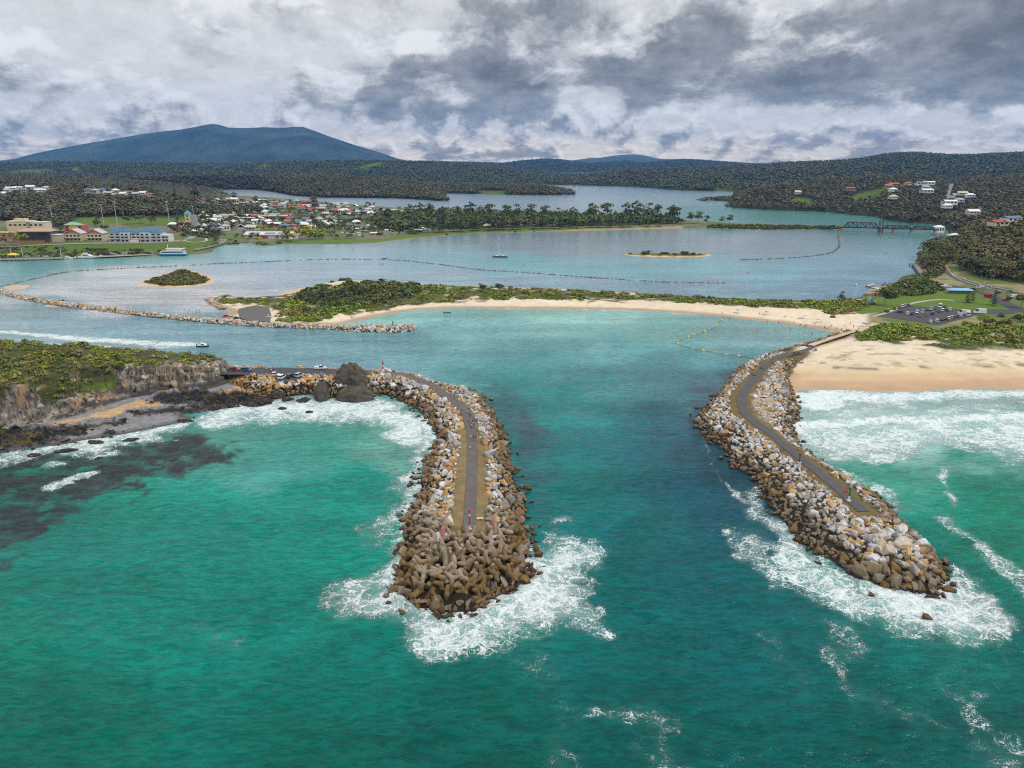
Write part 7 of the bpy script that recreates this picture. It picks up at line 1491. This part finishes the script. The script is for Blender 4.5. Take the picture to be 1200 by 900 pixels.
t = bld('brick_wing', 5, 279, .03, 'low brown brick wing at the left edge of the waterfront'); m = MB(); m.box((0, 6, 3.2), (26, 12, 6.4), A(.34, .17, .07)); m.build('wall', M_PAINT, t); m = MB(); m.box((0, 6, 6.6), (27, 13, .4), A(.5, .4, .28)); m.build('roof', M_ROOF, t); windows(t, [-7, 0, 7], [3.4], -.05, 3, 1.6)
t = bld('pavilion', 316, 279.5, .0, 'long white pavilion with dark solar roof on the lagoon shore'); m = MB(); m.box((0, 5, 2.5), (62, 10, 5), A(.66, .66, .66)); m.box((32, 2, 3), (12, 14, 6), A(.68, .68, .68)); m.build('wall', M_PAINT, t)
m = MB(); m.add(np.array([[-32, -1.5, 5.0], [32, -1.5, 5.0], [32, 12, 7.6], [-32, 12, 7.6], [-32, -1.5, 5.3], [32, -1.5, 5.3], [32, 12, 7.9], [-32, 12, 7.9]]), [[3, 2, 1, 0], [4, 5, 6, 7], [0, 1, 5, 4], [1, 2, 6, 5], [2, 3, 7, 6], [3, 0, 4, 7]], A(.60, .60, .62)); m.build('roof', M_ROOF, t)
for x in (-20, 0, 16): m = MB(); m.add(np.array([[x - 7, 0, 5.62], [x + 7, 0, 5.62], [x + 7, 8, 7.18], [x - 7, 8, 7.18]]), [[0, 1, 2, 3]], A(.03, .035, .07)); m.build('solar_panel', M_GLOSS, t)
windows(t, [-24, -16, 24, 32], [2.8], -.06, 4.5, 2.2); m = MB(); m.box((-9, -.1, 1.9), (14, .3, 3.6), A(.35, .10, .07)); m.build('brick_front', M_PAINT, t)
for x, y, L, lb in [(254, 256.5, 52, 'left long brick motel block with white eaves'), (318, 257.5, 48, 'right long brick motel block with white eaves'), (280, 259.5, 44, 'lower long brick motel block between the other two')]:
    t = bld('motel_block', x, y, .0, lb); m = MB(); m.box((0, 5, 3), (L, 9, 6), A(.36, .15, .08)); m.build('wall', M_PAINT, t); m = MB(); m.box((0, 5, 6.2), (L + 2, 11, .5), A(.66, .62, .55)); m.build('roof', M_ROOF, t); windows(t, np.linspace(-L * .42, L * .42, 7), [3.2], .44, 2.6, 2.6)
t = bld('clock_tower', 222, 266, .1, 'cream square tower with a small blue pyramid cap'); m = MB(); m.box((0, 0, 9), (7, 7, 18), A(.55, .46, .30)); m.box((6, 1, 8), (9, 7, 16), A(.32, .32, .34)); m.build('wall', M_PAINT, t); hip_roof(t, 0, 0, 7, 7, 18, 4.5, A(.05, .30, .38)); windows(t, [0], [6, 11, 15], -3.55, 2, 2)
t = bld('kiosk', 1125, 343.6, -.12, 'open kiosk with a long sky-blue roof beside the ramp', land=SP); m = MB(); m.box((0, 0, 1.4), (14, 4.5, 2.8), A(.22, .14, .14)); m.build('wall', M_PAINT, t); hip_roof(t, 0, 0, 17, 6.5, 2.8, 1.3, A(.22, .42, .58), .4)
t = bld('playground', 1021, 354.6, 0, 'small playground with red soft-fall surface on the lawn', 'playground', SP); m = MB(); m.box((0, 0, .32), (12, 10, .1), A(.22, .07, .04)); m.build('soft_fall', M_GROUND, t); m = MB(); [m.tube((x, y, .3), (x, y, 3), .12) for x in (-2, 2) for y in (-1.5, 1.5)]; m.box((0, 0, 1.6), (4.2, 3.2, .2), A(.1, .2, .4)); m.build('climbing_frame', M_PAINT, t); m = MB(); m.prism([(-2.4, 3), (0, 4), (2.4, 3)], 3.6, col=A(.06, .25, .12)); m.build('canopy', M_PAINT, t)
X, Y, Z = TW.hit(16, 301.2); t = thing('market_tent', (X, Y, Z), 0, cat='tent', label='bright yellow market tent on the wharf'); hip_roof(t, 0, 0, 9, 6, 2.6, 1.6, A(.70, .48, .05), .3); m = MB(); [m.tube((x, y, 0), (x, y, 2.7), .08) for x in (-4.2, 4.2) for y in (-2.7, 2.7)]; m.build('legs', M_PAINT, t)
# street lamps, flood lights and power poles
def mast(x, y, h, lb, nm='floodlight_mast', land=TW):
    X, Y, z = land.hit(x, y); t = thing(nm, (X, Y, float(z)), cat='light pole' if nm != 'power_pole' else 'power pole', label=lb); m = MB(); m.tube((0, 0, 0), (0, 0, h), .45, .28, 8, A(.42, .43, .44)); m.build('pole', M_PAINT, t)
    m = MB(); m.box((0, 0, h), (3.0, .5, .9) if nm == 'floodlight_mast' else (2.2, .2, .25), A(.5, .5, .5)); m.build('lamp_head' if nm != 'power_pole' else 'crossarm', M_PAINT, t)
for x, y, h, lb in [(62.5,262,24,'floodlight mast left of the green sports field'),(122,265,28,'floodlight mast beside the lodges'),(138,266,33,'tall floodlight mast above the green field'),(199,264,32,'floodlight mast right of the apartments'),(228,262,24,'lattice mast beside the blue-capped tower')]: mast(x, y, h, lb)
for x, y, h, lb in [(72,301,9,'light pole in the middle of the wharf'),(14,301,8,'light pole beside the yellow tent'),(27,301,8,'light pole right of the yellow tent')]: mast(x, y, h, lb, 'street_lamp')
for x, y, h, lb in [(1106,296,12,'power pole in the trees by the road bend'),(1064,247,14,'power pole in the mangroves beyond the bridge')]:
    X, Y, z = P(x, y, 2); t = thing('power_pole', (X, Y, 2), cat='power pole', label=lb); m = MB(); m.tube((0, 0, -1), (0, 0, h), .3, .2, 8, A(.3, .28, .25)); m.build('pole', M_WOOD, t); m = MB(); m.box((0, 0, h - .8), (2.4, .2, .2), A(.3, .28, .25)); m.build('crossarm', M_WOOD, t)
# straight road climbing the far hill, waterfront road
pts = []
for x, y in [(1105.5,238),(1108,233),(1110.5,228),(1112.6,223),(1114.6,218.5),(1116,214)]:
    p_ = on_hill(x, y); z_ = p_[2] - 9; pts.append(((x - CX) / FPX * (p_[1] * cP - (z_ - HCAM) * sP), p_[1], z_ + 9))
q = np.array(pts); Vr_ = np.concatenate([q + [-6, 0, -6.5], q + [6, 0, -6.5]]); n = len(q)
link('road', np_mesh('road', Vr_, np.array([[i, i + n, i + n + 1, i + 1] for i in range(n - 1)]), M_TAR, np.tile(A(.20, .195, .19), (2 * n, 1))), kind='structure', label='straight grey road climbing the hill beyond the bridge')
def trib(pts, w_, label, col):
    q = catmull(np.array(pts, float), 6); X, Y, z = TW.hit(q[:, 0], q[:, 1]); xy = np.stack([X, Y], 1); tt = np.gradient(xy, axis=0); tt /= np.linalg.norm(tt, axis=1)[:, None] + 1e-9; nn = np.stack([-tt[:, 1], tt[:, 0]], 1)
    rows = [np.concatenate([xy + nn * s * w_ / 2, (z + .35 - .5 * abs(s) * (abs(s) > 1))[:, None]], 1) for s in (-1.05, -1, 1, 1.05)]
    link('road', np_mesh('road', np.stack(rows, 1).reshape(-1, 3), grid_faces(len(q), 4), M_TAR, np.tile(col, (len(q) * 4, 1))), kind='structure', label=label)
trib([(0,289.5),(60,286.6),(120,285),(165,284.6),(200,283),(222,279.5),(226,276)], 7, 'waterfront road in front of the apartments', A(.26, .25, .26)); trib([(226,293),(245,289),(258,285),(262,280)], 8, 'road down to the slipway', A(.20, .19, .18)); trib([(212,281.5),(228,284),(242,282),(238,277)], 3, 'curving footpath on the grassy bank', A(.42, .36, .28))
autolabel(LAB)
if HAZE_ON: build_haze()
